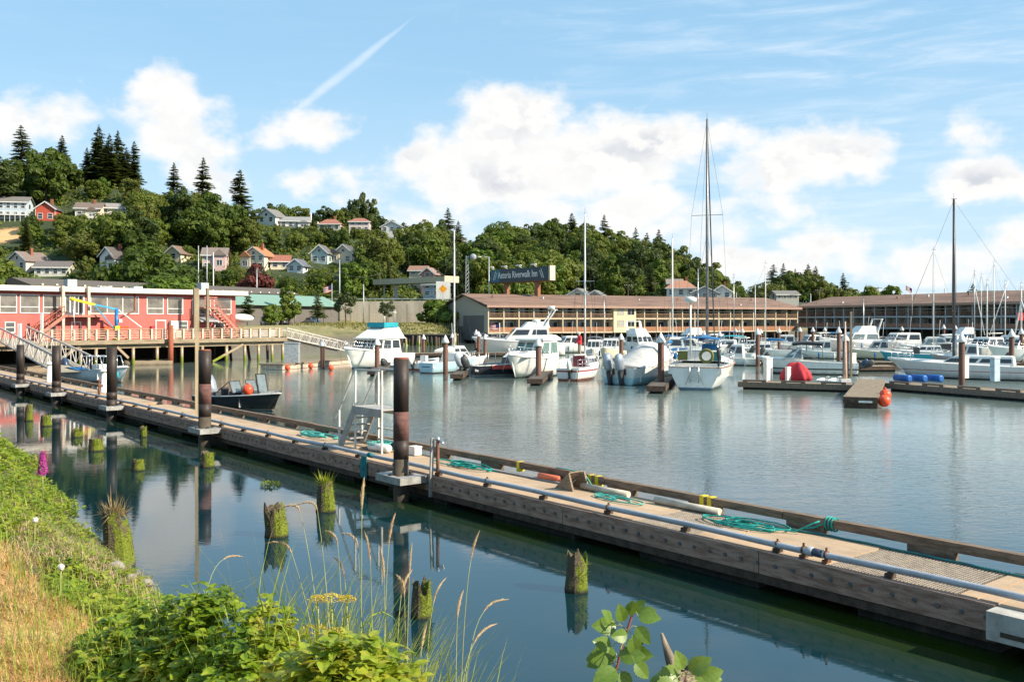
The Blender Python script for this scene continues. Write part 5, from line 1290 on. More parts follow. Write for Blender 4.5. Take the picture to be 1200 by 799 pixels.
# singled-out conifers on the skyline: (px, top y, base y, depth, which, words)
for px, yt, yb, Y, k, lb in ((25,146,182,336,0,'lone fir on the skyline at the far left with open branches'),(73,158,205,332,3,'bushy fir left of the tall skyline fir group'),
        (116,146,208,334,1,'tallest fir at the left of the skyline fir group'),(138,152,210,338,3,'broad fir in the middle of the skyline fir group'),(128,156,212,330,1,'slim fir between the two tallest skyline firs'),(157,165,212,336,0,'open fir at the right end of the skyline fir group'),
        (102,172,212,338,1,'short slim fir tucked left of the tallest skyline fir'),(148,172,214,334,3,'short fir at the back of the skyline fir group'),
        (204,190,228,335,2,'left fir of the three skyline firs above the broad maples'),(238.5,184,226,338,2,'middle fir of the three skyline firs above the broad maples'),(281,198,250,328,0,'right fir of the three skyline firs, lower on the slope'),
        (525,243,282,420,2,'forked fir top on the wooded ridge left of the tall white mast'),(537,258,282,424,1,'small fir beside the forked fir left of the tall white mast'),
        (670,249,285,478,3,'left fir of the pair beside the mast above the sign ridge'),(708,251,286,486,2,'broad fir right of the mast on the wooded ridge'),(745,266,292,495,2,'fir on the ridge left of the bare pale mast'),(772,268,294,495,3,'fir on the ridge above the pale mast'),(758,272,296,498,0,'small fir between two ridge firs by the pale mast'),
        (906,309,334,592,0,'leftmost dark fir on the far hill behind the hotel'),(918,308,334,594,2,'second dark fir on the far hill, just right of the leftmost'),(947,309,332,596,2,'tall fir on the crest of the far hill'),(956,311,334,598,0,'fir just right of the tall crest fir on the far hill'),(988,319,346,585,3,'fir at the right foot of the far hill'),(932,314,336,596,1,'slim fir between the paired firs of the far hill'),
        (1140,332,350,260,2,'fir top rising over the shaded wing roof')):
    b = at(px, yb, Y); g = gz(b.x, b.y); top = zat(yt, Y); h = top-g if Y > 300 else top-4
    plant(CONIF[k], (b.x, b.y, g if Y > 300 else 4), h/17.3*1.32, lb, group='firs along the skyline', sz=h/17.3)
# singled-out street trees by the wall
for px, yt, yb, Y, pr, s_w, lb in ((339,335,386,186,BRIGHT[1],1.0,'bright green leafy street tree in front of the green roof'),(290,342,386,172,PINE[0],1.,'dark pine beside the right end of the red building'),
        (372,343,386,190,PINE[0],.95,'small dark pine left of the taller pine at the retaining wall'),(405,340,388,192,PINE[1],1.,'taller dark pine casting shade on the retaining wall'),(453,352,386,197,PINE[1],.95,'short pine leaning by the floodlight pole at the wall'),
        (318,358,386,176,BRIGHT[0],1.2,'leafy green bush between the dark pine and the bright street tree'),(356,362,386,205,DARKB[0],.7,'dark broad tree in the shade behind the bright street tree'),(0,308,345,158,BROAD[0],1.0,'big rounded green tree at the left edge beside the grey roofed house'),
        (170,299,340,196,BROAD[1],1.,'wide bushy green tree just right of the white gabled house'),(184,330,352,165,BRIGHT[0],1.4,'yellow green shrub behind the middle of the red building roof'),(205,328,352,168,BRIGHT[0],1.3,'yellow green shrub behind the right part of the red building roof'),(302,312,338,224,COPPER[0],1.,'copper leaved tree in front of the cream twin gabled house'),
        (521,355,380,207,BUSH[1],1.2,'bright green shrub on the bank at the back of the hotel gable'),(582,330,350,224,BRIGHT[0],.8,'bright green tree under the left part of the hotel sign'),(604,331,350,226,BRIGHT[0],.7,'bright green tree between the two sign posts'),
        (1015+0,340,352,280,BUSH[0],.8,'small round tree left of the wooden pole above the shaded wing'),(1034,340,352,282,BUSH[0],.9,'small round tree right of the wooden pole above the shaded wing')):
    b = at(px, yb, Y); g = gz(b.x, b.y); g = max(g, 2.0); H = {id(BRIGHT[1]):8.8,id(PINE[0]):8.,id(PINE[1]):8.,id(BUSH[0]):2.8,id(BUSH[1]):2.6,id(DARKB[0]):9,id(BROAD[0]):8.9,id(BROAD[1]):8.6,id(COPPER[0]):4.5,id(BRIGHT[0]):7.3}[id(pr)]
    s = (zat(yt, Y)-g)/H; plant(pr, (b.x, b.y, g), s*s_w, lb, group='street trees and shrubs near the road', sz=s)
# the hillside wood, one tree at a time; none is planted where it would hide a house
def clear(px, Y, ytop, ybot, half):
    for a, b, c, d, Yh in HZ:
        if Y < Yh-1 and px+half > a+2 and px-half < b-2 and ytop < d-(d-c)*.34 and ybot > c: return False
        if abs(Y-Yh) < 9 and px+half*.3 > a and px-half*.3 < b: return False
    return True
n = 0; tries = 0
SKYL = [(-40,184),(0,188),(30,192),(60,186),(85,192),(105,206),(150,214),(175,228),(192,226),(225,232),(262,240),(300,252),(330,246),(360,252),(400,246),(440,262),(470,268),(500,264),(540,263),(600,255),(640,256),(700,268),(760,273),(800,290),(850,322),(866,336),(880,338),(903,320),(930,313),(960,319),(985,333),(1006,346)]
while n < 285 and tries < 12000:
    tries += 1
    px = RT.uniform(-40, 870) if n < 240 else RT.uniform(868, 1012); Yr = interp(px, [(a, b) for a, b, c in RIDGE]); far = px > 865
    Yb = 228 if px < 520 else lerp(232, 300, min(1, (px-520)/160))
    if far: Yb = 560
    if px > 800 and not far: Yb = 330
    Y = lerp(Yb, Yr+6, RT.random()**(.85))
    X = xat(px, Y); g = gz(X, Y); mpp = Y/F
    k = RT.random(); nearness = (Y-Yb)/(Yr-Yb)
    if 0 < px < 30 and 258 < HY-(g-CAM)/mpp < 292: continue
    if k < .62: pr, kind, H = RT.choice(BROAD), 'green', 9
    elif k < .74: pr, kind, H = RT.choice(BRIGHT), 'yellow green', 8
    elif k < .93: pr, kind, H = RT.choice(DARKB), 'dark green', 9.5
    else: pr, kind, H = CONIF[RT.randrange(4)], 'conifer', 17
    s = RT.uniform(.85, 1.35)*(1.45 if px > 520 else 1.15)*(1.4 if px < 300 and Y > 285 else 1)
    if far: s = RT.uniform(1.2, 1.9)
    if px < 520 and Y < 262: s *= .8
    
    if kind == 'conifer': s *= .5 if not far else .55
    if 480 > px > 300 and Y > 335: s *= .6
    if 10 < px < 95 and Y > 325: s *= .75
    ytop = HY-(g+H*s-CAM)/mpp; half = 4.2*s/mpp
    lim = interp(px, SKYL)
    if ytop < lim:
        s2 = (CAM+(HY-lim)*mpp-g)/H
        if s2 < .42*s: continue
        half *= s2/s; s = s2; ytop = lim
    if not clear(px, Y, ytop, HY-(g-CAM)/mpp, half):
        s *= .5; ytop = HY-(g+H*s-CAM)/mpp; half *= .5
        if not clear(px, Y, ytop, HY-(g-CAM)/mpp, half): continue
    if any(abs(px-q[2]) < half*.42 and abs(Y-q[4]) < 6 for q in TREES): continue
    plant(pr, (X, Y, g-.3*s), s, None, kind, seed=tries); n += 1
for px, yt in ((306,248),(318,244),(331,241),(352,246),(368,250),(380,247),(398,243),(411,236),(424,235),(437,240),(449,254),(474,262),(404,250),(432,248)):
    Y = interp(px, [(a, b) for a, b, c in RIDGE])+15+RT.uniform(0, 6); X = xat(px, Y); g = gz(X, Y); s = max(.35, (zat(yt, Y)-g)/9.3)
    plant(RT.choice(DARKB if RT.random() < .7 else BROAD), (X, Y, g-.3), min(s, 1.05), None, 'dark green', sz=s, seed=px)

# distant low tree line to the right and a scrub layer over the slope
R = random.Random(77); mb = MB()
for _ in range(4200):
    px = R.uniform(-60, 870); Yr = interp(px, [(a, b) for a, b, c in RIDGE]); Yb = 222 if px < 520 else lerp(226, 285, min(1, (px-520)/150))
    Y = lerp(Yb, Yr, R.random()); X = xat(px, Y); g = gz(X, Y); r = R.uniform(.8, 2.6)
    if -5 < px < 28 and 256 < HY-(g-CAM)*F/Y < 292: continue
    if not clear(px, Y, HY-(g+r-CAM)*F/Y, HY-(g-CAM)*F/Y, 2): continue
    for k in range(16):
        d = V((R.gauss(0,1),R.gauss(0,1),abs(R.gauss(0,1)))).normalized(); leafq(mb, V((X,Y,g))+d*r*R.uniform(.6,1), d, R.uniform(.3,.62), R)
o = mb.build('hillside_scrub', LEAF_B, None); tag(o, 'low green scrub covering the slope between the trees', 'scrub', kind='stuff')
mb = MB()
for _ in range(900):
    px = R.uniform(300, 545); Y = R.uniform(217, 226); X = xat(px, Y); g = gz(X, Y); r = R.uniform(.3, 1.1)
    for k in range(12):
        d = V((R.gauss(0,1),R.gauss(0,1),abs(R.gauss(0,1)))).normalized(); leafq(mb, V((X,Y,g+.2))+d*r, d, R.uniform(.2,.4), R)
o = mb.build('roadside_brush', LEAF_B, None); tag(o, 'green brush along the top of the retaining wall beside the road', 'brush', kind='stuff')
# wording for the hillside trees, by the nearest thing one can name
ORD = ['nearest','second','third','fourth','fifth','sixth','seventh','eighth','ninth','tenth','eleventh','twelfth','thirteenth','fourteenth','fifteenth','sixteenth','seventeenth','eighteenth','nineteenth','twentieth']
LMS = [(14,245,'the pale blue balcony house'),(53,250,'the bright red house'),(103,248,'the cream balcony house'),(125,305,'the white gabled house'),(203,300,'the small cream gable'),(251,305,'the pink gabled house'),(297,305,'the rust roofed cream house'),
       (346,314,'the blue edged cottage'),(374,300,'the aqua gable'),(402,300,'the cream twin gables'),(345,263,'the long white ridge house'),(386,265,'the red roofed ridge house'),(421,264,'the pink ridge house'),(461,268,'the white gabled ridge house'),
       (480,330,'the flat canopy'),(547,310,'the lattice mast'),(608,322,'the hotel sign'),(684,300,'the small sailboat mast'),(788,320,'the pale mast'),(829,300,'the tallest mast'),(791,331,'the magenta house'),(924,345,'the far grey house'),(20,305,'the grey roofed house at the left edge'),(541,280,'the half hidden ridge house'),(281,225,'the right skyline fir'),(138,200,'the skyline fir group')]
grp = {}
for r, kind, px, py, Y in TREES:
    b = min(LMS, key=lambda q: math.hypot(px-q[0], (py-q[1])*1.2)); dx, dy = px-b[0], py-b[1]
    w_ = ('right of' if dx > 0 else 'left of') if abs(dx) > abs(dy) else ('above' if dy < 0 else 'below')
    grp.setdefault((kind, w_, b[2]), []).append((math.hypot(dx, dy), r))
for (kind, w_, ph), L in grp.items():
    L.sort(key=lambda q: q[0])
    for i, (dd, r) in enumerate(L):
        nm = 'small conifer' if kind == 'conifer' else kind+' broadleaf tree'
        r['label'] = (ORD[min(i, 19)]+' '+nm+' '+w_+' '+ph) if len(L) > 1 else ('only '+nm+' close '+w_+' '+ph)
# ------------------------------------------------------------------ boats
def boat(name, label, px, py, head, xr=0., cat='boat', z=0., group='boats moored in the marina'):
    p = on(px, py, 0); r = rza(head)
    return thing(name, label, cat, (p.x-math.cos(r)*xr, p.y-math.sin(r)*xr, z), r, group)
def hull(t, L, B, fb, fs, m, tw=.8, rake=.1, p=2.2, chine=.85, cock=(.02,.0), sole=.25, deckm=None, rub=None, xm=.4, draft=.35, ztr=None):
    """lofted hull, deck ahead of the cockpit and a cockpit well"""
    N = 14; rings = []; sh = []
    for i in range(N+1):
        f = i/N
        b = B/2*(tw+(1-tw)*math.sin(PI/2*min(1, f/xm))) if f < xm else B/2*max(0.015, 1-((f-xm)/(1-xm))**p)
        zs = fs+(fb-fs)*f**1.7; x = L*f; k = f**3
        cz = .04+.45*fb*f**4; cb = b*(chine-.35*f**3); xo = rake*L*k
        xk = x-xo; zk = -draft*(1-f**5)
        sh.append((x, b, zs))
        rings.append([V((x,b,zs)), V((x-xo*.35, lerp(b,cb,.45)*1.01, lerp(zs,cz,.5))), V((xk+xo*.25,cb,cz)), V((xk,0,zk)), V((xk+xo*.25,-cb,cz)), V((x-xo*.35,-lerp(b,cb,.45)*1.01,lerp(zs,cz,.5))), V((x,-b,zs))])
    mb = MB(); mb.loft(rings, closed=False, cap0=True, cap1=True, smooth=True); h = mb.build('hull', m, t)
    def at_(f):
        q = f*N; i = min(N-1, int(q)); g = q-i; return tuple(lerp(a, c, g) for a, c in zip(sh[i], sh[i+1]))
    dm = deckm or GEL; c0, c1 = cock; mb = MB(); fr = [c1+(1-c1)*i/10 for i in range(11)]
    if c1 > c0+.05:
        row = []
        for f in [c0+(c1-c0)*i/6 for i in range(7)]:
            x, b, z = at_(f); row.append((x, b, z))
        w_ = .12*B/2+.08
        for s in (-1, 1): mb.loft([[V((x,s*(b-.01),z-.02)), V((x,s*(b-w_),z+.01)), V((x,s*(b-w_),sole))] for x, b, z in row], closed=False, cap0=False, cap1=False)
        mb.loft([[V((x,b-w_,sole)), V((x,-b+w_,sole))] for x, b, z in row], closed=False, cap0=False, cap1=False)
        x, b, z = row[0]; mb.bb(0.02, x+.12, -b+.05, b-.05, z-.5, z-.01)
        x, b, z = row[-1]; mb.quad((x,b-.02,z),(x,-b+.02,z),(x,-b+.02,sole),(x,b-.02,sole))
    mb.loft([[V((x,b-.012,z-.03)), V((x,b*.5,z+.05*B)), V((x,-b*.5,z+.05*B)), V((x,-b+.012,z-.03))] for x, b, z in map(at_, fr)], closed=False, cap0=False, cap1=False)
    mb.build('deck', dm, t)
    if rub:
        mb = MB()
        for s in (-1, 1): mb.tube([(x, s*b, z-.03) for x, b, z in sh], .035, 5)
        mb.tube([(0,-sh[0][1],sh[0][2]-.03),(0,sh[0][1],sh[0][2]-.03)], .03, 5); mb.build('rub_rail', rub, t)
    return at_
def panel(mb, q, u0, u1, v0, v1, off):
    a, b, c, d = [V(x) for x in q]; P = lambda u, v: a.lerp(b, u).lerp(d.lerp(c, u), v)
    n = (b-a).cross(d-a).normalized(); o = [P(u0,v0), P(u1,v0), P(u1,v1), P(u0,v1)]
    mb.loft([[x+n*.002 for x in o], [x+n*off for x in o]])
def cabin(t, x0, x1, z0, z1, w0, w1, sf, sb, m=None, win=None, name='cabin', front=3, side=3, v=(.35,.85), back=0, gl=None):
    a, b = w0/2, w1/2
    lo = [V((x0,-a,z0)),V((x1,-a*.86,z0)),V((x1,a*.86,z0)),V((x0,a,z0))]; hi = [V((x0+sb,-b,z1)),V((x1-sf,-b*.86,z1)),V((x1-sf,b*.86,z1)),V((x0+sb,b,z1))]
    mid = [v_+V((0,0,.06)) for v_ in [p.lerp(sum(hi,V((0,0,0)))/4, .08) for p in hi]]
    c = MB().loft([lo, hi, mid]).build(name, m or GEL, t)
    def wins(q, n, nm):
        for i in range(n):
            mb = MB(); panel(mb, q, (i+.10)/n, (i+.90)/n, v[0], v[1], .02); mb.build(nm, gl or GLASS, c)
    if front: wins((lo[1],lo[2],hi[2],hi[1]), front, 'windscreen')
    if side: wins((lo[0],lo[1],hi[1],hi[0]), side, 'window'); wins((lo[2],lo[3],hi[3],hi[2]), side, 'window')
    if back: wins((lo[3],lo[0],hi[0],hi[3]), back, 'door')
    return c
def rails(t, at_, f0, f1, h=.65, n=6, m=None, mid=True, inset=.06, bow=True):
    mb = MB()
    pts = {s: [V((x-.05, s*max(.03,b-inset), z)) for x, b, z in (at_(f0+(f1-f0)*i/n) for i in range(n+1))] for s in (-1, 1)}
    for s in (-1, 1):
        for p in pts[s]: mb.tube([p, p+V((0,0,h))], .018, 4)
        for hh in ((h, h*.5) if mid else (h,)): mb.tube([p+V((0,0,hh)) for p in pts[s]], .018, 4)
    if bow: mb.tube([pts[-1][-1]+V((0,0,h)), pts[-1][-1]+V((.35,.0,h+.02))*1, pts[1][-1]+V((0,0,h))], .02, 4)
    return mb.build('rail', m or STEEL, t)
def outboard(t, x, y, z, s=1., tilt=0., m=None, accent=None):
    c, q = math.cos(tilt), math.sin(tilt)
    T = lambda a, b, d: V((x-(a*c+d*q)*s, y+b*s, z+(-a*q+d*c)*s)) if False else V((x+(-a*c-(-d)*q*-1)*s, y+b*s, z+(-a*q+d*c)*s))
    rings = []
    for d, hw, a0, a1 in ((.0,.12,.05,.36),(.12,.165,.0,.44),(.48,.175,.0,.48),(.74,.14,.04,.42),(.83,.07,.12,.32)):
        rings.append([T(a0,-hw*.8,d),T(lerp(a0,a1,.3),-hw,d),T(a1-.05,-hw*.8,d),T(a1,0,d),T(a1-.05,hw*.8,d),T(lerp(a0,a1,.3),hw,d),T(a0,hw*.8,d)])
    o = MB().loft(rings, smooth=True).build('outboard_motor', m or DARK, t)
    mb = MB(); mb.loft([[T(.08,-.09,-.02),T(.34,-.09,-.02),T(.34,.09,-.02),T(.08,.09,-.02)],[T(.12,-.06,-.75),T(.34,-.06,-.75),T(.34,.06,-.75),T(.12,.06,-.75)]])
    mb.box(T(.25,0,-.62),(.42*s,.24*s,.03)); mb.tube([T(.02,0,-.85),T(.12,0,-.85),T(.4,0,-.85),T(.48,0,-.85)], [.02,.08*s,.08*s,.03], 8)
    mb.box(T(-.04,0,-.1),(.14*s,.3*s,.3*s)); mb.build('drive_leg', accent or DARK, o)
    mb = MB()
    for k in range(3):
        a = k*2.09; mb.bar(T(.46,0,-.85), T(.46,.16*math.cos(a),-.85+.16*math.sin(a)), .08*s, .02)
    mb.build('propeller', STEEL, o)
    return o
def rig(t, x, z0, ztop, r=.07, boom=None, spread=(), bow=None, stern=None, beam=1.2, m=None, zd=.9, jib=False, cover=None, sweep=0.):
    mm = m or ALU
    o = MB().tube([(x,0,z0),(x+sweep*.5,0,lerp(z0,ztop,.5)),(x+sweep,0,ztop)], [r,r*.95,r*.7], 8).build('mast', mm, t)
    MB().bar((x-.25,0,ztop+.02),(x+.2,0,ztop+.06),.03).tube([(x,0,ztop),(x,0,ztop+.5)], .012, 4).build('masthead_vane', DARK, o)
    mb = MB()
    for f, w_ in spread:
        z = lerp(z0, ztop, f); mb.bar((x,-w_,z),(x,w_,z),.05,.035)
    if spread: mb.build('spreader', mm, o)
    mb = MB(); rr = .010; up = V((x,0,ztop-.1))
    for s in (-1, 1):
        pts = [V((x-.15,s*beam,zd))]+[V((x,s*w_,lerp(z0,ztop,f))) for f, w_ in spread]+[up]; mb.tube(pts, rr, 3, False)
        mb.tube([V((x-.4,s*beam,zd)), V((x,0,lerp(z0,ztop,.52)))], rr, 3, False)
    if bow: mb.tube([V(bow), up], rr if not jib else .05, 5, False)
    if stern: mb.tube([V(stern), up], rr, 3, False)
    mb.build('stays', DARK, o)
    if boom:
        L, z = boom; MB().tube([(x-.05,0,z),(x-L,0,z+.02)], .055, 6).build('boom', mm, t)
        if cover: MB().tube([(x-.1,0,z+.12),(x-.4,0,z+.22),(x-L*.6,0,z+.2),(x-L*.97,0,z+.1)], [.10,.2,.17,.08], 8).build('sail_cover', cover, t)
    return o
def canvas_top(t, x0, x1, z, w, m, legs, th=.05, lm=None):
    mb = MB(); n = 6
    mb.loft([[V((lerp(x0,x1,i/n), lerp(-w/2,w/2,j/4), z+.12*(1-((j-2)/2)**2)+.08*(1-(2*i/n-1)**2)-(.0))) for j in range(5)]+[V((lerp(x0,x1,i/n), lerp(w/2,-w/2,j/4), z-th+.12*(1-((j-2)/2)**2)+.08*(1-(2*i/n-1)**2))) for j in range(5)] for i in range(n+1)])
    c = mb.build('canopy', m, t); mb = MB()
    for (xa, za), (xb, zb) in legs:
        for s in (-1, 1): mb.tube([(xa,s*w*.48,za),(xb,s*w*.47,zb)], .02, 5)
    mb.build('canopy_frame', lm or STEEL, t); return c
HW = hull_mat('hull_white', (.78,.77,.73), bottom=(.03,.05,.06)); HWB = hull_mat('hull_white_blue', (.78,.77,.73), bottom=(.03,.10,.16), stripe=(.05,.16,.30), zb=.12, zs=.2)
HWR = hull_mat('hull_white_red', (.78,.76,.72), bottom=(.28,.05,.04), zb=.17, z2=(.70,.83), stripe2=(.30,.05,.05))
HSB = hull_mat('hull_sky_blue', (.40,.58,.66)); HBK = hull_mat('hull_black', (.028,.028,.03), bottom=(.02,.02,.02), stripe=(.5,.5,.48), zb=.02, zs=.10)
HTL = hull_mat('hull_teal', (.04,.33,.42)); HCR = hull_mat('hull_cream', (.70,.62,.46), stripe=(.2,.18,.1)); HAQ = hull_mat('hull_aqua', (.42,.62,.64)); HGR = hull_mat('hull_grey', (.36,.37,.37))
HPK = hull_mat('hull_lilac_white', (.70,.66,.65), z2=(.62,.68), stripe2=(.35,.10,.10))

# near black fishing boat behind the walkway
b = boat('fishing_boat', 'black open fishing boat with a grey outboard behind the walkway and the rusty capped pile', 240, 477, 118, .0, group='boats moored by the walkway')
a_ = hull(b, 5.5, 2.1, 1.0, .72, HBK, tw=.9, cock=(.03,.62), sole=.2, deckm=mat('boat_deck_grey', (.33,.33,.33), .6), rub=mat('rail_grey', (.55,.55,.53), .5))
outboard(b, .85, 0, .78, 1.45, .35, mat('outboard_silver', (.42,.47,.54), .25, .4)); outboard(b, -.15, .75, .6, .7, .9, DARK)
mb = MB()
for y in (-.95, -.22, .22, .95):
    mb.tube([(3.0,y,.95),(2.75,y,1.55)], .028, 5)
for y0, y1 in ((-.95,-.22),(.22,.95)): mb.tube([(2.75,y0,1.55),(2.75,y1,1.55)], .028, 5); mb.tube([(3.0,y0,.95),(3.0,y1,.95)], .028, 5)
for s in (-1, 1): mb.tube([(2.75,s*.95,1.55),(1.9,s*1.0,.95)], .028, 5)
mb.build('windscreen_frame', DARK, b)
PANE = mat('pale_pane', (.17,.21,.22), .08, var=.2, spec=.8)
for y0, y1 in ((-.93,-.24),(.24,.93)): mb = MB(); mb.prism([(2.98,y0,.97),(2.98,y1,.97),(2.76,y1,1.53),(2.76,y0,1.53)], (.008,0,.003)); mb.build('windscreen', PANE, b)
mb = MB(); q = [(4.35,-.45,.98),(4.15,-.45,1.95),(4.15,.25,1.95),(4.35,.25,.98)]; mb.tube([V(x) for x in q+q[:1]], .05, 5); mb.build('hatch_frame', DARK, b)
mb = MB(); mb.prism([(4.34,-.4,1.03),(4.34,.2,1.03),(4.16,.2,1.9),(4.16,-.4,1.9)], (.01,0,.003)); mb.build('hatch', PANE, b)
for y in (-.5, .5): MB().box((2.2,y,.62),(.45,.45,.12)).box((2.0,y,.92),(.12,.45,.55)).box((2.2,y,.4),(.12,.12,.4)).build('seat', DARK, b)
MB().box((2.75,-.5,.75),(.3,.6,.5)).build('console', DARK, b); MB().tube([(2.55+.02*math.cos(i),-.5+.17*math.cos(i*PI/6),1.0+.17*math.sin(i*PI/6)) for i in range(13)], .015, 4).build('steering_wheel', DARK, b)
mb = MB(); mb.tube([(1.5,-1.04,.80),(1.52,-1.1,.5),(1.5,-1.12,.25)], [.05,.09,.06], 6).build('blue_rope', BLUEP, b)
p = b.matrix_basis @ V((3.75,-.55,1.12)); p = V(b.location)+Matrix.Rotation(b.rotation_euler.z,3,'Z') @ V((3.75,-.6,1.12))
o = MB().ball((0,0,0),.30,14,10).cyl((0,0,.28),(0,0,.38),.05).build('buoy', ORANGE, None); o.location = p; tag(o, 'bright orange ball buoy sitting on the black fishing boat', 'buoy')
# blue and white boat at the left
b = boat('work_boat', 'blue and white aluminium boat with a tubular canopy frame at the left of the walkway', 106, 446.5, 118, 2.5, group='boats moored by the walkway')
hull(b, 6.8, 2.3, 1.25, .8, hull_mat('hull_blue_white', (.70,.72,.72), stripe=(.03,.18,.36), zb=.02, zs=.02), tw=.92, cock=(.03,.66), sole=.2, rub=mat('rub_white', (.7,.7,.7)))
mb = MB(); mb.loft([[V((x,s*.6-.45,z)) for s in (-1,1)] for x, z in ((.2,.95),(1.2,1.1),(2.4,.9),(3.2,1.0))], closed=False, cap0=False, cap1=False); mb.build('tarpaulin', BLUEC, b)
mb = MB()
for y in (-.95, .95):
    mb.tube([(2.6,y,.8),(2.9,y,2.0),(4.8,y,2.0),(5.2,y,1.1)], .04, 6)
    for x in (3.6, 4.4): mb.tube([(x,y,.9),(x,y,2.0)], .035, 6)
for x in (2.9, 3.8, 4.8): mb.tube([(x,-.95,2.0),(x,.95,2.0)], .035, 6)
mb.build('canopy_frame', STEEL, b); outboard(b, -.1, 0, .8, 1.3, .3, mat('outboard_navy', (.03,.06,.12), .3))
MB().box((3.7,0,.9),(.8,.9,.9)).build('console', WHITE, b); mb = MB(); mb.tube([(6.2,-.55,.85),(6.25,-.6,.5),(6.1,-.55,.3)], [.12,.2,.1], 8).build('teal_mark', TEALC, b)

# big white cruiser with teal canvas
b = boat('cabin_cruiser', 'large white flybridge cruiser with a teal canvas windscreen at the left of the marina', 412, 433, 208, 8.6)
a_ = hull(b, 9.8, 3.6, 2.1, 1.4, HWB, tw=.9, rake=.13, cock=(.03,.24), sole=.6, rub=mat('rub_white', (.7,.7,.7)))
cabin(b, 2.3, 7.1, 1.45, 2.95, 3.0, 2.7, .9, .2, front=5, side=3, v=(.35,.88), back=2)
cabin(b, 1.6, 6.5, 3.02, 4.05, 2.8, 2.1, 2.1, .5, front=0, side=0, name='flybridge'); MB().bb(1.5,6.6,-1.45,1.45,2.93,3.03).build('brow', GEL, b)
mb = MB(); mb.loft([[V((4.65,-1.1,4.08)),V((4.75,1.1,4.08)),V((4.75,1.1,4.55)),V((4.6,-1.1,4.55))],[V((2.3,-1.1,4.08)),V((2.3,1.1,4.08)),V((2.3,1.1,4.55)),V((2.3,-1.1,4.55))]]); mb.build('canvas_screen', TEALC, b)
rails(b, a_, .45, .97, .7, 8); MB().tube([(2.2,.6,4.6),(2.2,.6,5.9)], .03, 5).build('antenna', WHITE, b); MB().tube([(9.6,-.6,2.2),(8.6,-1.25,.6)], .02, 4).build('mooring_line', WHITE, b)
# white cruiser, middle
b = boat('cabin_cruiser', 'white cruiser with hard top and green tinted windscreen left of the red striped sailboat', 603, 443.5, 206, 8.0)
a_ = hull(b, 9.0, 3.5, 2.0, 1.35, HW, tw=.9, rake=.13, cock=(.03,.30), sole=.5, rub=mat('rub_white',(0,0,0)))
cabin(b, 5.0, 8.0, 1.75, 2.15, 2.5, 2.0, .6, 0, front=0, side=0, name='trunk')
cabin(b, 2.2, 5.9, 1.5, 3.0, 3.0, 2.7, 1.1, .1, front=3, side=2, v=(.30,.92), gl=mat('green_glass', (.12,.20,.17), .06, spec=.9))
mb = MB(); mb.loft([[V((1.6,-1.45,3.05)),V((5.2,-1.3,3.05)),V((5.2,1.3,3.05)),V((1.6,1.45,3.05))],[V((1.6,-1.45,3.2)),V((5.2,-1.3,3.2)),V((5.2,1.3,3.2)),V((1.6,1.45,3.2))],[V((2.0,-1.1,3.5)),V((4.6,-1.0,3.5)),V((4.6,1.0,3.5)),V((2.0,1.1,3.5))]]); mb.build('hard_top', GEL, b)
rails(b, a_, .38, .97, .7, 8); MB().box((6.4,0,2.25),(.6,.6,.06)).build('hatch', DARK, b); MB().tube([(8.3,-.5,1.9),(7.2,-1.5,.5)], .02, 4).build('mooring_line', WHITE, b)
mb = MB(); mb.tube([(2.6,-.5,3.5),(2.6,-.5,4.6)], .03, 5); mb.tube([(2.6,-.5,4.6),(2.6,-.5,4.85)], .35, 12); mb.build('radar', WHITE, b)
# small dinghy blue transom + its neighbours
b = boat('sailboat', 'small sailboat with a pale blue transom and the tall white mast left of the marina', 499, 437.5, 34, 0)
a_ = hull(b, 7.6, 2.3, 1.25, .95, HSB, tw=.7, cock=(.04,.42), sole=.4)
cabin(b, 3.2, 5.4, 1.05, 1.75, 1.7, 1.4, .4, .1, front=0, side=2); rig(b, 4.2, 1.1, 13.2, .085, (3.0,1.9), (), (7.4,0,1.2), (0,0,.95), 1.0, WHITE, 1.0, cover=GEL)
rails(b, a_, .55, .98, .55, 4); MB().bb(-.012,-.004,-.45,.45,.55,.62).build('name_strip', mat('navy_letters', (.05,.06,.12), .6), b)
b = boat('skiff', 'low white skiff with a red trimmed bow beside the pale blue transom', 484, 434, 22, 0)
hull(b, 5.5, 2.0, .95, .7, HWR, tw=.9, cock=(.04,.6)); outboard(b, -.1, 0, .8, 1.1, .7, WHITE); MB().box((2.3,0,.95),(.5,.6,.8)).build('console', WHITE, b)
b = boat('skiff', 'small open boat with a tilted black outboard at the pile beside the teal canvas cruiser', 455, 434.5, 24, 0)
hull(b, 4.6, 1.8, .8, .55, HGR, tw=.9, cock=(.04,.7)); outboard(b, -.1, 0, .65, 1.35, .9, DARK, STEEL)
b = boat('speedboat', 'dark hulled speedboat with twin tilted outboards left of the hard top cruiser', 549, 441, 58, 0)
hull(b, 7.5, 2.5, 1.3, .95, hull_mat('hull_dark', (.03,.032,.04), stripe=(.6,.6,.6), zb=.02, zs=.14), tw=.92, cock=(.03,.55), sole=.35, deckm=mat('pale_deck', (.5,.5,.5), .5), rub=WHITE)
outboard(b, -.1, .45, .95, 1.6, .35, mat('outboard_pearl', (.62,.66,.70), .3)); outboard(b, -.1, -.45, .85, 1.35, .4, DARK, STEEL)
cabin(b, 3.8, 5.0, 1.1, 1.75, 1.8, 1.5, .5, .1, DARK, front=2, side=1)
mb = MB(); mb.bb(1.6,3.6,-1.262,-1.25,.60,.95); mb.build('red_mark', mat('red_letters', (.75,.10,.08), .5), b)
mb = MB(); [mb.tube([(1.5+.7*i,y,.9),(1.5+.7*i,y,2.0)], .03, 4) for i in range(2) for y in (-.8,.8)]; mb.build('rod_holders', ALU, b)
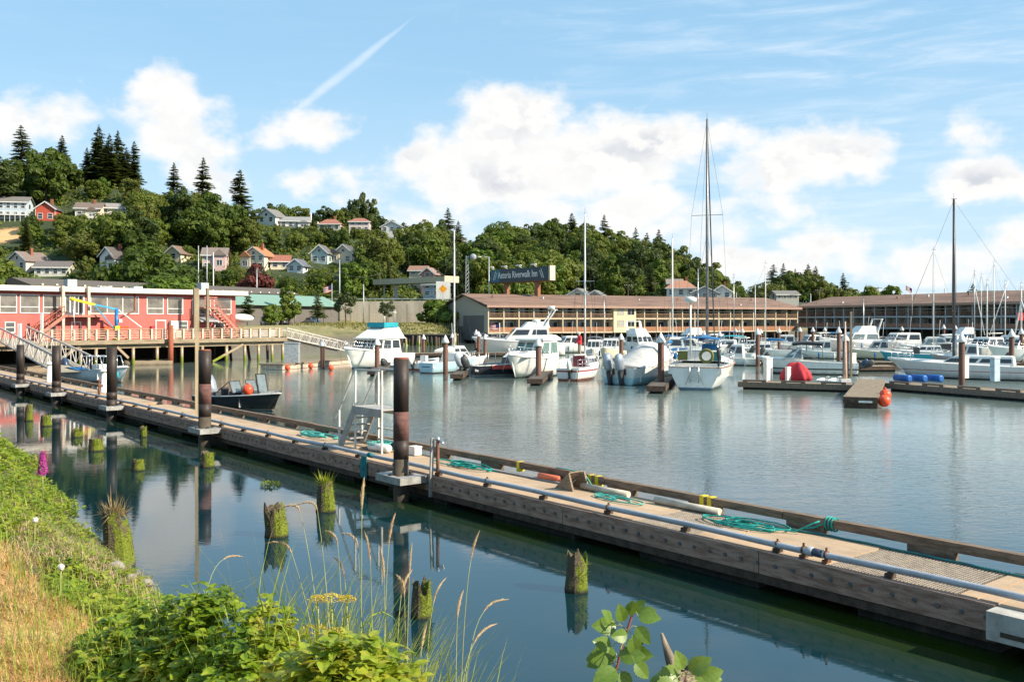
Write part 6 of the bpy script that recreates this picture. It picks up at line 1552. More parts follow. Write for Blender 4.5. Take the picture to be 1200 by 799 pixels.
# motor yacht behind
b = boat('motor_yacht', 'long white motor yacht with a raked radar arch moored below the hotel balconies', 566, 416.5, 262, 11.0)
a_ = hull(b, 12.5, 4.0, 2.4, 1.7, HW, tw=.9, rake=.14, cock=(.03,.2), sole=.6, rub=mat('rub_white',(0,0,0)))
cabin(b, 2.0, 8.2, 2.0, 3.7, 3.3, 2.9, 1.6, .3, front=3, side=2, v=(.45,.88)); cabin(b, 2.0, 5.8, 3.75, 4.5, 2.8, 2.3, .8, .2, front=0, side=0, name='flybridge')
mb = MB(); [mb.bar((2.6,y,4.2),(1.2,y,6.2),.5,.12) for y in (-1.2,1.2)]; mb.bar((1.2,-1.25,6.2),(1.2,1.25,6.2),.5,.14); mb.build('radar_arch', GEL, b)
MB().tube([(1.6,0,6.3),(1.6,0,6.7)], .5, 14).build('radar', WHITE, b); rails(b, a_, .45, .97, .7, 8)
flag('small striped flag on the motor yacht below the hotel', 585.5, 383, 132, 1.3, .8, 2.4, .1)
# red striped sailboat
b = boat('sailboat', 'small white sailboat with red stripes and a tall mast in the middle of the marina', 664, 446.5, 24, 0)
a_ = hull(b, 7.4, 2.4, 1.35, 1.0, HWR, tw=.72, cock=(.05,.38), sole=.45); cabin(b, 2.9, 5.6, 1.1, 1.75, 1.8, 1.5, .5, .1, front=0, side=3)
MB().bb(2.80,2.9,-.5,.5,1.0,1.9).build('hatch_boards', mat('maroon_boards', (.22,.04,.05), .6), b)
rig(b, 4.3, 1.2, 13.6, .085, (2.6,1.95), ((.55,.8),), (7.3,0,1.35), (0,0,1.0), 1.05, WHITE, 1.1, cover=None); rails(b, a_, .04, .32, .65, 3, bow=False); rails(b, a_, .70, .98, .6, 4)
outboard(b, -.15, -.35, .9, .95, .15, WHITE, BLACK)
# person in the red jacket
def person(label, p, face):
    t = thing('person', label, 'person', tuple(p), face)
    me = D.meshes.new('body'); J = {}
    pts = [('pel',(0,0,.93),.15),('lum',(0,0,1.12),.15),('che',(.0,0,1.33),.18),('nec',(.03,0,1.50),.065),('hd0',(.05,0,1.60),.085),('hd1',(.05,0,1.72),.085),
      ('lh',(.02,.10,.88),.10),('lk',(.04,.12,.48),.075),('la',(.0,.12,.09),.05),('lf',(.16,.13,.05),.042),('rh',(-.02,-.10,.88),.10),('rk',(.0,-.12,.48),.075),('ra',(-.02,-.12,.09),.05),('rf',(.14,-.13,.05),.042),
      ('ls',(0,.20,1.42),.075),('le',(.06,.25,1.14),.055),('lw',(.30,.20,1.02),.042),('lm',(.39,.18,1.02),.036),('rs',(0,-.20,1.42),.075),('re',(.05,-.26,1.14),.055),('rw',(.28,-.2,1.0),.042),('rm',(.37,-.18,1.0),.036)]
    ix = {n: i for i, (n, _, _) in enumerate(pts)}
    E = 'pel-lum lum-che che-nec nec-hd0 hd0-hd1 pel-lh lh-lk lk-la la-lf pel-rh rh-rk rk-ra ra-rf che-ls ls-le le-lw lw-lm che-rs rs-re re-rw rw-rm'
    me.from_pydata([q for _, q, _ in pts], [tuple(ix[a] for a in e.split('-')) for e in E.split()], [])
    o = D.objects.new('body', me); C.objects.link(o); sk = o.modifiers.new('s', 'SKIN'); o.modifiers.new('u', 'SUBSURF').levels = 2
    for i, (_, _, r) in enumerate(pts): me.skin_vertices[0].data[i].radius = (r, r); me.skin_vertices[0].data[i].use_root = i == 0
    m2 = D.meshes.new_from_object(o.evaluated_get(bpy.context.evaluated_depsgraph_get())); D.objects.remove(o)
    def mk(nm, m, test, grow):
        me2 = m2.copy(); import bmesh; bm = bmesh.new(); bm.from_mesh(me2)
        if test:
            bmesh.ops.delete(bm, geom=[f for f in bm.faces if not test(f.calc_center_median())], context='FACES')
            bm.normal_update()
            for v_ in bm.verts: v_.co += v_.normal*grow
        bm.to_mesh(me2); bm.free(); me2.materials.clear(); me2.materials.append(m); me2.polygons.foreach_set('use_smooth', [True]*len(me2.polygons))
        q = D.objects.new(nm, me2); C.objects.link(q); q.parent = t
    mk('body', mat('skin', (.55,.33,.24), .6), None, 0)
    mk('jacket', mat('red_jacket', (.62,.03,.05), .7), lambda c: (.88 < c.z < 1.52) and c.x < .27 and not (abs(c.y) < .18 and c.z < .9), .035)
    mk('trousers', mat('khaki', (.40,.32,.22), .8), lambda c: .09 < c.z < .93 and c.x < .15 and abs(c.y) < .21, .025)
    mk('shoes', BLACK, lambda c: c.z < .10, .015)
    MB().ball((.05,0,1.70),(.115,.11,.10),12,8).build('cap', mat('white_cap', (.75,.73,.70), .7), t)
    return t
sbm = Matrix.Translation(b.location) @ Matrix.Rotation(b.rotation_euler.z, 4, 'Z')
pe = person('person in a red jacket, khaki trousers and white cap standing by the small sailboat mast', sbm @ V((3.35, .12, 1.80)), rad(200)); pe.scale = (1.12,)*3
# boat under the white cover
b = boat('covered_boat', 'white powerboat under a pale boat cover with twin silver outboards', 724, 451, 40, 0)
a_ = hull(b, 9.0, 3.1, 2.0, 1.25, hull_mat('hull_white_aqua', (.74,.74,.70), bottom=(.05,.2,.25), stripe=(.38,.62,.66), zb=.05, zs=.55), tw=.95, cock=(.02,.1))
outboard(b, -.1, .5, 1.15, 1.55, .2, mat('outboard_silver',(0,0,0)), DARK); outboard(b, -.1, -.5, 1.15, 1.55, .2, mat('outboard_silver',(0,0,0)), DARK)
mb = MB(); N = 12; rings = []
for i in range(N+1):
    f = i/N; x = lerp(.55, 5.6, f); zr = lerp(1.45, 3.1, sstep(0,.75,f))-.25*sstep(.85,1,f); x_, bb_, zz = a_(x/9.0)
    rings.append([V((x,s*bb_*1.02*lerp(1,.75,abs(k)<.5),lerp(zz,zr,h)+.05*math.sin(i*2.1+k*5))) for k, s, h in ((-1,-1,0.),(-.8,-.97,.35),(-.4,-.75,.86),(0,0,1.0),(.4,.75,.86),(.8,.97,.35),(1,1,0.))])
mb.loft(rings, closed=False, smooth=True); mb.build('boat_cover', mat('cover_canvas', (.62,.60,.57), .85, streak=(4,.6,.6), var=.25, bump=.3, bscale=4), b)
cabin(b, 5.5, 6.8, 1.7, 2.5, 2.2, 1.8, .8, 0, front=3, side=1); rails(b, a_, .6, .98, .6, 6)
# big sailboat, stern on
b = boat('sailboat', 'large white sailboat seen stern on with green cushions and the tallest mast', 814, 457.5, 19, 0)
a_ = hull(b, 11.5, 4.4, 2.1, 1.6, HWB, tw=.80, cock=(.05,.34), sole=.8, rub=mat('teak', (.34,.16,.07), .6), p=2.0, chine=.60, draft=.6)
cabin(b, 3.9, 7.6, 1.85, 2.55, 2.6, 2.2, .6, .1, front=0, side=4)
rig(b, 6.6, 1.9, 19.8, .11, (4.4,3.3), ((.60,1.15),), (11.4,0,2.2), (0,0,1.8), 1.7, mat('mast_dark_alu', (.26,.25,.25), .4, .5), 1.9, jib=True, cover=BLUEC)
rails(b, a_, .03, .36, .75, 4, bow=False); rails(b, a_, .4, .98, .7, 8)
mb = MB(); mb.tube([(.5,.35,2.3),(.5,.35,6.0)], .06, 8).build('radar_pole', WHITE, b); MB().tube([(.5,.35,6.0),(.5,.35,6.08),(.5,.35,6.3),(.5,.35,6.4)], [.2,.42,.42,.2], 14).build('radar', GEL, b)
GRN = mat('green_cushion', (.20,.19,.05), .85)
MB().box((.5,.9,2.35),(.12,.7,.62)).build('cushion', GRN, b)
mb = MB(); mb.tube([(.35,-.75+.42*math.cos(k*PI/8),2.35+.42*math.sin(k*PI/8)) for k in range(17)], .10, 8); mb.build('life_ring', GRN, b)
mb = MB(); mb.tube([(-.08,-.3,.55),(-.25,-.3,1.6)], .03, 5); mb.tube([(-.08,.3,.55),(-.25,.3,1.6)], .03, 5); [mb.tube([(-.1-.03*k,-.3,.7+.25*k),(-.1-.03*k,.3,.7+.25*k)], .022, 5) for k in range(4)]; mb.tube([(-.1,-.6,.4),(-.1,-.25,1.3),(-.1,0,1.7),(-.1,.25,1.3),(-.1,.6,.4)], .022, 4); mb.build('boarding_ladder', STEEL, b)
canvas_top(b, 2.3, 4.4, 3.45, 2.7, BLUEC, (((2.3,1.8),(2.4,3.4)),((4.3,2.0),(4.3,3.4)))); mb = MB(); mb.loft([[V((4.3,y,2.5)),V((4.35,y*.9,3.0)),V((3.9,y*.85,3.1))] for y in (-1.3,-.6,.1)], closed=False, cap0=False, cap1=False); mb.build('spray_hood', BLUEC, b)
MB().box((1.0,-1.4,2.3),(.5,.5,.6)).build('locker', mat('teal_bin', (.05,.25,.27), .6), b); outboard(b, .2, -1.6, 2.3, .8, .1, DARK)
cu = MB(); [cu.tube([(.3+.05*k,1.4,2.1+.1*k),(.3,1.3,2.5)], .12, 6) for k in range(2)]; cu.build('fender', BLUEC, b)
# white boat with black canopy on the right arm
b = boat('runabout', 'white runabout with a black framed canopy and a tilted outboard behind the red tarpaulin', 1001, 439, 288, .3)
a_ = hull(b, 8.6, 2.7, 1.5, 1.05, hull_mat('hull_white_bar', (.78,.77,.75), z2=(.42,.56), stripe2=(.10,.09,.09)), tw=.9, rake=.14, cock=(.03,.62), sole=.35, rub=mat('rub_white',(0,0,0)))
outboard(b, -.2, -.2, 1.0, 1.35, 1.15, DARK, BLACK); outboard(b, -.1, .7, 1.0, .9, .8, mat('outboard_navy',(0,0,0)))
cabin(b, 4.6, 6.4, 1.35, 2.3, 2.3, 1.9, 1.2, .1, front=3, side=2, v=(.1,.9), gl=PANE)
canvas_top(b, 2.9, 5.5, 2.72, 2.2, BLACK, (((2.9,1.2),(3.0,2.7)),((3.1,1.2),(5.9,2.3)),((5.9,2.2),(5.5,2.7)),((4.3,2.0),(4.3,2.75))), th=.2, lm=DARK)
# long white sailboat on the right
b = boat('sailboat', 'long low white sailboat lying along the dark dock at the right edge', 1056, 441, 303, 12.4)
a_ = hull(b, 13.5, 3.3, 1.5, 1.05, HPK, tw=.75, rake=.12, cock=(.05,.3), sole=.4, p=1.9); cabin(b, 3.8, 9.4, 1.15, 1.85, 2.3, 1.9, 1.2, .1, front=0, side=4, v=(.3,.75))
rig(b, 8.3, 1.2, 14.8, .12, None, ((.92,.45),(.32,1.1)), (13.3,0,1.5), (0,0,1.1), 1.4, mat('mast_black', (.06,.06,.065), .4, .3), 1.2); rails(b, a_, .86, .98, .75, 3)
MB().tube([(8.1,0,1.9),(8.1,0,3.5)], .17, 8).build('mast_collar', ALU, b)
# --- boats further back: generic small craft, each told apart by colour, kit and neighbours
def cruiser(label, px, py, head, L, B, m, xr=0., fly=False, top=None, ob=None, gl=None, arch=False, name='cabin_cruiser', rail=True, k=1.):
    b = boat(name, label, px, py, head, xr); a_ = hull(b, L, B, .20*L*k, .13*L*k, m, tw=.9, rake=.13, cock=(.03,.3), sole=.3)
    z = .15*L*k; cabin(b, .3*L, .68*L, z, z+1.35, B*.82, B*.72, .9, .1, front=3, side=2, gl=gl)
    if fly: cabin(b, .3*L, .56*L, z+1.42, z+2.2, B*.7, B*.58, .7, .2, front=0, side=0, name='flybridge')
    if arch: mb = MB(); [mb.bar((.32*L,y,z+1.3),(.26*L,y,z+3.2),.3,.1) for y in (-B*.33,B*.33)]; mb.bar((.26*L,-B*.34,z+3.2),(.26*L,B*.34,z+3.2),.3,.1); mb.build('radar_arch', GEL, b)
    if top: canvas_top(b, .05*L, .36*L, z+1.6, B*.8, top, (((.06*L,z-.1),(.06*L,z+1.55)),((.34*L,z),(.34*L,z+1.55))))
    if ob: outboard(b, -.15, 0, .12*L, 1.25, .5, ob)
    if rail: rails(b, a_, .5, .98, .6, 6)
    for f_ in (.25, .55):
        x_, b_, z_ = a_(f_)
        for s_ in (-1, 1): MB().tube([(x_,s_*(b_+.1),z_-.1),(x_,s_*(b_+.12),z_-.25),(x_,s_*(b_+.12),z_-.7),(x_,s_*(b_+.1),z_-.8)], [.02,.11,.11,.03], 7).build('fender', WHITE if f_ < .5 else BLUEC, b)
    MB().tube([(.4*L,.3,z+1.4),(.38*L,.3,z+3.6)], .02, 4).build('antenna', WHITE, b)
    return b
cruiser('small cream pilothouse boat behind the red jacketed person', 716, 421, 200, 7.0, 2.6, HCR, 3.5, k=1.1)
cruiser('white flybridge boat with a blue topped tower behind the covered powerboat', 752, 417, 160, 9.5, 3.2, HW, 5, fly=True, arch=True)
cruiser('grey tarped small boat left of the cream pilothouse boat', 696, 419, 190, 6.0, 2.3, HW, 3, top=mat('grey_canvas', (.16,.18,.22), .8), rail=False)
b = cruiser('white cabin boat with a blue tarpaulin along its side left of the tallest mast', 806, 424, 100, 9.5, 3.0, HW, 5); mb = MB(); mb.loft([[V((x,-1.55,.9)),V((x,-1.3,1.6)),V((x,-.4,1.75))] for x in (.4,2.5,5.0)], closed=False, cap0=False, cap1=False); mb.build('tarpaulin', BLUEC, b)
cruiser('tall white houseboat like cruiser below the middle of the hotel', 804, 411, 250, 9.0, 3.4, HW, 5, fly=True)
b = cruiser('cream boat with a bright teal canvas shelter right of the tallest mast', 846, 421, 290, 7.8, 2.8, HCR, 3, top=TEALC, ob=DARK)
cruiser('low white boat with a covered outboard beside the row of piles at centre right', 886, 424, 292, 7.5, 2.6, HW, 0, ob=DARK)
cruiser('blue tarped dinghy tender right beside the tall pale mast', 775, 430, 100, 5.0, 2.0, HW, 2, top=BLUEC, rail=False)
cruiser('white cruiser with a stepped cabin behind the row of capped piles, right of centre', 918, 413, 285, 8.0, 2.8, HW, 4)
cruiser('cream topped cruiser between the capped piles left of the tower yacht', 955, 411, 262, 7.5, 2.7, HCR, 3, top=CREAM)
b = cruiser('tall white sport yacht with a windowed tower in front of the shaded wing', 1004, 416, 262, 11.5, 3.8, HW, 6, fly=True, arch=True, gl=PANE)
cruiser('sleek white cruiser right of the tower yacht in front of the shaded wing', 1052, 416, 262, 11.0, 3.4, HW, 6, arch=False)
cruiser('white boat with a big open windscreen shelter behind the long sailboat', 1092, 418, 285, 8.0, 2.8, HW, 4, top=GEL, gl=PANE)
b = boat('skiff', 'teal hulled open skiff behind the long white sailboat', 1075, 424.5, 285, 3.5); hull(b, 7.5, 2.3, 1.2, .9, HTL, tw=.9, cock=(.03,.7)); MB().box((3.6,0,1.2),(.6,.8,1.0)).build('console', DARK, b)
b = boat('skiff', 'cream decked low boat loaded with crates beside the teal skiff', 1100, 420, 285, 4); hull(b, 9, 2.8, 1.3, 1.0, HCR, tw=.9, cock=(.03,.6)); MB().box((3.2,0,1.4),(1.1,1.2,.9)).build('crate', DARK, b); MB().box((4.6,.2,1.3),(.9,1,.7)).build('crate', OLDWOOD, b)
b = cruiser('white fishing boat with a cabin, poles and orange floats at the far right', 1158, 422, 240, 9.0, 3.2, HW, 4, ob=None); rig(b, 4.2, 2.5, 9.5, .07, (3,3.2), (), (8.8,0,1.8), (0,0,1.5), 1.4, WHITE, 1.5)
mb = MB(); [mb.tube([(4.2,y*.3,3),(3.5,y*2.2,9.5)], .05, 5) for y in (-1,1)]; mb.build('trolling_poles', WHITE, b); MB().ball((1.5,-1.7,1.2),.35).build('float_ball', ORANGE, b)
b = cruiser('grey work boat with a tilted outboard by the capped pile at the far right', 1172, 431, 300, 6.5, 2.5, HGR, 0, ob=DARK)
b = cruiser('white troller with a red banner and crossed poles cut by the right edge', 1200, 424, 250, 9.5, 3.2, HW, 4); rig(b, 4.4, 2.6, 9.0, .08, None, (), (9,0,1.9), (0,0,1.4), 1.5, WHITE, 1.5)
mb = MB(); [mb.tube([(4.4-.5,y,2.8),(4.4,0,7.0)], .08, 6) for y in (-1.4,1.4)]; mb.build('a_frame', WHITE, b); MB().box((3.2,-1.2,5.2),(.9,.05,.9)).build('red_banner', REDC, b)
cruiser('small white sailboat hull below the pale mast in the back row at centre', 868, 414, 280, 7.0, 2.4, HW, 3)
cruiser('white day boat at the back dock right of the grey gable', 640, 409, 250, 7.0, 2.5, HW, 3)
cruiser('white boat with dark blue canvas in the back row near the hotel tower', 836, 409.5, 270, 8.0, 2.8, HW, 4, top=mat('navy_canvas', (.03,.05,.15), .8))
cruiser('small white cuddy boat in front of the motor yacht', 528, 433, 60, 6.0, 2.2, HW, 2, rail=False)
cruiser('white boat stern on between two capped piles at the back right', 985, 411, 100, 7.5, 2.7, HW, 3, top=BLUEC)
cruiser('white cruiser at the back dock right of the sport yacht', 1130, 409, 262, 9, 3.0, HW, 4, fly=True)
b = boat('dinghy', 'aqua dinghy tied to the end of the brown dock arm, left of its mate', 966, 454, 25, 0, cat='dinghy'); hull(b, 2.6, 1.25, .6, .5, HAQ, tw=.85, cock=(.05,.8))
b = boat('dinghy', 'pale aqua dinghy beside the wooden float with orange buoys', 980, 455, 25, 0, cat='dinghy'); hull(b, 2.8, 1.3, .65, .5, HAQ, tw=.85, cock=(.05,.8))
# masts of boats whose hulls are hidden behind the others: small sailboats with their own hulls
def sloop(label, px, yt, py, head, L=8., m=None, xm=.45, r=.075, boom=True, cover=None, spread=((.6,.8),), hm=None):
    b = boat('sailboat', label, px, py, head, L*xm); Y = on(px, py, 0).y; a_ = hull(b, L, L*.3, 1.3, 1.0, hm or HW, tw=.75, cock=(.05,.35), sole=.4)
    cabin(b, L*.36, L*.68, 1.1, 1.75, L*.22, L*.18, .5, .1, front=0, side=3); rig(b, L*xm, 1.2, zat(yt, Y), r, (L*.34,2.1) if boom else None, spread, (L*.98,0,1.3), (0,0,1.), L*.13, m or ALU, 1.1, cover=cover); rails(b, a_, .65, .98, .55, 4); return b
sloop('white sloop under the pale mast right of the covered powerboat', 788, 279, 424, 20, 9, WHITE, r=.10, cover=BLUEC)
sloop('small sloop with a short mast just left of the tallest mast', 818, 315, 418, 60, 7, ALU)
sloop('white sloop with a slim pale mast above the row of capped piles', 897, 309, 419, 285, 8, WHITE, cover=BLUEC)
sloop('sloop with a short pale mast by the right end of the long hotel wing', 885, 334, 413, 290, 7, WHITE)
sloop('sloop with the slim mast left of the black mast at right', 1094, 293, 423, 285, 8.5, WHITE, r=.06)
sloop('sloop with a bare mast in the back row at the far right', 1165, 307, 412, 262, 8.5, WHITE)
sloop('sloop with a raked mast behind the troller at the far right', 1142, 318, 411, 262, 8, ALU)
sloop('sloop with a slender mast behind the runabout', 913, 382, 412, 285, 6, ALU, boom=False, spread=())
cruiser('small white cuddy cabin boat beside the tower yacht, left end', 962, 420, 285, 6.0, 2.2, HW, 3, rail=True)
cruiser('cream cuddy boat with a grey canvas top behind the pale dock', 1030, 421, 285, 6.5, 2.4, HCR, 3, top=mat('grey_canvas',(0,0,0)), ob=DARK)
cruiser('white open launch with a blue top at the right back row', 1112, 413, 285, 6.5, 2.4, HW, 3, top=BLUEC)
cruiser('white cruiser with an aqua hull stripe at the far right back row', 1182, 414, 262, 8, 2.8, HWB, 4)
cruiser('small white fishing boat with a black outboard right of the teal shelter boat', 868, 428, 292, 5.5, 2.1, HW, 2, ob=DARK, rail=False)
cruiser('white cabin boat between the covered powerboat and the tallest mast', 786, 419, 20, 7.5, 2.6, HW, 3, top=BLUEC)
cruiser('low grey cruiser in the back row under the hotel tower', 742, 410, 262, 8, 2.7, HGR, 4)
cruiser('white day cruiser in the back row behind the hard top cruiser', 668, 413, 250, 7, 2.5, HW, 3)
sloop('sloop with a thin mast just right of the tower yacht', 1012, 350, 413, 262, 7, ALU, boom=False)
sloop('sloop with a short mast left of the far right troller', 1178, 330, 413, 262, 7, WHITE, cover=BLUEC)
sloop('sloop with a leaning thin mast between the black mast and the troller', 1150, 322, 415, 250, 7.5, WHITE, r=.05)
sloop('small sloop in the back row under the hotel windows, right of the tallest mast', 860, 322, 412, 285, 7, ALU, r=.055)
sloop('small sloop in the back row left of the covered powerboat', 708, 345, 411, 30, 6.5, ALU, r=.05, boom=False)
# ------------------------------------------------------------------ marina docks, piles, dock furniture
def mdock(name, label, pa, pb, wid, z=.5, m=None, lip=True):
    p, q = on(*pa, z), on(*pb, z); d = q-p; L = math.hypot(d.x, d.y)
    t = thing(name, label, 'dock', (p.x,p.y,0), math.atan2(d.y,d.x), 'floating docks of the marina')
    mb = MB(); n = max(1, int(L/2.4))
    for i in range(n): mb.bb(L*i/n+.02, L*(i+1)/n-.02, 0, wid, z-.12, z)
    mb.build('deck', m or WOOD, t); MB().bb(0, L, -.12, -.004, z-.34, z+.02).bb(0, L, wid+.004, wid+.12, z-.34, z+.02).bb(-.12,-.004,-.12,wid+.12,z-.34,z+.01).build('edge_beam', OLDWOOD if m is None else DKWOOD, t)
    MB().bb(.2, L-.2, .1, wid-.1, -.3, z-.125).build('float', FLM, t)
    if lip:
        mb = MB(); x = .2
        while x < L-2: mb.bb(x, x+1.6, -.06, .10, z+.06, z+.18); mb.bb(x, x+.3, -.05, .09, z+.004, z+.058); mb.bb(x+1.3, x+1.6, -.05, .09, z+.004, z+.058); x += 2.6
        mb.build('bull_rail', OLDWOOD, t)
    return t
mdock('floating_dock', 'brown timber dock arm in front of the red tarpaulin', (867,447.5), (1010,451.5), 2.0)
mdock('floating_dock', 'dark timber dock along the long sailboat at the right edge', (1040,449), (1330,470), 2.2)
f0, f1 = on(988,464.5,.62), on(1006,444,.62); d = f1-f0; t = thing('finger_float', 'short wooden finger float with orange buoys on its right side', 'dock', (f0.x,f0.y,0), math.atan2(d.y,d.x), 'floating docks of the marina'); L = d.length
mb = MB(); [mb.bb(.01+L*i/14, L*(i+1)/14-.02, -1.8, 0, .52, .62) for i in range(14)]; mb.build('deck', WOOD, t); MB().bb(.02,L,-1.74,-.05,-.2,.515).build('float', DKWOOD, t); MB().bb(-.06,-.004,-1.8,0,.3,.6).build('end_board', DKWOOD, t); MB().bb(-.12,-.065,-1.5,-.8,.32,.42).build('cleat', WHITE, t)
fm_ = Matrix.Translation(t.location) @ Matrix.Rotation(t.rotation_euler.z, 4, 'Z')
for i, (a, z, r) in enumerate(((.7,.40,.34),(3.0,.55,.33))):
    p = fm_ @ V((a, -1.81-r*.8, z)); o = MB().ball((0,0,0),r,14,10).cyl((0,0,r),(0,0,r+.1),.05).build('buoy', ORANGE, None); o.location = p; tag(o, ['orange buoy at the near end of the wooden finger float','orange buoy farther along the side of the wooden finger float'][i], 'buoy', 'orange buoys on the finger float')
for i, (a, b_) in enumerate(((1049,1067),(1067.5,1085),(1085.5,1104))):
    p, q = on(a,446.5,.5), on(b_,448,.5); p.z = q.z = .75; o = MB().tube([(0,0,0),(.05,0,0),((q-p).length-.1,0,0),((q-p).length-.05,0,0)], [.15,.26,.26,.15], 12).build('barrel_float', mat('blue_barrel', (.015,.12,.42), .4), None); o.location = p; d = q-p; o.rotation_euler = (0,0,math.atan2(d.y,d.x))
    tag(o, ['leftmost blue barrel float on the dark right dock','middle blue barrel float on the dark right dock','rightmost blue barrel float on the dark right dock'][i], 'barrel', 'blue barrel floats on the right dock')
for lb, pa, pb, wd in (('pale dock behind the runabout, running right', (905,430), (1052,429), 1.8), ('back dock strip left of the grey hotel gable', (470,414), (650,413), 2.0), ('short finger dock at the capped pile beside the dark speedboat', (541,438.5), (556,428), .8), ('short finger dock at the capped pile right of the hard top cruiser', (634,444), (654,428), .9),
        ('short finger dock at the capped pile right of the covered powerboat', (778,452.5), (795,434), 1.0), ('short finger dock by the capped pile beside the teal canvas cruiser', (443,434), (462,424), .8), ('back dock in front of the long hotel wing', (660,409), (930,409.5), 2.0), ('back dock in front of the shaded wing', (935,413), (1190,412), 2.0), ('middle dock between the sailboats at right', (1000,424), (1200,425.5), 1.8)):
    mdock('floating_dock', lb, pa, pb, wd, m=mat('dark_dock', (.13,.105,.085), .85, var=.4) if 'finger' in lb else mat('pale_dock', (.50,.40,.29), .85, var=.35, dirt=.3), lip=False)
CAPW = mat('cap_white', (.70,.68,.66), .5, var=.15)
CP = [(378,397,426.5,'right beside the gangway float'),(442,395,431,'in front of the teal canvas cruiser'),(496.5,391.5,411,'behind the pale blue transom'),(522,392,433,'beside the small sailboat with the tall white mast'),(530,390,410,'behind the tall white mast'),(558,386,412,'left of the motor yacht, taller'),(561,388,413,'half hidden by its twin left of the motor yacht'),(568.5,391,415,'in front of the motor yacht bow'),
      (631,394.5,441,'in front of the hard top cruiser'),(728,390,424,'left of the covered powerboat'),(774.5,389,448,'in front of the covered powerboat'),(825,387,409,'just left of the tallest mast'),(843.7,388,412,'just right of the tallest mast'),(870,384,408,'left of the row of piles at centre right'),(888,384,424,'tallest of the row at centre right'),(891.5,385,407,'behind the tall one at centre right'),(913,384,410,'below the end of the long hotel wing'),
      (937.5,383,408,'left of the pair behind the runabout'),(952.6,383,408,'right of the pair behind the runabout'),(966.6,383,404,'short and far, left of the tower yacht'),(983,382.5,420,'left of the thin lamp pole at right'),(991,388,443,'carrying a thin wooden pole at right'),(1014.7,385,411,'left in front of the sport yacht'),(1022.5,383,412,'right in front of the sport yacht'),(1127,389,445,'in front of the long white sailboat'),(1106,380,406,'before the shaded wing, far and short'),
      (1057,382,405,'before the sleek cruiser, far and short'),(1185.5,385,433,'at the far right, in front of the grey work boat'),(1197,384,420,'at the right edge'),(862,384,405,'far back under the long hotel wing'),(1120,381,404,'far back behind the black mast')]
pr = None
for px, yt, yb, lb in CP:
    p = on(px, yb, .45); h = zat(yt, p.y); r = .22
    if pr is None:
        t = thing('capped_pile', '', 'pile', (p.x,p.y,0), 0, 'brown marina piles with white cone caps'); MB().cyl((0,0,-2),(0,0,1),r,r,14).build('shaft', PILEB, t)
        MB().tube([(0,0,0),(0,0,.02),(0,0,.12),(0,0,.75)], [.30,.33,.33,.02], 14).build('cone_cap', CAPW, t); pr = t
    else: t = dup(pr)
    t.location = (p.x,p.y,0); t['label'] = 'brown white capped pile '+lb
    for c in t.children:
        if c.name.startswith('cone'): c.location = (0,0,h-.75)
        else: c.scale = (1,1,h-.74)
for px, yt, yb, lb in ((991.5,366,392,'thin wooden pole fixed above the capped pile at right'),):
    p = on(px, 443, .45); o = MB().bar((.3,-.2,.5),(.3,-.2,zat(365,p.y)),.14).build('wooden_pole', WOOD, None); o.location = (p.x,p.y,0); tag(o, lb, 'pole')
for px, yb, h, lb in ((900,446,1.55,'white dock pedestal left of the red tarpaulin'),(923.5,446,.9,'short white dock post beside the red tarpaulin'),(1130,443,1.5,'cream dock pedestal beside the capped pile before the long sailboat'),(1166,446.5,1.6,'broad pale blue dock pedestal at the right before the long sailboat'),(999,432,1.3,'white dock post on the pale dock behind the runabout')):
    p = on(px, yb, .5); t = thing('dock_pedestal', lb, 'pedestal', tuple(p), rad(20), 'pedestals on the marina docks'); w_ = .5 if h > 1 else .3; MB().box((0,0,h/2),(w_,w_*.8,h)).build('body', WHITE if 'blue' not in lb else mat('pale_blue_box', (.50,.60,.68), .5), t); MB().box((0,0,h+.05),(w_*1.1,w_*.9,.09)).build('lid', WHITE, t)
# red tarpaulin heap on the brown arm
p = on(935, 446, .5); R = random.Random(9); mb = MB(); rings = []
for k, (f, z) in enumerate(((1.0,0),(1.02,.35),(.92,.85),(.70,1.3),(.45,1.5),(.12,1.62))):
    rings.append([V((1.05*f*math.copysign(abs(math.cos(a))**.6,math.cos(a))*(1+.07*math.sin(a*7+k*.6)), .70*f*math.copysign(abs(math.sin(a))**.6,math.sin(a))*(1+.08*math.cos(a*6+k*.5)), z*.66*(1+.07*math.sin(a*3+1))+.18*(k>3))) for a in [2*PI*i/44 for i in range(44)]])
mb.loft(rings, smooth=True); o = mb.build('tarpaulin', REDC, None); o.location = p+V((0,.4,0)); o.rotation_euler = (0,0,rza(-60)); tag(o, 'bright red tarpaulin heap on the brown dock arm', 'tarpaulin')
p = on(922, 446, .5); p2 = on(990, 447, .5)
t = thing('oar_post', 'pale tapered post standing on the dock arm beside the dinghies', 'post', tuple(on(990.5,448,.5))); MB().tube([(0,0,0),(0,0,1.2),(0,0,4.2)], [.16,.11,.05], 8).build('shaft', mat('pale_pink_post', (.62,.45,.36), .7), t); MB().box((0,0,.12),(.7,.5,.24)).build('base', WHITE, t)
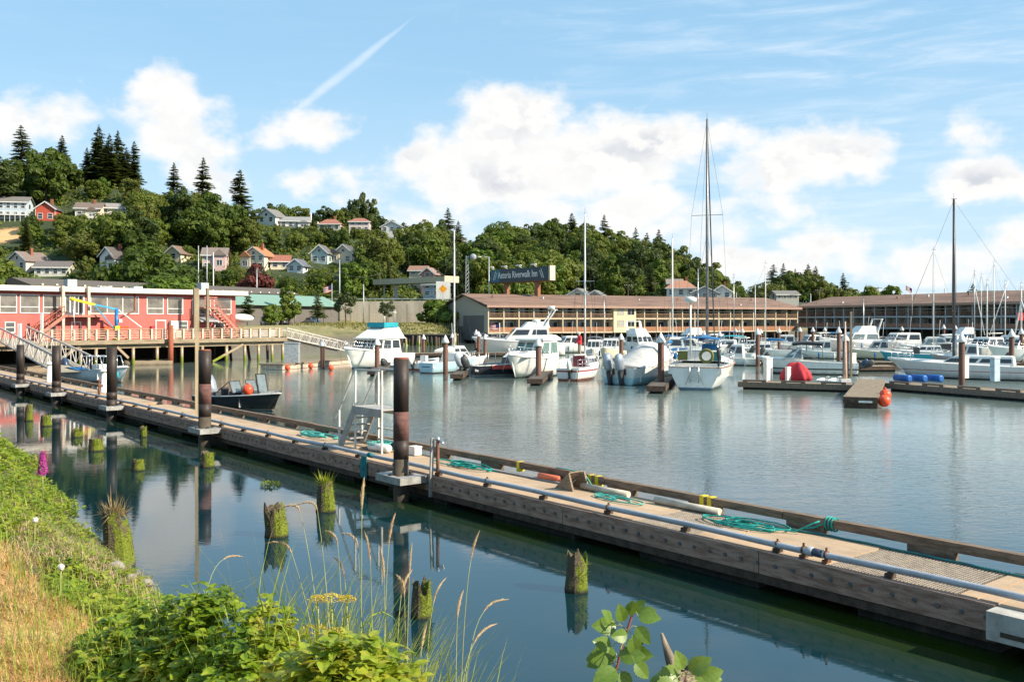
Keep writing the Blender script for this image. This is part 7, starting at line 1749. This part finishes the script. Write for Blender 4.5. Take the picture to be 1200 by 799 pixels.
# ------------------------------------------------------------------ plants on the near bank
R = random.Random(2024)
def su(p): return p.x*SD.x+p.y*SD.y, p.x*TD.x+p.y*TD.y
HU = [(-8,.25),(2.3,.25),(2.75,.60),(3.1,.90),(3.6,.96),(4.3,.86),(5.0,.64),(6.2,.50),(8,.40),(11,.34),(15,.32),(22,.36),(35,.45),(60,.6)]
def hveg(s, u):
    s2 = s-interp(u, [(5,0),(12,.0),(20,.25),(35,1.7),(60,3.0)])
    edge = 1.55+.35*mnoise.noise(V((u*.5, 3, 0)))
    e2 = interp(u, [(3,-.3),(5.2,-.2),(7,.2),(10,.2),(20,-.2)])
    a = sstep(edge+e2-.25, edge+e2+.75, s2)*(1-.55*sstep(3.2, 5.2, s2))
    return a*interp(u, HU)*(.8+.45*mnoise.noise(V((s*.9, u*.9, 7))))
def veg_hit(px, py, f=1.):
    k = (px-600)/F; m = (py-HY)/F; Y = 2.2
    while Y < 60:
        X = k*Y; z = CAM-m*Y; s, u = X*SD.x+Y*SD.y, X*TD.x+Y*TD.y
        if s > 11 or z < -.1: return None
        if z-CAM < -.02 and z < 3.6 and z <= bz(X, Y)+hveg(s, u)*f:
            for _ in range(5):
                Y2 = Y-(.03+.004*Y); X2 = k*Y2; z2 = CAM-m*Y2; s2, u2 = X2*SD.x+Y2*SD.y, X2*TD.x+Y2*TD.y
                if z2 > bz(X2, Y2)+hveg(s2, u2)*f: break
                X, Y, z, s, u = X2, Y2, z2, s2, u2
            return V((X, Y, z)), s, u
        Y += .17+.02*Y
    return None
def leaf(mb, p, d, up, L, W, fold=.18, curl=.2):
    """one leaf: six-sided outline folded along its midrib"""
    d = d.normalized(); sd_ = d.cross(up)
    if sd_.length < 1e-4: sd_ = V((1,0,0))
    sd_.normalize(); n = sd_.cross(d)
    c = lambda a, b: p+d*(L*a)+sd_*(W*b)+n*(fold*W*abs(b)-curl*L*a*a)
    mb.add([c(0,0),c(.18,.36),c(.45,.5),c(.75,.32),c(1,0),c(.75,-.32),c(.45,-.5),c(.18,-.36),c(.5,0)], [(0,1,2,8),(8,2,3,4),(0,8,6,7),(8,4,5,6)])
def spray(mb, p, L, R, n=3):
    a = R.uniform(0, 2*PI); el = R.uniform(-.25, .55); d = V((math.cos(a)*math.cos(el), math.sin(a)*math.cos(el), math.sin(el)))
    up = V((R.uniform(-.5,.5), R.uniform(-.5,.5), 1)); sdv = d.cross(up).normalized()
    for k in range(n):
        dd = d if k == 0 else (d*.45+sdv*(1 if k == 1 else -1)).normalized()
        leaf(mb, p+d*(L*.25 if k == 0 else 0), dd, up, L*R.uniform(.8,1.1)*(1 if k == 0 else .85), L*.72*R.uniform(.8,1.1), R.uniform(.05,.35), R.uniform(.05,.4))
BRM = leaf_mat('bramble_leaf', [(.06,.13,.012),(.14,.24,.016),(.24,.34,.022),(.33,.40,.035),(.44,.44,.05),(.42,.34,.10)], .42, .35, .42, .4, 2.2, 13.)
mb = MB(); pts = 0; cane = MB()
while pts < 8000:
    px = R.uniform(-10, 560); py = R.uniform(480, 812); h = veg_hit(px, py, R.uniform(.30, 1.18))
    if not h: continue
    p, s, u = h; hv = hveg(s, u)
    if R.random() > .62+1.1*mnoise.noise(V((p.x*2.6, p.y*2.6, p.z*3))): continue
    if hv < .10: continue
    L = max(R.uniform(.028, .068), p.y*.0040)
    if R.random() < .05 and p.y < 9: L = R.uniform(.06, .08)
    spray(mb, p, L, R); pts += 1
for _ in range(2600):
    s = R.uniform(1.6, 7); u = R.uniform(-6, 45); q = SD*s+TD*u; hv = hveg(s, u)
    if hv < .1: continue
    spray(mb, V((q.x, q.y, bz(q.x, q.y)+hv*R.uniform(.1, .95))), max(.06, q.length*.005), R)
o = mb.build('bramble_thicket', BRM, None); tag(o, 'sunlit green bramble thicket covering the near bank down to the water', 'brambles', kind='stuff')
for _ in range(70):
    h = veg_hit(R.uniform(60, 540), R.uniform(600, 810), .95)
    if not h: continue
    p, s, u = h
    if hveg(s,u) < .15: continue
    a = R.uniform(0, 2*PI); L = R.uniform(.2, .5)
    cane.tube([p+V((-math.cos(a)*L/2,-math.sin(a)*L/2,-.25)), p+V((0,0,.0)), p+V((math.cos(a)*L/2,math.sin(a)*L/2,-.12))], [.004,.0035,.002], 4, False)
o = cane.build('bramble_canes', mat('cane', (.20,.085,.06), .7, var=.5, col2=(.35,.25,.12)), None); tag(o, 'thin reddish bramble canes arching through the thicket', 'canes', kind='stuff')
# dry grass of the bank top and green blades among it
DRYM = leaf_mat('dry_grass', [(.40,.20,.07),(.60,.35,.14),(.70,.46,.22),(.72,.55,.30)], .3, .35, .7, .2, 1.5, 9.)
GRM = leaf_mat('green_grass', [(.14,.24,.02),(.26,.34,.04),(.40,.42,.08),(.58,.48,.20)], .35, .3, .5, .3, 2., 16.)
def blade(mb, p, L, w, R, lean=.6):
    a = R.uniform(0, 2*PI); d = V((math.cos(a), math.sin(a), 0)); s = V((-d.y, d.x, 0))*w; k = R.uniform(.1, lean)
    p1 = p+d*L*k*.35+V((0,0,L*.6)); p2 = p+d*L*k+V((0,0,L*R.uniform(.6,1.)))
    mb.add([p-s, p+s, p1+s*.7, p1-s*.7, p2], [(0,1,2,3),(3,2,4)])
mb = MB(); gb = MB(); k = 0
while k < 19000:
    px = R.uniform(-10, 260); py = R.uniform(560, 812); h = veg_hit(px, py, 0)
    if not h: continue
    p, s, u = h; k += 1; hv = hveg(s, u)
    w = max(.0016, p.y*.00030)
    if hv < .30*R.random()+.06: blade(mb, p-V((0,0,.005)), R.uniform(.02,.075), w*1.4, R, 2.0)
    if hv > .06 and R.random() < .2: blade(gb, p, R.uniform(.05,.14)+hv*.35, w*1.5, R, 1.2)
while k < 26000:
    u = R.uniform(-5, 14); s = R.uniform(-2.5, 2.2); q = SD*s+TD*u; k += 1; blade(mb, V((q.x,q.y,bz(q.x,q.y))), R.uniform(.04,.10), .003, R, 1.2)
o = mb.build('dry_grass', DRYM, None); tag(o, 'short straw coloured dry grass on top of the bank at the lower left', 'dry grass', kind='stuff')
k = 0
while k < 5200:
    px = R.uniform(-10, 545); py = R.uniform(490, 812); h = veg_hit(px, py, R.uniform(.5,1))
    if not h: continue
    p, s, u = h; k += 1
    if R.random() < .5+.5*mnoise.noise(V((p.x*1.2,p.y*1.2,9))): blade(gb, p-V((0,0,.08)), R.uniform(.12,.34), max(.0028, p.y*.0005), R, .9)
o = gb.build('green_grass', GRM, None); tag(o, 'green and yellowing grass blades scattered through the brambles', 'grass', kind='stuff')
# pale straw thatch along the thicket edge and a few stones
mb = MB(); k = 0
while k < 2600:
    t = R.random(); px = lerp(30, 215, t)+R.gauss(0, 16); py = lerp(625, 690, t)+R.gauss(0, 13); h = veg_hit(px, py, .8)
    if not h: continue
    p, s, u = h; k += 1; blade(mb, p-V((0,0,.03)), R.uniform(.06,.2), .004, R, 1.6)
o = mb.build('straw_thatch', leaf_mat('thatch', [(.62,.50,.36),(.50,.36,.22)], .25, .4, .8, .2, 8.), None); tag(o, 'pale dead straw lying along the edge of the thicket', 'dead grass', kind='stuff')
STONE = mat('pale_stone', (.30,.27,.235), .9, var=.35, bump=.5)
for i, (px, py, r, lb) in enumerate(((128,664,.10,'largest pale stone at the thicket edge, beside the leaning straw topped stump'),(150,676,.06,'small pale stone second from the straw topped stump'),(168,684,.085,'flat pale stone in the middle of the thicket edge'),(190,688,.06,'pale stone at the right end of the thicket edge'))):
    h = veg_hit(px, py, .9)
    if not h: continue
    p = h[0]; mb = MB(); mb.ball((0,0,0), (r*1.3,r,r*.6), 12, 8); mb.v = [tuple(V(v)*(1+.22*mnoise.noise(V(v)*6+V((i,0,0))))) for v in mb.v]
    o = mb.build('stone', STONE, None); o.location = p+V((0,.1,-.02)); o.rotation_euler = (.2,.1,i); tag(o, lb, 'stone', 'pale stones on the bank')
# tall seeding grasses
STALK = mat('grass_stalk', (.38,.40,.15), .7, var=.4); HEADM = leaf_mat('seed_head', [(.55,.40,.27),(.62,.47,.30)], .3, .3, .8, .2, 8.)
def seedhead(mb, pts, r, n, R):
    for i in range(n):
        f = i/n; q = f*(len(pts)-1); j = min(len(pts)-2, int(q)); p = pts[j].lerp(pts[j+1], q-j); d = (pts[j+1]-pts[j]).normalized()
        w = r*(math.sin(PI*min(1, f*.9+.12))**.7); o = V((R.gauss(0,1),R.gauss(0,1),R.gauss(0,1))); o = (o-d*o.dot(d)).normalized()
        a = p+o*w*.3; e = p+o*w*R.uniform(.6,1.2)+d*r*1.6; s = d.cross(o)*r*.28
        mb.add([a-s, a+s, e], [(0,1,2)])
def tall_grass(label, bx, bY, hx, hy, bend=0., head=.16, hr=.012, Yh=None, leaves=3, nm='tall_grass'):
    Yh = Yh or bY+.25; b = V((xat(bx, bY), bY, 0)); b.z = bz(b.x, b.y)+.05; tip = at(hx, hy, Yh)
    t = thing(nm, label, 'grass stalk', tuple(b), 0, 'tall seeding grasses at the bottom of the picture'); v = tip-b; pts = []
    for i in range(11):
        f = i/10; p = v*f; off = math.sin(PI*f*.5)-f; p = p+V((-v.x*off*.7, -v.y*off*.4, max(0,v.z)*off*.55+bend*math.sin(PI*f)*.2)); pts.append(p)
    d = (pts[-1]-pts[-2]).normalized(); hd = [pts[-1]+d*head*i/5+V((bend*.10*(i/5)**2*(1 if hx >= bx else 1), 0, -abs(bend)*.12*(i/5)**2)) for i in range(6)]
    MB().tube(pts, [.0030-.0016*i/10 for i in range(11)], 5, False).build('stalk', STALK, t)
    mb = MB(); mb.tube(hd, .0015, 4, False); seedhead(mb, hd, hr, 150, R); mb.build('seed_head', HEADM, t)
    mb = MB()
    for k in range(leaves):
        f = R.uniform(.15, .6); p = pts[int(f*10)]; a = R.uniform(0, 2*PI); L = R.uniform(.2, .4); dd = V((math.cos(a), math.sin(a)*.4, 0)); w_ = V((0,0,1)).cross(dd)*.005+V((0,0,.003))
        prev = p
        rows = [[p+dd*L*g*.8+V((0,0,L*(g*.8-g*g*.9)))-w_*(1-g**2), p+dd*L*g*.8+V((0,0,L*(g*.8-g*g*.9)))+w_*(1-g**2)] for g in (0,.25,.5,.75,1)]
        mb.loft(rows, closed=False, cap0=False, cap1=False)
    mb.build('blades', GRM, t)
TG = [(392,4.5,352,600,-.9,'arching tan grass head farthest left over the water'),(398,4.4,372,598,-.9,'arching grass head just right of the farthest left one'),(396,4.5,342,648,-.8,'low grass head bent to the left above the brambles'),
      (422,4.3,424,596,.1,'upright tan grass head pointing at the teal rag'),(428,4.4,420,645,-.7,'bent grass head below the upright tan one'),(415,4.4,404,678,-.4,'short grass head above the yellow flowers'),(446,4.3,456,635,.15,'pinkish grass head left of the tall pile reflection'),
      (452,4.3,450,678,-.1,'slim pale grass head beside the pile reflection'),(474,4.2,480,670,.05,'grass head in front of the dark pointed stump'),(476,4.3,474,698,-.3,'drooping grass head left of the dark pointed stump'),(492,4.2,508,706,.3,'grass head right of the dark pointed stump'),
      (532,4.2,536,724,.2,'grass head at the right side of the clump over open water'),(534,4.2,552,655,.15,'tallest thin grass head standing over open water'),(530,4.3,567,716,.5,'rightmost grass head leaning over open water'),(526,4.2,556,752,.4,'short right leaning grass head near the bottom edge'),
      (486,4.2,494,760,.2,'low tan grass head near the bottom edge'),(438,4.4,434,660,-.2,'grass stalk between the bent head and the pinkish head'),(406,4.4,396,640,-.5,'grass stalk behind the yellow flowers'),(228,6.2,262,655,.4,'bare pale twig leaning over the water at left'),(460,4.3,470,700,.3,'green grass stalk in front of the pile reflection')]
for bx, bY, hx, hy, bd, lb in TG: tall_grass(lb, bx, bY, hx, hy, bd, head=R.uniform(.12,.18), hr=R.uniform(.008,.013), leaves=3)
mb = MB()
for _ in range(760):
    px = R.gauss(445, 58); Y = R.uniform(4.1, 4.9); p = V((xat(px, Y), Y, 0)); p.z = bz(p.x, p.y)+.3; L = R.uniform(.6, 1.25); a = R.uniform(0, 2*PI); d = V((math.cos(a), math.sin(a)*.5, 0)); w_ = V((-d.y,d.x,0))*.004+V((.003,0,0)); k = R.uniform(.1,.55)
    mb.loft([[p+d*L*k*g*g+V((0,0,L*(g-.25*g*g)))-w_*(1-g*g), p+d*L*k*g*g+V((0,0,L*(g-.25*g*g)))+w_*(1-g*g)] for g in (0,.3,.6,.85,1)], closed=False, cap0=False, cap1=False)
o = mb.build('long_grass', GRM, None); tag(o, 'clump of long green grass blades at the bottom centre of the bank', 'grass', kind='stuff')
YF = leaf_mat('yellow_flower', [(.62,.42,.04),(.72,.55,.10)], .2, .3, .7, .2, 20.)
for i, (px, py, r, lb) in enumerate(((372,700,.035,'leftmost pale yellow flower head above the brambles'),(388,698,.05,'widest yellow flower head in the upper row'),(406,700,.035,'pale yellow flower head beside the grass stalks'),(368,735,.055,'left yellow flower head of the lower row'),(392,738,.045,'right yellow flower head of the lower row'))):
    Y = 4.45; c = at(px, py, Y); g = bz(c.x, c.y); t = thing('yellow_flower', lb, 'flower', (c.x, c.y, g), 0, 'yellow flower heads on the bank')
    MB().tube([(0,0,0),(.02,0,(c.z-g)*.6),(0,0,c.z-g)], .0035, 5).build('stalk', STALK, t); mb = MB()
    for _ in range(260):
        a, rr = R.uniform(0,2*PI), r*math.sqrt(R.random())*1.3; q = V((rr*math.cos(a), rr*math.sin(a), c.z-g+.012*R.random()-.25*rr*rr/r)); leafq(mb, q, V((0,0,1)), .0055, R)
    mb.build('flower_head', YF, t)
p = at(50, 546, 21.); t = thing('purple_flower', 'single purple flower spike at the left edge of the bank above the channel', 'flower', (p.x,p.y,p.z-.8)); MB().tube([(0,0,0),(0,0,.9)], .012, 5).build('stalk', STALK, t)
mb = MB()
for _ in range(420):
    z = R.uniform(.62, 1.12); a = R.uniform(0,2*PI); rr = .085*(1.18-z)/.5+.02; leafq(mb, V((rr*math.cos(a), rr*math.sin(a), z)), V((math.cos(a),math.sin(a),0)), .028, R)
mb.build('flower_spike', leaf_mat('purple_flower', [(.45,.05,.30),(.55,.10,.38)], .25), t)
for px, py, Y, r, lb in ((70,664,6.9,.024,'round white dandelion clock on a straight stalk at the lower left'),(40,609,9.5,.03,'white seed head farther up the bank at the left')):
    c = at(px, py, Y); g = bz(c.x, c.y); t = thing('dandelion_clock', lb, 'dandelion', (c.x,c.y,g)); MB().tube([(0,0,0),(.01,0,c.z-g)], .004, 5).build('stalk', STALK, t); mb = MB()
    for _ in range(300): d = V((R.gauss(0,1),R.gauss(0,1),R.gauss(0,1))).normalized(); leafq(mb, V((.01,0,c.z-g))+d*r*R.uniform(.75,1), d, .007, R)
    mb.build('seed_ball', mat('seed_white', (.80,.78,.72), .8), t)
# the bramble shoot at the bottom, right of centre
BL = leaf_mat('shoot_leaf', [(.13,.22,.03),(.22,.31,.06)], .35, .25, .38, .5, 9.)
def big_leaf(mb, p, d, up, L, W, n=7):
    d = d.normalized(); s = d.cross(up).normalized(); nn = s.cross(d); rows = []
    for i in range(n*2+1):
        f = i/(n*2); w_ = W*(math.sin(PI*f**.75)**.8)*.5*(1.0 if i % 2 else .86); z = -.22*L*f*f
        rows.append([p+d*L*f+s*w_+nn*(z+.16*w_), p+d*L*f+nn*z, p+d*L*f-s*w_+nn*(z+.16*w_)])
    mb.loft(rows, closed=False, cap0=False, cap1=False)
def shoot(label, cane_px, leaves, Y, nm='bramble_shoot'):
    pts = [at(a, b, Y) for a, b in cane_px]; g = V((pts[0].x, pts[0].y, bz(pts[0].x, pts[0].y))); t = thing(nm, label, 'bramble', tuple(g))
    MB().tube([V((0,0,0))]+[p-g for p in pts], [.007]+[.0055]*(len(pts)-1)+[.002], 6).build('cane', mat('red_cane', (.34,.11,.10), .6, var=.4), t)
    mb = MB(); st = MB()
    for px, py, L, ax, ay, tip in leaves:
        p = at(px, py, Y+R.uniform(-.1,.1))-g; d = V((ax, R.uniform(-.7,-.1), ay)); up = V((R.uniform(-.4,.6), -.8, R.uniform(.3,1.)))
        big_leaf(mb, p, d, up, L*Y/F, L*.78*Y/F); near = min([q-g for q in pts], key=lambda q: (q-p).length); st.tube([near, p.lerp(near,.4)+V((0,0,.01)), p], .002, 4, False)
    mb.build('leaves', BL, t); st.build('leaf_stalks', STALK, t)
shoot('bramble shoot with a red cane rising from the bottom edge, right of centre', [(716,806),(722,785),(730,752),(735,738),(742,716),(744,710)],
      [(722,733,30,-.9,.15,0),(716,728,20,-.5,1.,0),(730,728,22,-.2,1.,0),(738,720,18,.1,1,0),(744,716,20,.5,.9,0),(748,722,26,.9,.1,0),(752,716,18,1,.3,0),(746,734,24,.5,-.6,0),(735,744,22,-.6,.1,0),(741,746,24,.2,-1,0),(722,765,36,-1,-.1,0),(716,758,26,-.9,.6,0),(712,766,28,-.9,-.4,0),(726,768,30,.9,.2,0),(736,764,30,1,.1,0),(744,776,24,.6,-.6,0),(722,784,34,-.9,-.3,0),(728,786,28,.3,-.8,0),(716,792,30,-.3,-.9,0),(740,752,22,.9,.4,0)], 3.9)
shoot('low bramble leaves in front of the driftwood stump at the bottom edge', [(800,815),(802,800),(804,790)],
      [(796,790,30,-1,.3,0),(800,784,24,-.3,1,0),(808,786,30,.7,.6,0),(814,794,32,1,.1,0),(822,792,26,1,.3,0),(790,798,28,-.9,-.2,0),(806,800,34,.3,-.6,0),(796,804,30,-.6,-.5,0),(826,800,26,.8,-.3,0),(780,797,24,-1,.2,0)], 3.9)
